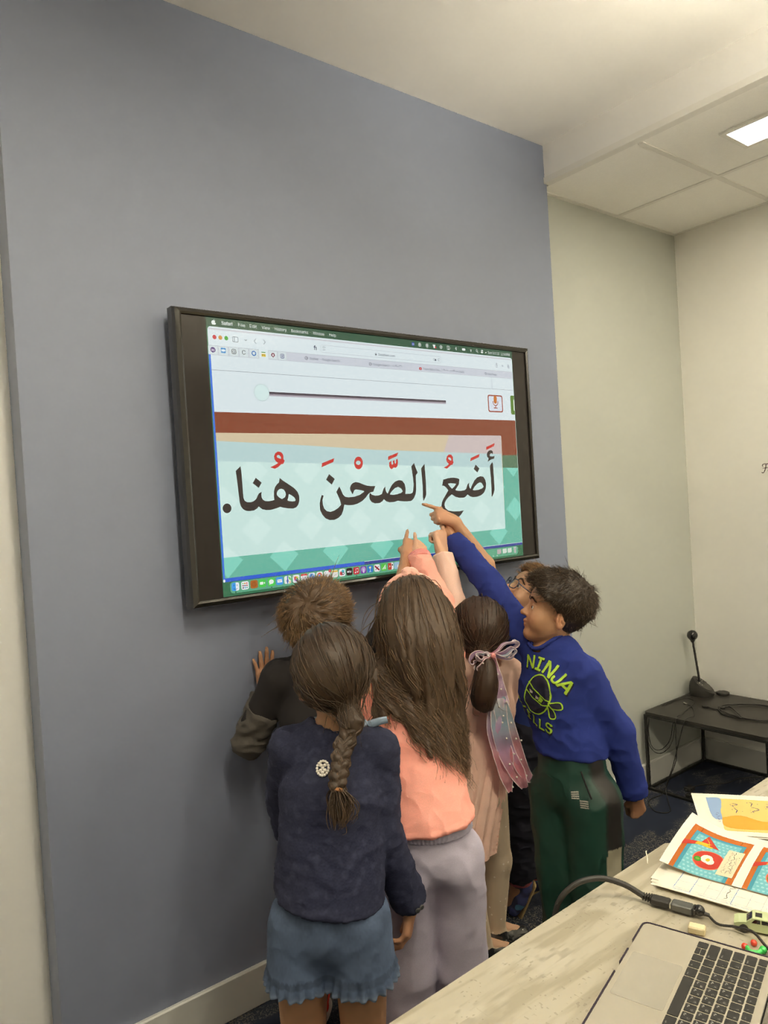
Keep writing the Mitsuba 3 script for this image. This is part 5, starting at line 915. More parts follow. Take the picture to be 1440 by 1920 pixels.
# ---- the girl in the pale pink dress with a ponytail
def kid_dress():
    rng = np.random.default_rng(14)
    K = make_kid(0.97, (.045, -.338, .575), (.078, -.342, .69), (.100, -.350, .815), (.108, -.354, .938), (.104, -.350, 1.058), (.35, .93, .12), (-.02, -.05, 1),
                 [(.022, -.315, .955), (.208, -.365, .915)], [(.115, -.225, 1.150), (.232, -.30, .75)], [(.139, -.155, 1.308), (.20, -.20, .64)],
                 [((.030, .046, .135), (.15, -.90, .40), 'point', 1.12), ((-.1, .4, -.9), (.9, 0, 0), 'relax', 0.92)],
                 [(-.005, -.325, .535), (.095, -.350, .535)], [(.000, -.330, .30), (.138, -.330, .305)], [(.040, -.345, .062), (.130, -.315, .066)], [(.140, -.375, .024), (.232, -.335, .024)])
    body = net(K.body, 0.0048)
    hem = A3(-.022, -.312, .368)
    bod = Uni([torso(K, 0.010), Cut(arm(K, 0, 0.013, flare=0.003), [(K.wr[0] - unit(K.wr[0] - K.el[0]) * 0.004, K.wr[0] - K.el[0])]), Cut(arm(K, 1, 0.012), [(K.wr[1], K.wr[1] - K.el[1])])], 0.018)
    bod = Cut(bod, [(K.waist, K.waist - K.chest)]) if False else bod
    sk = Sub(Cut(sg(K.waist + [0, 0, 0.02], hem - [0, 0, 0.05], K.hipR, 0.096, 0.080, 0.124, 0.104), [(hem, (.05, -.03, -1))]), sg(K.waist - [0, 0, 0.04], hem - [0, 0, 0.06], K.hipR, 0.078, 0.064, 0.119, 0.099), 0.004)
    dress = Sub(Uni([bod, sk], 0.012), neck_hole(K), 0.004)
    v, f = garment(dress, 0.0050, [(0.003, (14, 14, 5), 1.3), (0.0015, (30, 30, 12), 0)], 51)
    r_ = v - K.waist - (hem - K.waist) * np.clip((K.waist[2] - v[:, 2:]) / 0.32, 0, 1)
    w = np.clip((K.waist[2] + 0.02 - v[:, 2]) / 0.12, 0, 1) * (np.linalg.norm(r_[:, :2], axis=1) < 0.19); r = v - K.waist - (hem - K.waist) * np.clip((K.waist[2] - v[:, 2:]) / 0.32, 0, 1); th = np.arctan2(r[:, 1], r[:, 0]); r[:, 2] = 0; r /= np.linalg.norm(r, axis=1, keepdims=True)
    v = v + r * (w * (0.0055 * np.sin(th * 15 + 2.5 * meshkit.noise(v * [7, 7, 3], 2)) + 0.002 * np.sin(th * 37)))[:, None]
    ft = lambda i: Uni([rc(K.an[i] - [0, 0, 0.004], K.an[i] + [0, 0, -0.028], 0.031, 0.025), rc(K.an[i], K.toe[i], 0.030, 0.0185)], 0.012)
    tight = Uni([Uni([leg(K, i, 0.004), ft(i)], 0.010) for i in (0, 1)], 0.006); tv = net(tight, 0.0042)
    out = dict(K=K, body=(body, skin_colors(K, body[0], 'fair')), parts=[('dress', (v, f), 'cloth_dress', 'pale pink gathered dress'), ('tights', tv, 'cloth_tights', 'beige tights with small white dots')])
    for i in (0, 1):
        out['parts'].append(('shoe', garment(shoe_node(K, i, 0.014), 0.0042), 'patent', 'black patent shoe')); a, t = K.an[i], K.toe[i]; fl = unit([t[0] - a[0], t[1] - a[1], 0]); sd = np.array([-fl[1], fl[0], 0])
        st = tubes(spline([a + fl * 0.022 + [0, 0, -0.040] + sd * 0.034, a + fl * 0.034 + [0, 0, -0.012] + sd * 0.022, a + fl * 0.036 + [0, 0, -0.006], a + fl * 0.034 + [0, 0, -0.012] - sd * 0.022, a + fl * 0.022 + [0, 0, -0.040] - sd * 0.034], 6)[None], 0.006, 8); out['parts'].append(('strap', st, 'patent', None))
        q = t + [0, 0, 0.020] - fl * 0.012; ms = [trimesh.creation.icosphere(1, 0.0035).apply_translation(q + sd * 0.018 * c + fl * 0.010 * s_) for c, s_ in ((-1, .6), (-1, -.6), (-.5, .2), (-.5, -.3), (0, 0), (.5, .2), (.5, -.3), (1, .6), (1, -.6), (-.9, 0), (.9, 0))]; ms = cat_mesh(ms); out['parts'].append(('shoe_ornament', (ms.vertices, ms.faces), 'steel', 'glittering silver bow on the shoe'))
    # hair to the ponytail
    B = A3(.024, -.438, 1.010); p = scalp(620, lambda p: hairline(p) | ((p[:, 1] < -0.02) & (p[:, 2] > -0.06)), rng); P0 = to_world(K, p)
    c0 = to_world(K, CRANIUM[0]); M = np.array([K.hx * CRANIUM[1][0], K.hf * CRANIUM[1][1], K.hu * CRANIUM[1][2]]) * K.hk; Mi = np.linalg.inv(M); u0 = (P0 - c0) @ Mi; u1 = unit((B - c0) @ Mi); t = np.linspace(0, 1, 13)[None, :, None]
    U = u0[:, None] * (1 - t ** 1.1) + u1 * t ** 1.1 + rng.normal(0, 0.06, (len(p), 1, 3)) * t * (1 - t); U /= np.linalg.norm(U, axis=2, keepdims=True)
    G = c0 + (U * (1 + rng.uniform(0.02, 0.10, (len(p), 1, 1)) + 0.07 * np.sin(np.pi * t))) @ M; w = np.clip((t - 0.8) / 0.2, 0, 1) ** 1.4; G = G * (1 - w) + (B + rng.normal(0, 0.007, (len(p), 1, 3))) * w
    S1 = rs(strands(G, 4, rng, 0.0055, 0.7, 0.0008, 0.07, 0.03), 10)
    path = spline([B, A3(.016, -.458, .985), A3(.004, -.464, .935), A3(-.002, -.456, .890), A3(.020, -.450, .868)], 12); m = 150; o = rng.normal(0, 1, (m, 1, 3)); o /= np.maximum(1, np.linalg.norm(o, axis=2, keepdims=True) / 1.35); s = np.linspace(0, 1, len(path))[None, :, None]
    T1 = path[None] + o * (0.008 + 0.0165 * np.sin(np.pi * np.clip(s * 0.85, 0, 1))) + A3(.012, 0, .012) * np.clip(s - 0.8, 0, 1) * 5 * np.minimum(np.abs(o[..., :1]), 0.6); T1 = T1[:, ::4]; S2 = strands(T1, 7, rng, 0.0035, 0.7, 0.002, 0.08, 0.06)
    base = net(Cloud(np.vstack([dense(G[::2, 1:], 2), scalp_fill(K, lambda p: hairline(p) | ((p[:, 1] < -0.02) & (p[:, 2] > -0.06)), rng), dense(T1[::2], 5)]), 0.0046, 5), 0.0054); base = (relax(*base, 2), base[1])
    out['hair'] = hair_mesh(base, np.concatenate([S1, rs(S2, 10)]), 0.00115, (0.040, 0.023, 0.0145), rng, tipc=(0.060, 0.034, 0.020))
    # tulle bow, streamers, pearls
    Bw = A3(.032, -.468, 1.018); R, U_, F = A3(.79, -.61, 0), A3(0, 0, 1), A3(-.61, -.79, 0); pk, lv, bl, wt = (0.92, 0.45, 0.52), (0.78, 0.58, 0.82), (0.52, 0.70, 0.80), (0.92, 0.88, 0.92)
    def pt(x, z, d=0.0): return Bw + R * x + U_ * z + F * d
    sheets, edges = [], []
    def add(path, width, cols, wd=None, sd=0, **kw):
        s_, e_ = ribbon(path, U_ if wd is None else wd, width, cols, sd, **kw); sheets.append(s_); edges.extend(e_)
    add([pt(0, 0), pt(.035, .030, .012), pt(.072, .036, .010), pt(.068, .018, .000), pt(.03, .004, .004), pt(0, 0)], [.004, .012, .015, .013, .010, .004], [pk, lv, wt, lv, pk], wd=F + U_ * 0.5, sd=1)
    add([pt(0, 0), pt(.03, -.004, .014), pt(.066, .012, .012), pt(.060, -.010, .004), pt(.02, -.010, .004), pt(0, 0)], [.004, .012, .014, .012, .008, .004], [lv, bl, wt, lv, pk], wd=F + U_ * 0.6, sd=2)
    add([pt(0, 0), pt(-.03, .014, .014), pt(-.062, .000, .012), pt(-.060, -.022, .006), pt(-.03, -.012, .006), pt(0, 0)], [.004, .012, .016, .014, .010, .004], [pk, lv, lv, wt, pk], wd=F + U_ * 0.5, sd=3)
    add([pt(0, 0), pt(-.022, -.008, .018), pt(-.046, -.030, .016), pt(-.034, -.040, .010), pt(-.012, -.018, .008), pt(0, 0)], [.004, .010, .013, .012, .008, .004], [lv, pk, wt, pk, pk], wd=F + U_ * 0.4, sd=4)
    add([pt(-.008, .004, .016), pt(-.026, .012, .022), pt(-.046, .004, .022), pt(-.030, -.008, .024), pt(-.010, 0, .018)], [.003, .008, .010, .008, .003], [wt, bl, wt, wt, pk], wd=F + U_, sd=5)
    add([pt(.000, -.004, .012), pt(.004, -.07, .016), pt(.020, -.13, .014), pt(.018, -.15, .012)], [.010, .024, .020, .026], [pk, lv, lv, wt], wd=R, sd=6)
    add([pt(.012, -.13, .012), pt(.028, -.20, .014), pt(.050, -.28, .008), pt(.078, -.36, .006), pt(.118, -.405, .004)], [.022, .026, .024, .018, .006], [bl, bl, pk, pk, lv], wd=R, sd=7)
    add([pt(.012, -.13, .014), pt(.010, -.21, .018), pt(.026, -.29, .014), pt(.056, -.36, .010), pt(.078, -.41, .006)], [.022, .026, .026, .024, .010], [wt, bl, lv, pk, pk], wd=R, sd=8)
    add([pt(.006, -.13, .010), pt(.000, -.22, .012), pt(.016, -.30, .010), pt(.024, -.37, .008), pt(.032, -.42, .006)], [.020, .028, .030, .020, .006], [wt, lv, pk, pk, pk], wd=R, sd=9)
    V, Fc = join([(a, b) for a, b, c in sheets]); out['tulle'] = ((V, Fc), np.vstack([c for a, b, c in sheets])); out['cord'] = join(edges)
    kn = trimesh.creation.icosphere(2, 0.008); kn.apply_scale([1, 0.8, 1.1]); kn.apply_translation(pt(.004, 0, .016)); out['knot'] = (kn.vertices, kn.faces)
    out['pearls'] = [pt(x, z, d) for x, z, d in ((-.030, -.018, .026), (-.014, .004, .030), (.012, -.055, .024), (.020, -.100, .024), (.034, -.140, .022), (.012, -.152, .024), (.046, -.205, .018), (.022, -.180, .026), (.018, -.200, .026), (.028, -.250, .022), (.058, -.255, .016), (.074, -.262, .012), (.050, -.300, .018), (.034, -.330, .018), (.070, -.320, .014), (.054, -.372, .014), (.084, -.370, .012), (.040, -.402, .012), (.096, -.392, .010))]
    return out

# ---- the boy in the blue long-sleeved shirt
def march(node, P, d, n=24):
    P = P.copy()
    for _ in range(n): P = P + d * np.clip(node.ev(P), -0.01, 0.03)[:, None] * 0.8
    return P
def cast(v, f, q, d):
    m = trimesh.Trimesh(v, f, process=False); loc, ri, _ = m.ray.intersects_location(q, np.tile(d, (len(q), 1)), multiple_hits=False); out = q.copy(); hit = np.zeros(len(q), bool); out[ri] = loc; hit[ri] = True
    if not hit.all() and hit.any(): t = cKDTree(q[hit]); _, i = t.query(q[~hit]); out[~hit] = q[~hit] + d * ((out[hit][i] - q[hit][i]) @ d)[:, None]
    return out
def kid_blue():
    rng = np.random.default_rng(15)
    K = make_kid(1.07, (.168, -.64, .655), (.172, -.632, .765), (.168, -.598, .905), (.182, -.572, 1.024), (.196, -.588, 1.136), (-.68, .68, .28), (.22, -.10, 1),
                 [(.180, -.69, .960), (.188, -.440, 1.066)], [(.262, -.74, .783), (.205, -.300, 1.216)], [(.322, -.745, .583), (.219, -.128, 1.352)],
                 [((.20, .02, -1), (-.30, -.75, .0), 'fist', 0.92), ((.005, .020, .080), (.3, -.8, .3), 'point', 0.95)],
                 [(.170, -.705, .60), (.170, -.575, .60)], [(.165, -.71, .345), (.160, -.585, .345)], [(.17, -.715, .07), (.165, -.59, .07)], [(.045, -.715, .028), (.04, -.60, .028)])
    body = net(K.body, 0.0038); hr = K.hipR
    t0 = Uni([torso(K, 0.012), sg(K.waist, K.pelvis + [0, 0, 0.04], hr, 0.100, 0.086, 0.106, 0.096)], 0.02)
    t0 = Cut(t0, [(K.pelvis + A3(0, 0, 0.070), (-.10, 0.0, -1))])
    slv = [Cut(arm(K, i, 0.010, r=(0.041, 0.033, 0.025), flare=0.004), [(K.wr[i] - unit(K.wr[i] - K.el[i]) * 0.002, K.wr[i] - K.el[i])]) for i in (0, 1)]
    slv = [Sub(slv[i], rc(K.wr[i] - unit(K.wr[i] - K.el[i]) * 0.006, K.wr[i] + unit(K.wr[i] - K.el[i]) * 0.1, 0.027, 0.036), 0.003) for i in (0, 1)]
    shirt = Sub(Uni([t0] + slv, 0.024), neck_hole(K, 0.008, 0.026, 0.012), 0.004)
    v, f = garment(shirt, 0.0046, [(0.0045, (12, 12, 11), 1.5), (0.0022, (26, 26, 22), 1.2)], 61, keep=K.neck0)
    pn = Uni([sg(K.pelvis + [0, 0, 0.085], K.pelvis - [0, 0, 0.02], hr, 0.096, 0.084, 0.106, 0.094)] + [Cut(leg(K, i, 0.012, extra=(0.006, 0.010, 0.018)), [(K.an[i] + [0, 0, -0.02], (0, 0, -1))]) for i in (0, 1)], 0.02)
    pv, pf = garment(pn, 0.0042, [(0.005, (13, 13, 7), 1.5)], 63)
    ax = np.stack([np.interp(pv[:, 2], [K.an[0][2], K.kn[0][2], K.hip[0][2], K.waist[2]], [q[c] for q in (K.an[0], K.kn[0], K.hip[0], K.hip[0] + [0, 0.04, 0])]) for c in (0, 1)], 1); r = pv[:, :2] - ax; ang = np.degrees(np.arctan2(r[:, 0], -r[:, 1])); side = (np.abs(r[:, 0] + 0.014) < 0.025) & (r[:, 1] < 0)
    pc = np.where(side[:, None], np.where(pv[:, 2:] > 0.49, [0.008, 0.007, 0.007], [0.55, 0.50, 0.36]), np.array([[0.006, 0.027, 0.020]])) * (0.85 + 0.3 * meshkit.noise(pv * 25, 2))[:, None]
    edge = (np.abs(np.abs(r[:, 0] + 0.014) - 0.025) < 0.0028) & (r[:, 1] < 0) & (pv[:, 2] > 0.49); pc[edge] = [0.006, 0.012, 0.010]
    out = dict(K=K, body=(body, skin_colors(K, body[0], 'tan')), parts=[('shirt', (v, f), 'cloth_blue', 'royal blue long-sleeved shirt'), ('trousers', (pv, pf), 'painted_track', 'dark green track trousers with a black and white side stripe', pc)])
    a_ = np.linspace(0, 2 * np.pi, 60); hole = neck_hole(K, 0.008, 0.026, 0.012); outer = Uni([t0] + slv, 0.024); sd_ = np.cross(K.up, K.fwd); P_ = K.neck0 + K.up * 0.012 + 0.058 * (np.cos(a_)[:, None] * sd_ + np.sin(a_)[:, None] * K.fwd)
    for _ in range(12): P_ = onto(hole, onto(outer, P_, 0.0, 1), 0.001, 1)
    P_[-1] = P_[0]; P_ = (P_ + np.roll(P_[:-1], 1, 0)[np.r_[0:59, 0]] + np.roll(P_[:-1], -1, 0)[np.r_[0:59, 0]]) / 3; cr = tubes(P_[None], 0.0062, 8); out['parts'].append(('collar', cr, 'cloth_blue', None))
    # print on the chest: reads from his right to his left
    X = unit(K.sh[0] - K.sh[1]); Z = unit(K.up - X * (X @ K.up)); N = np.cross(X, Z)
    N = unit(N); O = K.chest + Z * 0.012
    def lay(polys, off):
        ms = []
        for v2, f2 in polys:
            m = trimesh.Trimesh(np.column_stack([v2, np.zeros(len(v2))]), f2, process=False); vv, ff = trimesh.remesh.subdivide_to_size(m.vertices, m.faces, 0.005, max_iter=14); ms.append((vv[:, :2], ff))
        v2, f2 = join([(np.column_stack([a, np.zeros(len(a))]), b) for a, b in ms]); q = O + v2[:, :1] * X + v2[:, 1:2] * Z + N * 0.17
        return cast(v, f, q, -N) + N * off, f2
    def arc_text(s, y0, rad, hgt, width):
        res = []; n = len(s)
        for k, ch in enumerate(s):
            a, fc = text_flat(ch, hgt, True); wdt = a[:, 0].max() - a[:, 0].min(); xx = (k - (n - 1) / 2) * width / (n - 1); th = xx / rad
            a = a - [a[:, 0].mean(), hgt / 2]; a = a * [1.15, 1.0]; c, s_ = math.cos(-th), math.sin(-th); b = np.stack([a[:, 0] * c - a[:, 1] * s_, a[:, 0] * s_ + a[:, 1] * c], 1) + [rad * math.sin(th), y0 + rad * (math.cos(th) - 1)]; res.append((b, fc))
        return res
    t1, t2 = arc_text('NINJA', 0.072, 0.16, 0.036, 0.150), arc_text('SKILLS', -0.092, -0.22, 0.030, 0.140)
    sh = [(a + [0.003, -0.004], b) for a, b in t1 + t2]
    def outline(pts, w): return flat(LineString(spline(pts, 6)).buffer(w / 2, 2), lambda q: np.asarray(q))
    headp = [(-.042, -.010), (-.036, .022), (-.010, .042), (.022, .038), (.044, .012), (.046, -.020), (.026, -.046), (-.008, -.052), (-.034, -.038), (-.042, -.010)]
    headp = [(a, b * 1.25 - 0.004) for a, b in headp]; dark = flat(Polygon(spline(headp, 6)), lambda q: np.asarray(q)); lime = outline(headp, 0.0042)
    lime += outline([(-.043, .006), (-.010, .000), (.022, -.004), (.046, -.006)], 0.0036) + outline([(-.040, -.018), (-.006, -.026), (.030, -.026), (.045, -.020)], 0.0036) + flat(Polygon([(.014, -.006), (.030, -.010), (.026, -.022), (.012, -.024)]), lambda q: np.asarray(q))
    knot = [(.046, -.012), (.072, .004), (.084, -.010), (.062, -.022), (.050, -.016), (.078, -.040), (.062, -.050), (.046, -.020)]; lime += outline(knot, 0.0036); dark += flat(Polygon(spline(knot, 5)).buffer(0), lambda q: np.asarray(q))
    eyes = flat(Polygon([(-.030, -.008), (-.014, -.008), (-.012, -.014), (-.024, -.018)]), lambda q: np.asarray(q)) + flat(Polygon([(.000, -.012), (.012, -.014), (.012, -.020), (.002, -.022)]), lambda q: np.asarray(q))
    out['print'] = [('print', lay(sh + dark, 0.0010), 'print_dark', 'dark part of the chest print'), ('print', lay(t1 + t2 + lime, 0.0020), 'print_lime', 'lime green lettering NINJA SKILLS and masked head'), ('print', lay(eyes, 0.0026), 'print_white', 'pale eyes of the printed head')]
    # emblem on the thigh
    q0 = A3(.060, -.76, .630); En = unit(A3(-.62, -.78, 0)); Ex = unit(np.cross([0, 0, 1], En)); 
    pl = []
    for dx, dz in ((-0.010, 0.010), (0.010, -0.010)):
        for j in range(4): pl.append(flat(Polygon([(dx - 0.010 + 0.004 * 0, dz - 0.010 + 0.0055 * j), (dx + 0.010, dz - 0.008 + 0.0055 * j), (dx + 0.010, dz - 0.0045 + 0.0055 * j), (dx - 0.010, dz - 0.0065 + 0.0055 * j)]), lambda q: np.asarray(q))[0])
    a, b = join([trimesh.remesh.subdivide_to_size(np.column_stack([x, np.zeros(len(x))]), y, 0.004, max_iter=12) for x, y in pl]); q = cast(pv, pf, q0 + a[:, :1] * Ex + a[:, 1:2] * A3(0, 0, 1) + En * 0.12, -En) + En * 0.0022
    out['parts'].append(('emblem', (q, b), 'steel_flat', 'small silver emblem of two ribbed blocks'))
    zp = cast(pv, pf, np.array([q0 + Ex * (0.012 + 0.018 * s_) + A3(0, 0, 0.075 - 0.068 * s_) + En * 0.12 for s_ in np.linspace(0, 1, 8)]), -En); out['parts'].append(('pocket_seam', tubes((zp + En * 0.002)[None], 0.0022, 6), 'cloth_black', None))
    for i in (0, 1): out['parts'].append(('shoe', garment(shoe_node(K, i), 0.006), 'shoe_black', 'black shoe'))
    crown = (0.0, -0.062, 0.092)
    sidecut = lambda p: 0.046 * np.clip((p[:, 2] + 0.00) / 0.05, 0.30, 1.0) + 0.010 * (p[:, 1] > 0.02)
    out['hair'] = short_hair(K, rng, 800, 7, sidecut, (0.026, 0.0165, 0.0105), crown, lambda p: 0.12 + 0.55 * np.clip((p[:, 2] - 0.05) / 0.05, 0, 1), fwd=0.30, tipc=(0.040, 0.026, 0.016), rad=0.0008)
    out['face'] = True; return out

# ---- the boy with glasses behind, pointing at the screen
def kid_glasses():
    rng = np.random.default_rng(16)
    K = make_kid(1.02, (.375, -.265, .61), (.395, -.265, .735), (.425, -.265, .87), (.438, -.270, 1.002), (.446, -.272, 1.126), (-.62, .28, .62), (.52, -.30, .78),
                 [(.325, -.245, 1.035), (.545, -.245, .985)], [(.314, -.190, 1.255), (.545, -.165, .78)], [(.2285, -.132, 1.416), (.48, -.105, .66)],
                 [((-.116, .034, .054), (.05, -.92, .25), 'point', 1.02), ((-.3, .6, -.5), (.9, .2, 0), 'relax', 0.95)],
                 [(.325, -.275, .565), (.43, -.25, .565)], [(.345, -.255, .335), (.425, -.235, .335)], [(.350, -.230, .125), (.425, -.215, .115)], [(.325, -.215, .022), (.375, -.15, .024)])
    body = net(K.body, 0.0046)
    tee = Uni([torso(K, 0.015)] + [Cut(arm(K, i, 0.017), [(K.sh[i] + (K.el[i] - K.sh[i]) * 0.55, K.el[i] - K.sh[i])]) for i in (0, 1)], 0.02)
    tee = Sub(Cut(tee, [(K.pelvis + A3(0, 0, 0.0), (0, 0, -1))]), neck_hole(K), 0.004)
    pn = Uni([sg(K.pelvis + [0, 0, 0.05], K.pelvis - [0, 0, 0.03], K.hipR, 0.108, 0.092, 0.118, 0.104)] + [Cut(leg(K, i, 0.014, extra=(0.004, 0.008, 0.012)), [(K.an[i] + [0, 0, 0.006], K.an[i] - K.kn[i])]) for i in (0, 1)], 0.02)
    out = dict(K=K, body=(body, skin_colors(K, body[0], 'warm')), parts=[('shirt', garment(tee, 0.006, [(0.006, (14, 14, 12), 0)], 71), 'cloth_deep', 'deep blue shirt'), ('trousers', garment(pn, 0.005, [(0.007, (16, 16, 24), 1)], 73), 'cloth_night', 'black navy trousers')])
    for i in (0, 1):
        out['parts'].append(('shoe', garment(shoe_node(K, i, 0.007), 0.0042), 'shoe_navy', 'navy trainer with a tan sole'))
        a, t = K.an[i], K.toe[i]; d = unit(t - a); h = a + A3(.012, -.012, -0.022); bk = unit(A3(.75, -.55, -.15)); sd = unit(np.cross(d, bk)); bk = np.cross(sd, d)
        sole = [sg(h + bk * 0.030 + d * (-0.012), t + bk * 0.026 + d * 0.020, sd, 0.033, 0.0085, 0.034, 0.0085)]; sv = net(sole[0], 0.0035); out['parts'].append(('sole', sv, 'sole_tan', 'tan rubber sole'))
        for q in (0.18, 0.45, 0.72):
            st = trimesh.creation.cylinder(0.0085, 0.004, sections=16); c = (h + bk * 0.0385) * (1 - q) + (t + bk * 0.0345) * q; st.apply_transform(frame_m(c, sd, np.cross(bk, sd), bk)); out['parts'].append(('sole_stud', (st.vertices, st.faces), 'sole_stud', None))
        aa = np.linspace(0, 2 * np.pi, 26); up = unit(K.kn[i] - a); x = unit(np.cross(up, [0, 1, 0.1])); y = np.cross(up, x); out['parts'].append(('sock', join([tubes((a + up * z + 0.040 * (np.cos(aa)[:, None] * x + np.sin(aa)[:, None] * y))[None], 0.0055, 6) for z in (-0.004, 0.006)]), 'sock_red', None))
    out['hair'] = short_hair(K, rng, 450, 7, lambda p: np.full(len(p), 0.040), (0.165, 0.092, 0.042), (0.0, -0.062, 0.092), lambda p: np.full(len(p), 0.2), fwd=0.40, tipc=(0.26, 0.155, 0.075))
    out['glasses'] = glasses(K); out['face'] = True; return out

# ------------------------------------------------------------------ cloth
def weave(a, f=900.0): return lambda p, n, uv: a * (mikit.noise(p.x * f, p.y * f, p.z * f) - 0.5)
def cloth(key, c, amp=0.16, freq=26.0, sheen=0.08, rough=0.9, bump=0.0):
    c = np.array(c, float)
    def fn(p, n, uv): return mi.Color3f(*[float(x) for x in c]) * (1 - amp / 2 + amp * mikit.fbm(p.x * freq, p.y * freq, p.z * freq, octaves=2)) * (0.93 + 0.14 * mikit.noise(p.x * 700, p.y * 700, p.z * 700))
    mat(key, mikit.proc(fn), rough=rough, spec=0.15, sheen=sheen)
cloth('cloth_black', (0.012, 0.011, 0.012)); cloth('cloth_grey', (0.075, 0.068, 0.060)); cloth('cloth_navy', (0.012, 0.014, 0.022)); cloth('cloth_night', (0.010, 0.011, 0.017)); cloth('cloth_deep', (0.022, 0.040, 0.16))
def jacket_col(p, n, uv):
    d = 0.6 * mikit.smoothstep(0.55, 0.85, mikit.noise(p.x * 75, p.y * 75, p.z * 60)); return mi.Color3f(0.014, 0.016, 0.032) * (0.8 + 0.4 * mikit.noise(p.x * 300, p.y * 300, p.z * 300)) + mi.Color3f(0.010, 0.011, 0.017) * d
mat('cloth_jacket', mikit.proc(jacket_col), rough=0.9, spec=0.12, sheen=0.06)
cloth('cloth_denim', (0.19, 0.25, 0.33), 0.5, 90); cloth('cloth_peach', (0.86, 0.34, 0.27), 0.14, 14); cloth('cloth_lavender', (0.42, 0.38, 0.47), 0.30, 20, 0.15); cloth('cloth_rose', (0.70, 0.27, 0.25)); cloth('cloth_band', (0.80, 0.42, 0.34), 0.2, 60); cloth('cloth_dress', (0.86, 0.56, 0.45), 0.14, 18, 0.15); cloth('cloth_blue', (0.018, 0.029, 0.155), 0.18, 14)
def tights_col(p, n, uv):
    f = 46.0; q = [p.x * f, p.y * f, p.z * f]; i = [dr.floor(a) for a in q]; d = sum(dr.square(a - b - 0.3 - 0.4 * mikit.cell_rand(i[0], i[1], i[2] + 7 * k)) for k, (a, b) in enumerate(zip(q, i)))
    on = dr.select((d < 0.022) & (mikit.cell_rand(i[0] + 3, i[1], i[2]) < 0.75), 1.0, 0.0); return mikit.mix((0.62, 0.49, 0.36), (0.92, 0.82, 0.72), on)
mat('cloth_tights', mikit.proc(tights_col), rough=0.8, spec=0.2, sheen=0.3)
scene['painted_track'] = {'type': 'twosided', 'nested': {'type': 'principled', 'base_color': {'type': 'mesh_attribute', 'name': 'vertex_color'}, 'roughness': 0.55, 'specular': 0.3, 'sheen': 0.2}}
mat('shoe_white', '#d8d2c8', rough=0.6); mat('shoe_red', '#e0402c', rough=0.6); mat('shoe_black', '#141414', rough=0.6); mat('patent', (0.008, 0.008, 0.009), rough=0.08, spec=0.6, clearcoat=1.0, clearcoat_gloss=0.95); mat('steel', '#d8d4cc', rough=0.25, metallic=1.0); mat('steel_flat', '#b8b4ac', rough=0.5, metallic=0.4); mat('pearl', '#e8e2d8', rough=0.2, spec=0.6)
def trainer(p, n, uv):
    v = mikit.noise(p.x * 38, p.y * 38, p.z * 38); c = mikit.mix((0.045, 0.055, 0.16), (0.02, 0.02, 0.05), mikit.smoothstep(0.45, 0.6, v)); return mikit.mix(c, (0.08, 0.22, 0.36), mikit.smoothstep(0.62, 0.68, mikit.noise(p.x * 24 + 9, p.y * 24, p.z * 24)))
mat('shoe_navy', mikit.proc(trainer), rough=0.7); mat('sole_tan', '#b59b6d', rough=0.6); mat('sole_stud', '#4a3a2c', rough=0.5); mat('sock_red', '#8c4a52', rough=0.9); mat('elastic', '#8a5c36', rough=0.7)
mat('print_dark', (0.006, 0.007, 0.020), rough=0.6); mat('print_lime', (0.40, 0.62, 0.045), rough=0.5); mat('print_white', '#c8c4bc', rough=0.6); mat('brow', (0.035, 0.020, 0.012), rough=0.7); mat('rim_blue', (0.010, 0.016, 0.045), rough=0.25, spec=0.6)
scene['lens'] = {'type': 'thindielectric', 'int_ior': 1.25}
scene['tulle'] = {'type': 'principledthin', 'base_color': {'type': 'mesh_attribute', 'name': 'vertex_color'}, 'roughness': 0.5, 'spec_trans': 0.40, 'diff_trans': 0.6}
mat('cord', (0.90, 0.74, 0.76), rough=0.5)

KIDS = [(kid_wall, 'boy in a black and grey sweatshirt, farthest left, hand flat on the wall'), (kid_jacket, 'girl with a braid, navy jacket and frayed denim shorts, nearest the camera'),
        (kid_peach, 'girl with long wavy hair, peach shirt and lavender sweatpants'), (kid_dress, 'girl in a pale pink dress and dotted tights, tulle bow on her ponytail'),
        (kid_blue, 'dark-haired boy in a royal blue printed shirt and dark green track trousers'), (kid_glasses, 'boy with blue glasses behind the boy in royal blue, bare arm pointing')]
with ThreadPoolExecutor(4) as ex: BUILT = list(ex.map(lambda k: k[0](), KIDS))
for (fn, lab), o in zip(KIDS, BUILT):
    t = thing('person', lab, 'child', None); K = o['K']; rng = np.random.default_rng(5)
    (bv, bf), bc = o['body']; obj('body', (bv, bf), 'skin', t, smooth=True, color=bc)
    for p in o['parts']:
        nm, m, b, l = p[:4]; obj(nm, m, b, t, label=l, smooth=True if len(p) > 4 else 50, color=p[4] if len(p) > 4 else None)
    gz = unit(K.hf + K.hu * 0.05)
    for s in (-1, 1):
        m, c = eyeball(K, s, gz); obj('eye', m, 'eye_gloss', t, smooth=True, color=c); obj('eyebrow', brow(K, s, rng), 'brow', t)
    hv, hf_, hc = o['hair']; obj('hair', (hv, hf_), 'hair', t, smooth=True, color=hc)
    if 'glasses' in o:
        g = obj('glasses', o['glasses'][0], 'rim_blue', t, label='dark blue rimmed glasses', smooth=True); obj('lens', o['glasses'][1], 'lens', g)
    for nm, m, b, l in o.get('print', ()): obj(nm, m, b, t, label=l, smooth=True)
    if 'tulle' in o:
        w = obj('bow', o['tulle'][0], 'tulle', t, label='pink and blue tulle hair bow with long streamers', smooth=True, color=o['tulle'][1]); obj('cord_edge', o['cord'], 'cord', w, smooth=True); obj('knot', o['knot'], 'cloth_rose', w, smooth=True)
        for q in o['pearls']: obj('pearl', trimesh.creation.icosphere(1, 0.0032).apply_translation(q), 'pearl', w, smooth=True)
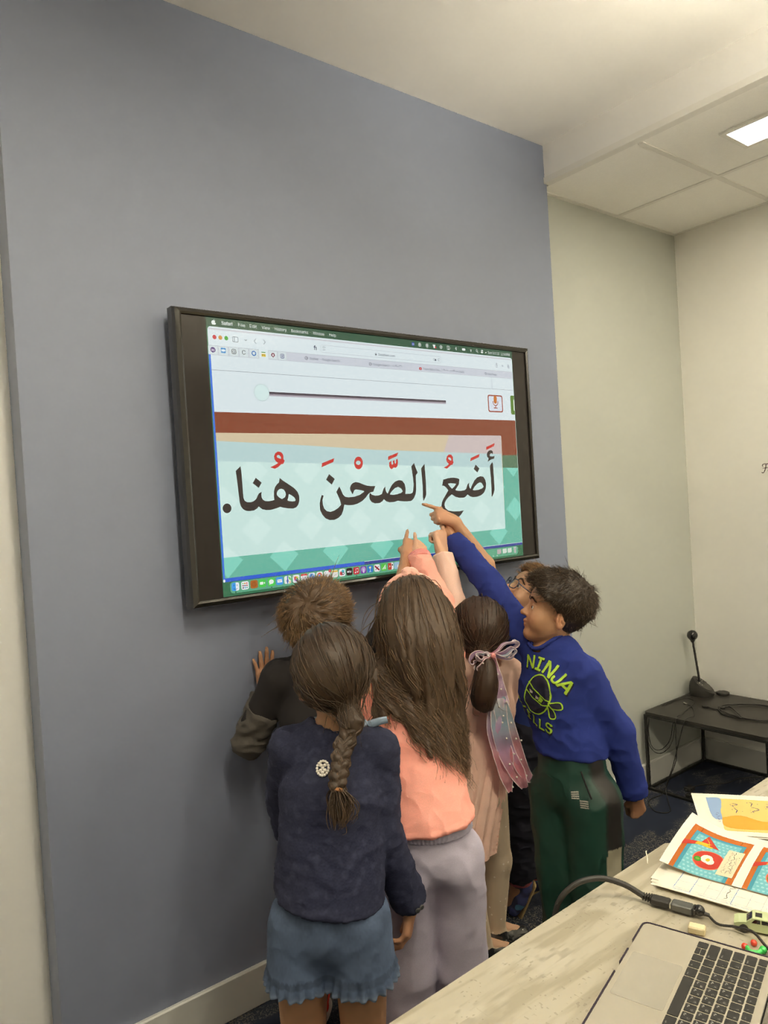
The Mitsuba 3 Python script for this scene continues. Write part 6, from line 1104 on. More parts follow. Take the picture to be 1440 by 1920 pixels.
# ------------------------------------------------------------------ tables in front, with the laptop and the papers
def top_col(p, n, uv):
    g = mikit.fbm(p.x * 6 + 0.8 * mikit.noise(p.y * 30), p.y * 46, 2.0, octaves=4); b = mikit.fbm(p.x * 9, p.y * 13, 5.0, octaves=4); s = mikit.smoothstep(0.60, 0.95, mikit.noise(p.x * 60, p.y * 190, 1.0)) * mikit.smoothstep(0.45, 0.65, b)
    sp = mikit.smoothstep(0.83, 0.9, mikit.noise(p.x * 210, p.y * 210)) * mikit.smoothstep(0.4, 0.6, mikit.noise(p.x * 20, p.y * 20))
    c = mikit.mix((0.43, 0.385, 0.295), (0.335, 0.295, 0.215), mikit.smoothstep(0.40, 0.66, g)); c = mikit.mix(c, (0.49, 0.445, 0.35), mikit.smoothstep(0.5, 0.68, b) * 0.7); return mikit.mix(mikit.mix(c, (0.27, 0.235, 0.175), s * 0.6), (0.22, 0.19, 0.14), sp * 0.45)
mat('table_top', mikit.proc(top_col), rough=0.42, spec=0.4); mat('table_edge', '#a2926c', rough=0.5); mat('leg_grey', '#6f6c66', rough=0.4, metallic=0.6)
ZTOP = 0.745; TA = math.radians(1.45); TX, TYV = A3(math.cos(TA), math.sin(TA), 0), A3(-math.sin(TA), math.cos(TA), 0)
def table(name, lab, xa, xb, off):
    t = thing(name, lab, 'table', None); M = frame_m(A3(-0.17, -1.1505 + off, ZTOP), TX, TYV, A3(0, 0, 1))
    r = 0.012; o = rrect(xa, -0.76, xb, 0, r); m = trimesh.creation.extrude_polygon(o, 0.026, engine='earcut'); m.apply_translation((0, 0, -0.028)); lid = trimesh.creation.extrude_polygon(o.buffer(-0.0015), 0.002, engine='earcut'); lid.apply_translation((0, 0, -0.002))
    obj('table_top', xf(lid, M), 'table_top', t); obj('edge_band', xf(m, M), 'table_edge', t)
    for x in (xa + 0.22, xb - 0.22):
        obj('leg', xf(cat_mesh([box((x - 0.025, -0.405, -ZTOP + 0.03), (x + 0.025, -0.355, -0.05), 0.004), box((x - 0.03, -0.68, -ZTOP), (x + 0.03, -0.08, -ZTOP + 0.032), 0.008), box((x - 0.035, -0.66, -0.052), (x + 0.035, -0.10, -0.028), 0.004)]), M), 'leg_grey', t)
table('folding_table', 'pale stone-patterned table nearest the camera, under the laptop', -1.62, -0.001, 0.0)
table('folding_table', 'pale stone-patterned table at the right, under the coloured papers', 0.001, 1.50, -0.004)
# laptop
mat('aluminium', '#b9b1a1', rough=0.38, metallic=0.35, spec=0.5); mat('trackpad', '#a39d90', rough=0.45, spec=0.25); mat('key_black', '#1c1b1a', rough=0.55); mat('case_dark', '#241d2a', rough=0.35); mat('glass_dark', '#0c0c0e', rough=0.1, spec=0.6); mat('legend', '#a9a7a2', rough=0.6)
LAP = thing('laptop', 'open silver laptop with black keys in a dark case at the lower right', 'laptop')
LO, LU, LV = A3(-0.482, -1.297, ZTOP), unit((-0.961, -0.276, 0)), unit((0.276, -0.961, 0)); LU = unit(LU); LV = unit(np.cross(LU, A3(0, 0, 1)) * -1) if np.dot(np.cross(LU, A3(0, 0, 1)), LV) < 0 else unit(np.cross(LU, A3(0, 0, 1)))
def lap(p): p = np.asarray(p, float); return LO + p[..., :1] * LU + p[..., 1:2] * LV + p[..., 2:3] * A3(0, 0, 1)
def lapm(m): m = m.copy(); m.vertices = lap(np.array(m.vertices)); m.fix_normals(); return m
def slab(poly, z0, z1):
    m = cat_mesh([trimesh.creation.extrude_polygon(g, z1 - z0, engine='earcut') for g in getattr(poly, 'geoms', [poly]) if g.area > 1e-9]); m.apply_translation((0, 0, z0)); return m
LW, LD, LZ = 0.296, 0.208, 0.0165
shell = rrect(0, 0, LW, LD, 0.010)
obj('base', lapm(cat_mesh([slab(shell, 0.004, LZ - 0.001), slab(shell.buffer(-0.0012), LZ - 0.001, LZ)])), 'aluminium', LAP)
rim = shell.buffer(0.0022).difference(shell.buffer(-0.0002))
notched = rim
for a, b in ((0.060, 0.085), (0.125, 0.150)): notched = notched.difference(sbox(a, -0.01, b, 0.002))
obj('case', lapm(cat_mesh([slab(shell.buffer(0.002), 0.001, 0.004), slab(rim, 0.001, 0.010), slab(notched, 0.010, 0.0172)])), 'case_dark', LAP, label='dark clip-on case')
obj('trackpad', lapm(slab(rrect(0.0885, 0.0085, 0.2025, 0.0845, 0.004), LZ - 0.001, LZ + 0.0004)), 'trackpad', LAP, label='large grey trackpad')
obj('keyboard_well', lapm(slab(rrect(0.0095, 0.0885, LW - 0.0095, 0.1915, 0.003), LZ - 0.001, LZ + 0.0002)), 'aluminium', LAP)
rows = [[('', 15), ('', 15), ('', 15), ('opt', 15.5), ('cmd', 20), ('', 89), ('cmd', 20), ('opt', 15.5), ('ctrl', 15.5), ('fn', 15.5)], [('shift', 38)] + [(c, 16) for c in '/.,MNBVCXZ'] + [('shift', 38)], [('return', 29)] + [(c, 16) for c in "';LKJHGFDSA"] + [('caps', 29)],
        [('|', 24)] + [(c, 16) for c in '][POIUYTREWQ'] + [('tab', 24)], [('delete', 24)] + [(c, 16) for c in '=-0987654321'] + [('`', 16)], [('', 15.4)] + [('F%d' % k, 15.4) for k in range(12, 0, -1)] + [('esc', 20)]]
legends, kv = [], 0.0905
U0, U1 = 0.0112, LW - 0.0112
for r, row in enumerate(rows):
    hgt = 0.0150 if r < 5 else 0.0120; gap = 0.0026; tot = sum(w for _, w in row); sc = ((U1 - U0) - gap * (len(row) - 1)) / tot; u = U0
    for ch, w in row:
        w = w * sc
        ks = [(u, kv, u + w, kv + hgt)] if not (r == 0 and u < U0 + 0.03 and u > U0 + 0.01) else [(u, kv, u + w, kv + hgt * 0.47), (u, kv + hgt * 0.53, u + w, kv + hgt)]
        for x0, y0, x1, y1 in ks: obj('key', lapm(cat_mesh([slab(rrect(x0, y0, x1, y1, 0.0012), LZ, LZ + 0.0009), slab(rrect(x0 + 0.0004, y0 + 0.0004, x1 - 0.0004, y1 - 0.0004, 0.001), LZ + 0.0009, LZ + 0.0012)])), 'key_black', LAP)
        if ch:
            a, f = text_flat(ch, 0.0034 if len(ch) == 1 else 0.0018); a = a - a.min(0)
            x = u + w - 0.0030; legends.append((np.column_stack([x - a[:, 0], kv + (0.0085 if len(ch) == 1 else 0.003) + a[:, 1] if r < 5 else kv + 0.004 + a[:, 1], np.full(len(a), LZ + 0.0013)]), f))
            if len(ch) == 1 and ch.isalpha():
                g = LineString(spline([(u + 0.003, kv + 0.0035), (u + 0.0045, kv + 0.0058), (u + 0.006, kv + 0.0034), (u + 0.008, kv + 0.0040)], 5)).buffer(0.0004, 2); legends += flat(g, lambda q: np.column_stack([q, np.full(len(q), LZ + 0.0013)]))
        u += w + gap
    kv += hgt + 0.0026
lv, lf = join(legends); obj('key_legend', (lap(lv), lf), 'legend', LAP, label='pale key lettering')
ang = math.radians(112); hx = A3(0, -math.cos(ang), math.sin(ang))
def lid(p): p = np.asarray(p, float); return lap(np.column_stack([p[:, 0], LD - 0.004 + p[:, 1] * -math.cos(ang) + p[:, 2] * math.sin(ang), LZ + 0.002 + p[:, 1] * math.sin(ang) + p[:, 2] * math.cos(ang)]))
for nm, m, b, l in (('lid', slab(rrect(0, 0.002, LW, 0.205, 0.009), 0, 0.005), 'aluminium', None), ('screen', slab(rrect(0.002, 0.006, LW - 0.002, 0.203, 0.006), -0.0008, 0), 'glass_dark', 'dark glass screen'), ('hinge', slab(rrect(0.03, -0.006, LW - 0.03, 0.003, 0.002), -0.002, 0.005), 'glass_dark', None)):
    m = m.copy(); m.vertices = lid(np.array(m.vertices)); m.fix_normals(); obj(nm, m, b, LAP, label=l)
# papers
mat('paper', '#dfd9c9', rough=0.9, spec=0.1)
INK = {k: mat('ink_' + k, srgb(v) * 0.72, rough=0.85, spec=0.1) for k, v in dict(brown='#c8703a', brown_line='#8a4620', mat_blue='#79c3cf', mat_light='#a3dbe2', mat_edge='#4f9fb4', red='#cf4a40', rose='#e88a72', yellow='#f2c445', green='#4f9a3c', leaf='#79bb4c', white='#f6f2e6', black='#2a2624', card='#f4e9c6', line_blue='#5f86cc', line_grey='#b9bcc4', sand='#f2d884', amber='#eab04a', violet='#6c4a86', sky='#9cb9e2', teal='#4aa27c', pinkish='#e9a58c').items()}
class Sheet:
    def __init__(s, o, U, L, W, z, bend): s.o, s.U, s.L, s.W, s.bend = A3(o[0], o[1], z), unit(A3(U[0], U[1], 0)), L, W, bend; s.V = np.cross(A3(0, 0, 1), s.U)
    def at(s, q, dz=0.0): q = np.asarray(q, float); return s.o + q[:, :1] * s.U + q[:, 1:2] * s.V + np.column_stack([np.zeros((len(q), 2)), s.bend(q[:, 0], q[:, 1]) + dz])
    def mesh(s, n=28, th=0.0004):
        u, v = np.meshgrid(np.linspace(0, s.L, n), np.linspace(0, s.W, n), indexing='ij'); q = np.column_stack([u.ravel(), v.ravel()]); a = s.at(q); b = s.at(q, -th); i = np.arange(n * n).reshape(n, n); f = np.stack([i[:-1, :-1], i[1:, :-1], i[1:, 1:], i[:-1, 1:]], -1).reshape(-1, 4)
        edge = np.concatenate([i[:, 0], i[-1, 1:], i[-2::-1, -1], i[0, -2:0:-1]]); e2 = np.roll(edge, -1); k = n * n; side = np.stack([edge, edge + k, e2 + k, e2], 1); f = np.vstack([f, f[:, ::-1] + k, side]); return np.vstack([a, b]), np.vstack([f[:, [0, 1, 2]], f[:, [0, 2, 3]]])
    def ink(s, polys, layer):
        ms = []
        for v, f in polys:
            m = trimesh.Trimesh(np.column_stack([v, np.zeros(len(v))]), f, process=False); vv, ff = trimesh.remesh.subdivide_to_size(m.vertices, m.faces, 0.012, max_iter=10); ms.append((vv, ff))
        v, f = join(ms); return s.at(v[:, :2], 0.00025 + 0.00012 * layer), f
def fp(g): return flat(g, lambda q: np.asarray(q))
def sheet_obj(name, lab, S, inks, group=None):
    k = thing(name, lab, 'paper', group); obj('sheet', S.mesh(), 'paper', k, smooth=40)
    order = {}
    for col, g, layer in inks: order.setdefault((col, layer), []).extend(fp(g))
    for (col, layer), ps in order.items():
        nm = 'printed_' + {'line_blue': 'rule', 'line_grey': 'rule', 'black': 'script', 'violet': 'script', 'mat_light': 'dots'}.get(col, 'shape')
        if len(ps) > 14: obj(nm, S.ink(ps, layer), INK[col], k, kind='stuff')
        else:
            for q in ps: obj(nm, S.ink([q], layer), INK[col], k)
def script(x, y0, y1, seed, sz=0.006, col='black', layer=6):
    """a joined line of script running along V, as strokes with dots"""
    rng = np.random.default_rng(seed); out = []; y = y1
    while y > y0 + sz:
        n = rng.integers(3, 6); ye = max(y0, y - n * sz * 0.55); pts = [(x + (rng.choice([0.0, 0.25, 0.5, 1.0]) if 0 < i < n else 0.1) * sz, y - (y - ye) * i / n) for i in range(n + 1)]
        out.append((col, LineString(spline(pts, 3)).buffer(sz * 0.06, 2), layer))
        for _ in range(2): out.append((col, Point(x + rng.choice([-0.35, 1.3]) * sz, rng.uniform(ye, y)).buffer(sz * 0.085, 3), layer))
        y = ye - sz * 0.5
    return out
def picture(u0, v0, w, h, seed, cut=None):
    """the place-setting picture: a along the sheet, b across, both 0 to 1"""
    def P(*ab): return Polygon([(u0 + a * w, v0 + b * h) for a, b in ab])
    def E(a, b, ra, rb, rot=0): t = np.linspace(0, 2 * np.pi, 40); return Polygon([(u0 + (a + ra * math.cos(x)) * w, v0 + (b + rb * math.sin(x)) * h) for x in t])
    r = [('brown', P((0, 0), (1, 0), (1, 1), (0, 1)), 0), ('mat_edge', P((0.08, 0), (0.90, 0), (0.92, 0.88), (0.08, 0.88)), 1), ('mat_blue', P((0.14, 0), (0.84, 0), (0.86, 0.83), (0.14, 0.83)), 2)]
    r += [('brown_line', P((a - 0.004, 0.88), (a + 0.004, 0.88), (a + 0.004, 1), (a - 0.004, 1)), 1) for a in (0.15, 0.82)]
    for i in range(10):
        for j in range(12):
            a, b = 0.17 + 0.07 * i + 0.035 * (j % 2), 0.04 + 0.068 * j
            if a < 0.82: r.append(('mat_light', E(a, b, 0.022, 0.016), 3))
    r += [('rose', E(0.50, 0.345, 0.25, 0.195), 4), ('red', E(0.50, 0.345, 0.235, 0.180), 5), ('white', E(0.47, 0.36, 0.095, 0.085).union(E(0.53, 0.32, 0.07, 0.06)), 6), ('yellow', E(0.49, 0.345, 0.034, 0.034), 7), ('green', E(0.34, 0.31, 0.06, 0.05), 6), ('leaf', E(0.34, 0.31, 0.035, 0.02), 7)]
    r += [('red', P((0.24, 0.64), (0.30, 0.86), (0.56, 0.62)), 4), ('yellow', LineString([(u0 + 0.28 * w, v0 + 0.80 * h), (u0 + 0.36 * w, v0 + 0.72 * h), (u0 + 0.40 * w, v0 + 0.63 * h)]).buffer(0.0006), 5)]
    r += [('red', P((0.0, 0.46), (0.20, 0.58), (0.19, 0.65), (0.0, 0.57)), 5), ('yellow', P((0.18, 0.575), (0.28, 0.60), (0.44, 0.60), (0.46, 0.63), (0.36, 0.645), (0.42, 0.69), (0.34, 0.68), (0.19, 0.655)), 6)]
    r += [('card', P((0.70, 0.12), (0.96, 0.12), (0.96, 0.70), (0.70, 0.70)), 6)]
    for i in range(3): r += script(u0 + (0.76 + 0.06 * i) * w, v0 + 0.17 * h, v0 + (0.66 - 0.08 * (i == 2)) * h, seed + i, 0.0075 if i == 1 else 0.004, layer=7)
    return r
lowz = ZTOP + 0.0012
for k in range(4):
    S = Sheet((-.345 + 0.008 * k, -1.222 + 0.005 * k), (0.20 + 0.012 * k, -0.98), 0.279, 0.216, lowz + 0.0012 * k, lambda u, v: 0.0006 * np.sin(u * 20 + v * 13))
    if k < 3: sheet_obj('worksheet', ('white sheet at the bottom of the pile under the ruled worksheet', 'second white sheet from the bottom of the pile under the ruled worksheet', 'white sheet directly under the ruled worksheet')[k], S, [], 'white sheets under the worksheet')
inks = []
for u in (0.030, 0.060, 0.130, 0.200): inks.append(('line_blue', sbox(u - 0.0004, 0.008, u + 0.0004, 0.200), 0))
for u in (0.083, 0.106, 0.155, 0.178, 0.225, 0.25): inks.append(('line_grey', sbox(u - 0.0003, 0.012, u + 0.0003, 0.200), 0))
for v in (0.008, 0.014, 0.040, 0.072, 0.104, 0.136): inks.append(('line_blue' if v < 0.012 else 'line_grey', sbox(0.03, v - 0.0003, 0.27, v + 0.0003), 0))
for i, u in enumerate((0.116, 0.188, 0.256)): inks += script(u, 0.020, 0.105, 80 + i, 0.0085, layer=1)
SB = Sheet((-.352, -1.236), (0.215, -0.977), 0.279, 0.216, lowz + 0.0062, lambda u, v: 0.0008 * np.sin(u * 17) + 0.003 * np.clip((u - 0.2) / 0.08, 0, 1) ** 2)
sheet_obj('worksheet', 'white ruled worksheet with script, lying half under the coloured picture sheet', SB, inks)
# pile with the yellow sheet at the back
for k in range(3):
    S = Sheet((-.085 - 0.006 * k, -1.205 + 0.006 * k), (0.60 - 0.02 * k, -0.80), 0.279, 0.216, lowz + 0.0012 * k, lambda u, v: 0.0006 * np.sin(u * 20)); sheet_obj('printed_sheet', ('white sheet at the bottom of the pile under the yellow sheet', 'second white sheet from the bottom of the pile under the yellow sheet', 'white sheet directly under the yellow printed sheet')[k], S, [], 'white sheets under the yellow sheet')
SC = Sheet((-.095, -1.192), (0.585, -0.811), 0.279, 0.216, lowz + 0.0042, lambda u, v: 0.0008 * np.sin(u * 14))
ci = [('sand', Polygon([(0.045, 0.02), (0.25, 0.02), (0.25, 0.190), (0.055, 0.190)]), 0), ('sky', Polygon(spline([(0.030, 0.192), (0.030, 0.09), (0.048, 0.075), (0.052, 0.12), (0.058, 0.15), (0.060, 0.192), (0.030, 0.192)], 4)), 1), ('amber', Polygon(spline([(0.05, 0.085), (0.09, 0.10), (0.13, 0.075), (0.17, 0.08), (0.20, 0.05), (0.10, 0.03), (0.05, 0.04), (0.05, 0.085)], 4)), 1),
      ('teal', sbox(0.195, 0.150, 0.245, 0.188), 2), ('pinkish', sbox(0.182, 0.150, 0.192, 0.190), 2)]
for i, (u, v0, v1, sz) in enumerate(((0.082, 0.11, 0.165, 0.012), (0.120, 0.10, 0.175, 0.013), (0.155, 0.09, 0.17, 0.012), (0.185, 0.08, 0.14, 0.010), (0.215, 0.07, 0.14, 0.011), (0.040, 0.06, 0.11, 0.006))): ci += script(u, v0, v1, 120 + i, sz, 'violet', 3)
sheet_obj('printed_sheet', 'yellow and blue printed sheet with violet script, on the pile behind the picture sheet', SC, ci)
def bendA(u, v): return 0.013 + 0.022 * np.clip(1 - u / 0.11, 0, 1) ** 2 * (0.35 + 0.65 * v / 0.216) + 0.004 * np.sin(np.pi * v / 0.216) + 0.006 * np.clip((u - 0.2) / 0.08, 0, 1) ** 2 - 0.004 * np.clip(u / 0.06, 0, 1)
SA = Sheet((-.290, -1.208), (0.222, -0.975), 0.279, 0.216, lowz + 0.0005, bendA)
sheet_obj('picture_sheet', 'curled sheet with two coloured pictures of a plate with an egg', SA, picture(0.017, 0.000, 0.114, 0.180, 300) + picture(0.148, 0.000, 0.114, 0.180, 310))
tw = thing('paper_strip', 'thin curled white paper strip at the corner of the picture sheet', 'paper'); obj('strip', tube([(-.300, -1.188, ZTOP + .012), (-.292, -1.183, ZTOP + .020), (-.285, -1.176, ZTOP + .026), (-.277, -1.172, ZTOP + .024)], 0.0012, 6), 'paper', tw, smooth=True)
# display cable, adapter and things beside the laptop
mat('rubber_black', '#1a1918', rough=0.5); mat('adapter_grey', '#5b5d5c', rough=0.4, metallic=0.5); mat('gloss_black', '#0a0a0b', rough=0.1, spec=0.6)
HC_ = thing('display_cable', 'thick black display cable arching over the table edge to its plug', 'cable')
PD = unit((0.10, -0.33, 0)); PS = np.cross(A3(0, 0, 1), PD); p0 = A3(-.403, -1.259, ZTOP + .012)
obj('cord', tube([(-.530, -1.118, .42), (-.527, -1.122, .60), (-.518, -1.134, .725), (-.494, -1.156, .772), (-.455, -1.184, .784), (-.424, -1.216, .774), p0 - PD * 0.012], 0.0052, 12, 14), 'rubber_black', HC_, smooth=True)
def pbox(o, l0, l1, w, h, z0=0.0, bev=0.0015): return xf(box((l0, -w / 2, z0), (l1, w / 2, z0 + h), bev), frame_m(o, PD, PS, A3(0, 0, 1)))
o = A3(p0[0], p0[1], ZTOP)
obj('strain_relief', cat_mesh([pbox(o, -0.014 + 0.0045 * k, -0.011 + 0.0045 * k, 0.013 + 0.001 * k, 0.011 + 0.0006 * k, 0.006 - 0.0003 * k) for k in range(4)]), 'rubber_black', HC_); obj('plug', pbox(o, 0.002, 0.034, 0.0195, 0.0125, 0.004, 0.002), 'rubber_black', HC_); obj('plug_tip', pbox(o, 0.034, 0.0372, 0.0165, 0.008, 0.006, 0.0005), 'steel', HC_)
AD = thing('adapter', 'grey video adapter joined to the display cable, with a thin black cord', 'adapter')
obj('housing', pbox(o, 0.0372, 0.072, 0.021, 0.0135, 0.0035, 0.002), 'adapter_grey', AD); obj('end_cap', pbox(o, 0.072, 0.078, 0.0205, 0.013, 0.0037, 0.002), 'gloss_black', AD); e = o + PD * 0.083
obj('ball_joint', xf(trimesh.creation.icosphere(3, 0.0092), frame_m(e + A3(0, 0, 0.0122), A3(1, 0, 0), A3(0, 1, 0), A3(0, 0, 1))), 'gloss_black', AD, smooth=True); obj('neck', tube([e + A3(0, 0, .009), e + PD * 0.016 + A3(0, 0, .008)], [0.0042, 0.0032], 10, smooth=False), 'rubber_black', AD, smooth=40)
obj('cord', tube([e + PD * 0.014 + A3(0, 0, .008), (-.385, -1.375, ZTOP + .006), (-.378, -1.402, ZTOP + .010), (-.378, -1.430, ZTOP + .014), (-.392, -1.455, ZTOP + .010), (-.400, -1.468, ZTOP + .008)], 0.0022, 8), 'rubber_black', AD, smooth=True)
obj('hub', xf(box((0, -0.012, 0), (0.05, 0.012, 0.011), 0.002), frame_m(A3(-.402, -1.466, ZTOP + .0005), unit((0.3, -0.95, 0)), unit((0.95, 0.3, 0)), A3(0, 0, 1))), 'adapter_grey', AD)
mat('block_wood', '#d9c9a0', rough=0.8)
bl = thing('wooden_block', 'small pale block beside the laptop, below the adapter', 'block'); obj('body', xf(box((-0.013, -0.009, 0), (0.013, 0.009, 0.012), 0.002), frame_m(A3(-.423, -1.358, ZTOP), unit((0.35, -0.93, 0)), unit((0.93, 0.35, 0)), A3(0, 0, 1))), 'block_wood', bl)
# toy car
mat('car_green', '#b9c493', rough=0.3, spec=0.5, clearcoat=0.5)
CAR = thing('toy_car', 'pale green toy car at the right edge, between the papers and the laptop', 'toy car'); cm = frame_m(A3(-.345, -1.424, ZTOP), unit((0.42, -0.90, 0)), unit((0.90, 0.42, 0)), A3(0, 0, 1))
bodyp = Polygon([(-.036, .006), (-.037, .013), (-.030, .016), (-.018, .018), (-.008, .026), (.014, .026), (.026, .018), (.035, .016), (.037, .007), (.030, .004), (-.030, .004)]); m = trimesh.creation.extrude_polygon(bodyp, 0.028, engine='earcut'); m.apply_transform(trimesh.transformations.rotation_matrix(math.pi / 2, [1, 0, 0])); m.apply_translation((0, 0.014, 0)); obj('body', xf(m, cm), 'car_green', CAR)
for s in (-1, 1):
    for x in (-0.022, 0.023): w = trimesh.creation.cylinder(0.0068, 0.006, sections=20); w.apply_transform(trimesh.transformations.rotation_matrix(math.pi / 2, [1, 0, 0])); w.apply_translation((x, s * 0.0135, 0.0068)); obj('wheel', xf(w, cm), 'rubber_black', CAR)
    obj('side_window', xf(cat_mesh([trimesh.creation.extrude_polygon(Polygon([(-.010, .0185), (-.005, .0245), (.003, .0245), (.003, .0185)]), 0.0006, engine='earcut').apply_transform(trimesh.transformations.rotation_matrix(math.pi / 2, [1, 0, 0])).apply_translation((0, s * 0.0142 + 0.0003, 0)), trimesh.creation.extrude_polygon(Polygon([(.005, .0185), (.005, .0245), (.013, .0245), (.021, .0185)]), 0.0006, engine='earcut').apply_transform(trimesh.transformations.rotation_matrix(math.pi / 2, [1, 0, 0])).apply_translation((0, s * 0.0142 + 0.0003, 0))]), cm), 'glass_dark', CAR)
obj('windscreen', xf(cat_mesh([trimesh.Trimesh([(-.0175, -.011, .0187), (-.0175, .011, .0187), (-.0092, .010, .0258), (-.0092, -.010, .0258)], [[0, 1, 2], [0, 2, 3], [0, 2, 1], [0, 3, 2]], process=False), box((-.004, -.006, .0258), (.006, .006, .0266))]), cm), 'glass_dark', CAR)
mat('plastic_red', '#e2442e', rough=0.3, spec=0.5); mat('plastic_green', '#3fbf58', rough=0.3, spec=0.5)
TP = thing('plastic_toy', 'small red and green plastic toy beside the laptop hub', 'toy'); c = A3(-.408, -1.442, ZTOP)
obj('hook', tube([c + A3(-.004, .006, .006), c + A3(-.010, -.002, .005), c + A3(-.004, -.012, .005), c + A3(.006, -.014, .006)], [0.0038] * 31, 10), 'plastic_green', TP, smooth=True); obj('bead', xf(trimesh.creation.icosphere(2, 0.0052), frame_m(c + A3(-.004, .009, .0055), A3(1, 0, 0), A3(0, 1, 0), A3(0, 0, 1))), 'plastic_red', TP, smooth=True); obj('end', xf(trimesh.creation.icosphere(2, 0.0058), frame_m(c + A3(.007, -.015, .0062), A3(1, 0, 0), A3(0, 1, 0), A3(0, 0, 1))), 'plastic_green', TP, smooth=True)
TR = thing('plastic_toy', 'tiny red plastic bead lying under the toy car', 'toy'); obj('bead', xf(trimesh.creation.icosphere(2, 0.005), frame_m(A3(-.392, -1.438, ZTOP + .005), A3(1, 0, 0), A3(0, 1, 0), A3(0, 0, 1))), 'plastic_red', TR, smooth=True)

# ------------------------------------------------------------------ low table in the alcove
mat('steel_black', '#131312', rough=0.45, spec=0.4); mat('top_black', '#1d1b19', rough=0.42, spec=0.45); mat('device_black', '#1d1c1a', rough=0.5); mat('device_panel', '#2c2a27', rough=0.35); mat('button_white', '#b9b6ae', rough=0.5)
LT = thing('low_table', 'low black metal table in the corner against the grey wall', 'table'); x0, x1, y0, y1, zt = 1.600, 2.138, -0.545, 0.054, 0.388
m = trimesh.creation.extrude_polygon(rrect(x0, y0, x1, y1, 0.022), 0.012, engine='earcut'); m.apply_translation((0, 0, zt - 0.012)); obj('table_top', m, 'top_black', LT)
for px, py in ((x0, y0), (x1 - 0.014, y0), (x0, y1 - 0.014), (x1 - 0.014, y1 - 0.014)): obj('leg', box((px, py, 0), (px + 0.014, py + 0.014, zt - 0.012), 0.002), 'steel_black', LT)
for a, b in (((x0, y0, 0), (x0 + 0.014, y1, 0.014)), ((x1 - 0.014, y0, 0), (x1, y1, 0.014)), ((x0, y1 - 0.014, 0), (x1, y1, 0.014)), ((x0, y0, zt - 0.026), (x1, y0 + 0.014, zt - 0.012)), ((x0, y1 - 0.014, zt - 0.026), (x1, y1, zt - 0.012)), ((x0, y0, zt - 0.026), (x0 + 0.014, y1, zt - 0.012)), ((x1 - 0.014, y0, zt - 0.026), (x1, y1, zt - 0.012))): obj('rail', box(a, b, 0.002), 'steel_black', LT)
import manifold3d as m3
def man(m): g = m.to_mesh(); return trimesh.Trimesh(g.vert_properties[:, :3], g.tri_verts, process=False)
CF = thing('conference_camera', 'black conference camera with a ball head on a thin pole, standing on the low table', 'camera'); bc = A3(2.045, -0.008, zt); low = unit((0.30, -0.95, 0)); pn_ = unit(low * 0.62 + A3(0, 0, 0.78))
cyl = m3.Manifold.sphere(1.0, 64).scale([0.062, 0.062, 0.085]).translate((bc + A3(0, 0, 0.028)).tolist()).trim_by_plane([0, 0, 1], float(bc[2] + 0.0003)); cut = cyl.trim_by_plane((-pn_).tolist(), float(-(bc + A3(0, 0, 0.062)) @ pn_)); obj('base', man(cut), 'device_black', CF, smooth=35)
fx = unit(np.cross(A3(0, 0, 1), pn_)); fy = np.cross(pn_, fx); fc = bc + A3(0, 0, 0.0625)
def pan(a, b, d=0.0): return fc + fx * a + fy * b + pn_ * d
def disc(a, b, ra, rb, d0, d1, n=24, cut=None):
    g = Point(0, 0).buffer(1, 8); g = shapely.affinity.scale(g, ra, rb); g = shapely.affinity.translate(g, a, b)
    if cut is not None: g = g.intersection(cut)
    m = trimesh.creation.extrude_polygon(g, d1 - d0, engine='earcut'); m.apply_translation((0, 0, d0)); return xf(m, frame_m(fc, fx, fy, pn_))
import shapely.affinity
obj('front_panel', disc(0, 0, 0.051, 0.058, 0, 0.0012, cut=sbox(-1, -1, 1, -0.012)), 'device_panel', CF); obj('socket', disc(0.0, 0.012, 0.014, 0.018, 0, 0.002), 'gloss_black', CF)
for k in range(8): obj('button', disc(-0.024 + 0.009 * math.cos(k * math.pi / 4), -0.002 + 0.009 * math.sin(k * math.pi / 4), 0.0016, 0.0016, 0, 0.0016), 'button_white', CF)
for k in range(6): obj('button', disc(0.024 + 0.006 * (k % 3), 0.004 + 0.010 * (k // 3), 0.0014, 0.0014, 0, 0.0016), 'button_white', CF)
pb = pan(0, 0.012, 0.001); hd = A3(2.030, 0.020, 0.700)
obj('pole', tube([pb, hd - A3(0, 0, .025)], 0.0055, 12, smooth=False), 'device_black', CF, smooth=40); obj('collar', tube([hd - A3(0, 0, .036), hd - A3(0, 0, .022)], [0.008, 0.014], 16, smooth=False), 'device_black', CF, smooth=40)
h = obj('ball_head', xf(trimesh.creation.icosphere(4, 0.0265), frame_m(hd, A3(1, 0, 0), A3(0, 1, 0), A3(0, 0, 1))), 'gloss_black', CF, smooth=True); ld = unit((-.45, -.85, .10)); lx = unit(np.cross(ld, A3(0, 0, 1))); ln_ = lathe([(0, 0.0275), (0.007, 0.0272), (0.011, 0.0265), (0.0125, 0.0235), (0.0, 0.020)], 24)
obj('lens_ring', xf(ln_, frame_m(hd, lx, np.cross(ld, lx), ld)), 'glass_dark', h, smooth=40); obj('seam', tubes((hd + 0.0266 * (np.cos(np.linspace(0, 2 * np.pi, 40))[:, None] * unit((.8, -.6, 0)) + np.sin(np.linspace(0, 2 * np.pi, 40))[:, None] * A3(0, 0, 1)))[None], 0.0007, 5), 'adapter_grey', h)
PK = thing('remote_puck', 'flat round black puck on the low table, right of the conference camera', 'control'); pc = A3(2.112, -0.085, zt)
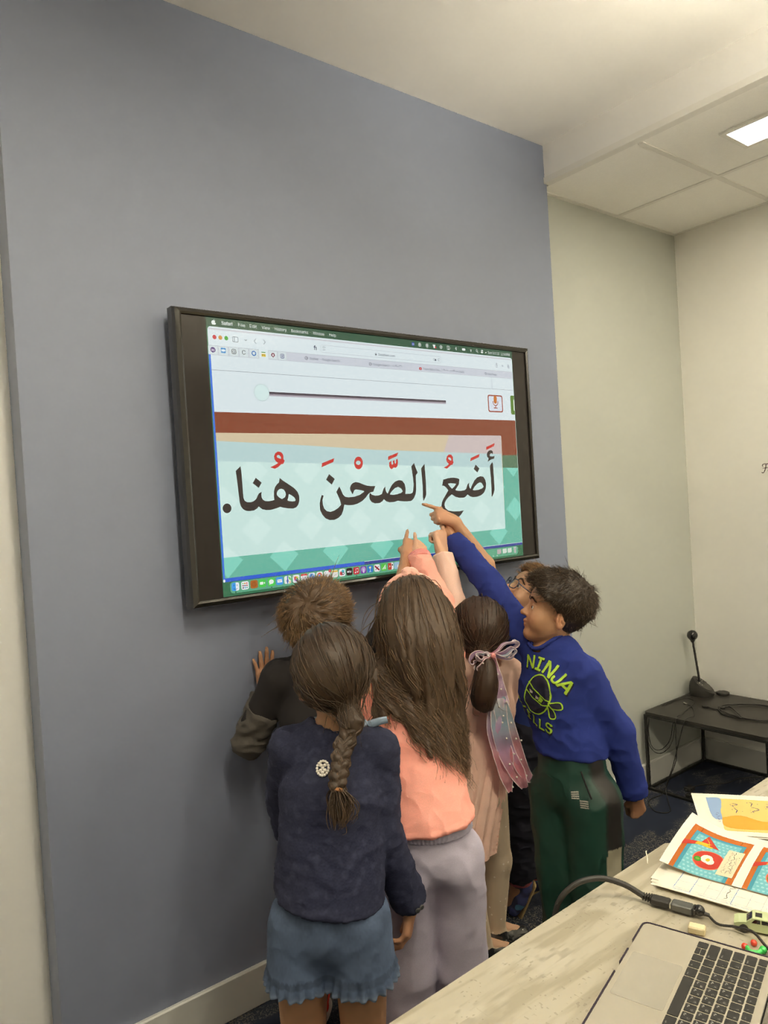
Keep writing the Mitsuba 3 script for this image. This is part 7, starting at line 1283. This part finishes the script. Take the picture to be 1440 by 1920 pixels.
obj('body', xf(lathe([(0, 0), (0.030, 0), (0.032, 0.003), (0.032, 0.011), (0.029, 0.0135), (0.012, 0.0135), (0.010, 0.0128), (0, 0.0128)], 40), frame_m(pc, A3(1, 0, 0), A3(0, 1, 0), A3(0, 0, 1))), 'device_black', PK, smooth=35); obj('dial', xf(lathe([(0, 0.0128), (0.0095, 0.0128), (0.009, 0.0142), (0, 0.0144)], 24), frame_m(pc, A3(1, 0, 0), A3(0, 1, 0), A3(0, 0, 1))), 'gloss_black', PK, smooth=35)
CC = thing('coiled_cable', 'coiled black cable with two plugs lying on the low table', 'cable'); cx, cy = 1.895, -0.335; pts = []
for i in range(64): a = i * 2 * np.pi * 2.2 / 63 + 2.0; r = 0.125 + 0.008 * math.sin(i * 0.7); pts.append((cx + r * math.cos(a), cy + r * 1.08 * math.sin(a), zt + 0.0035 + 0.0035 * (i / 63) * 2))
pts = [(1.846, -.148, zt + .005), (1.838, -.175, zt + .004)] + pts + [(1.90, -.235, zt + .008), (1.885, -.212, zt + .007)]
obj('cord', tube(pts, 0.0030, 8, 3), 'rubber_black', CC, smooth=True)
for q, d in (((1.846, -.148), (-.05, .99)), ((1.885, -.212), (-.55, .83))): obj('plug', xf(box((0, -0.007, 0), (0.030, 0.007, 0.010), 0.0015), frame_m(A3(q[0], q[1], zt), unit((d[0], d[1], 0)), np.cross(A3(0, 0, 1), unit((d[0], d[1], 0))), A3(0, 0, 1))), 'rubber_black', CC)
CT = thing('camera_cable', 'thin black cable looping from the conference camera over the low table edge to the floor', 'cable')
obj('cord', tube([(2.00, .020, zt + .006), (1.955, .030, zt + .004), (1.90, .035, zt + .004), (1.80, .044, zt + .003), (1.74, .035, zt + .003), (1.86, .030, zt + .005), (1.93, .005, zt + .004), (1.885, -.055, zt + .004), (1.78, -.085, zt + .004), (1.66, -.112, zt + .004), (1.597, -.124, zt + .001), (1.590, -.120, .30), (1.588, -.118, .20), (1.586, -.080, .10), (1.582, -.040, .012), (1.52, -.025, .004), (1.46, -.040, .004), (1.40, -.115, .004), (1.44, -.16, .004), (1.53, -.10, .004), (1.578, -.062, .05), (1.585, -.100, .16), (1.588, -.135, .28), (1.597, -.168, zt + .001), (1.68, -.165, zt + .004), (1.80, -.09, zt + .004), (1.83, -.045, zt + .004)], 0.0021, 7, 9), 'rubber_black', CT, smooth=True)
obj('tip', tube([(1.83, -.045, zt + .004), (1.845, -.020, zt + .004)], 0.0036, 8, smooth=False), 'steel', CT)
CL = thing('hanging_cable', 'thin black cable hanging in a loop under the low table', 'cable')
obj('cord', tube([(1.594, .030, zt - .020), (1.594, .036, .30), (1.596, .030, .235), (1.594, -.005, .200), (1.594, -.050, .212), (1.596, -.095, .27), (1.594, -.118, zt - .020)], 0.0020, 7), 'rubber_black', CL, smooth=True); obj('cord', tube([(1.594, .020, zt - .020), (1.594, .026, .31), (1.596, .022, .245), (1.594, -.002, .215), (1.594, -.042, .225), (1.596, -.085, .28), (1.594, -.108, zt - .020)], 0.0020, 7), 'rubber_black', CL, smooth=True)
FP = thing('floor_plug', 'black plug and adapter with a cable lying on the carpet under the low table', 'plug'); obj('body', box((1.700, -.115, 0), (1.745, -.080, 0.022), 0.004), 'rubber_black', FP); obj('body', box((1.640, -.150, 0), (1.690, -.122, 0.016), 0.003), 'rubber_black', FP); obj('cord', tube([(1.745, -.098, .012), (1.82, -.11, .004), (1.92, -.18, .004), (2.02, -.20, .004), (2.12, -.27, .004)], 0.0025, 7), 'rubber_black', FP, smooth=True); obj('prong', box((1.690, -.100, 0.009), (1.700, -.094, 0.013)), 'steel', FP)
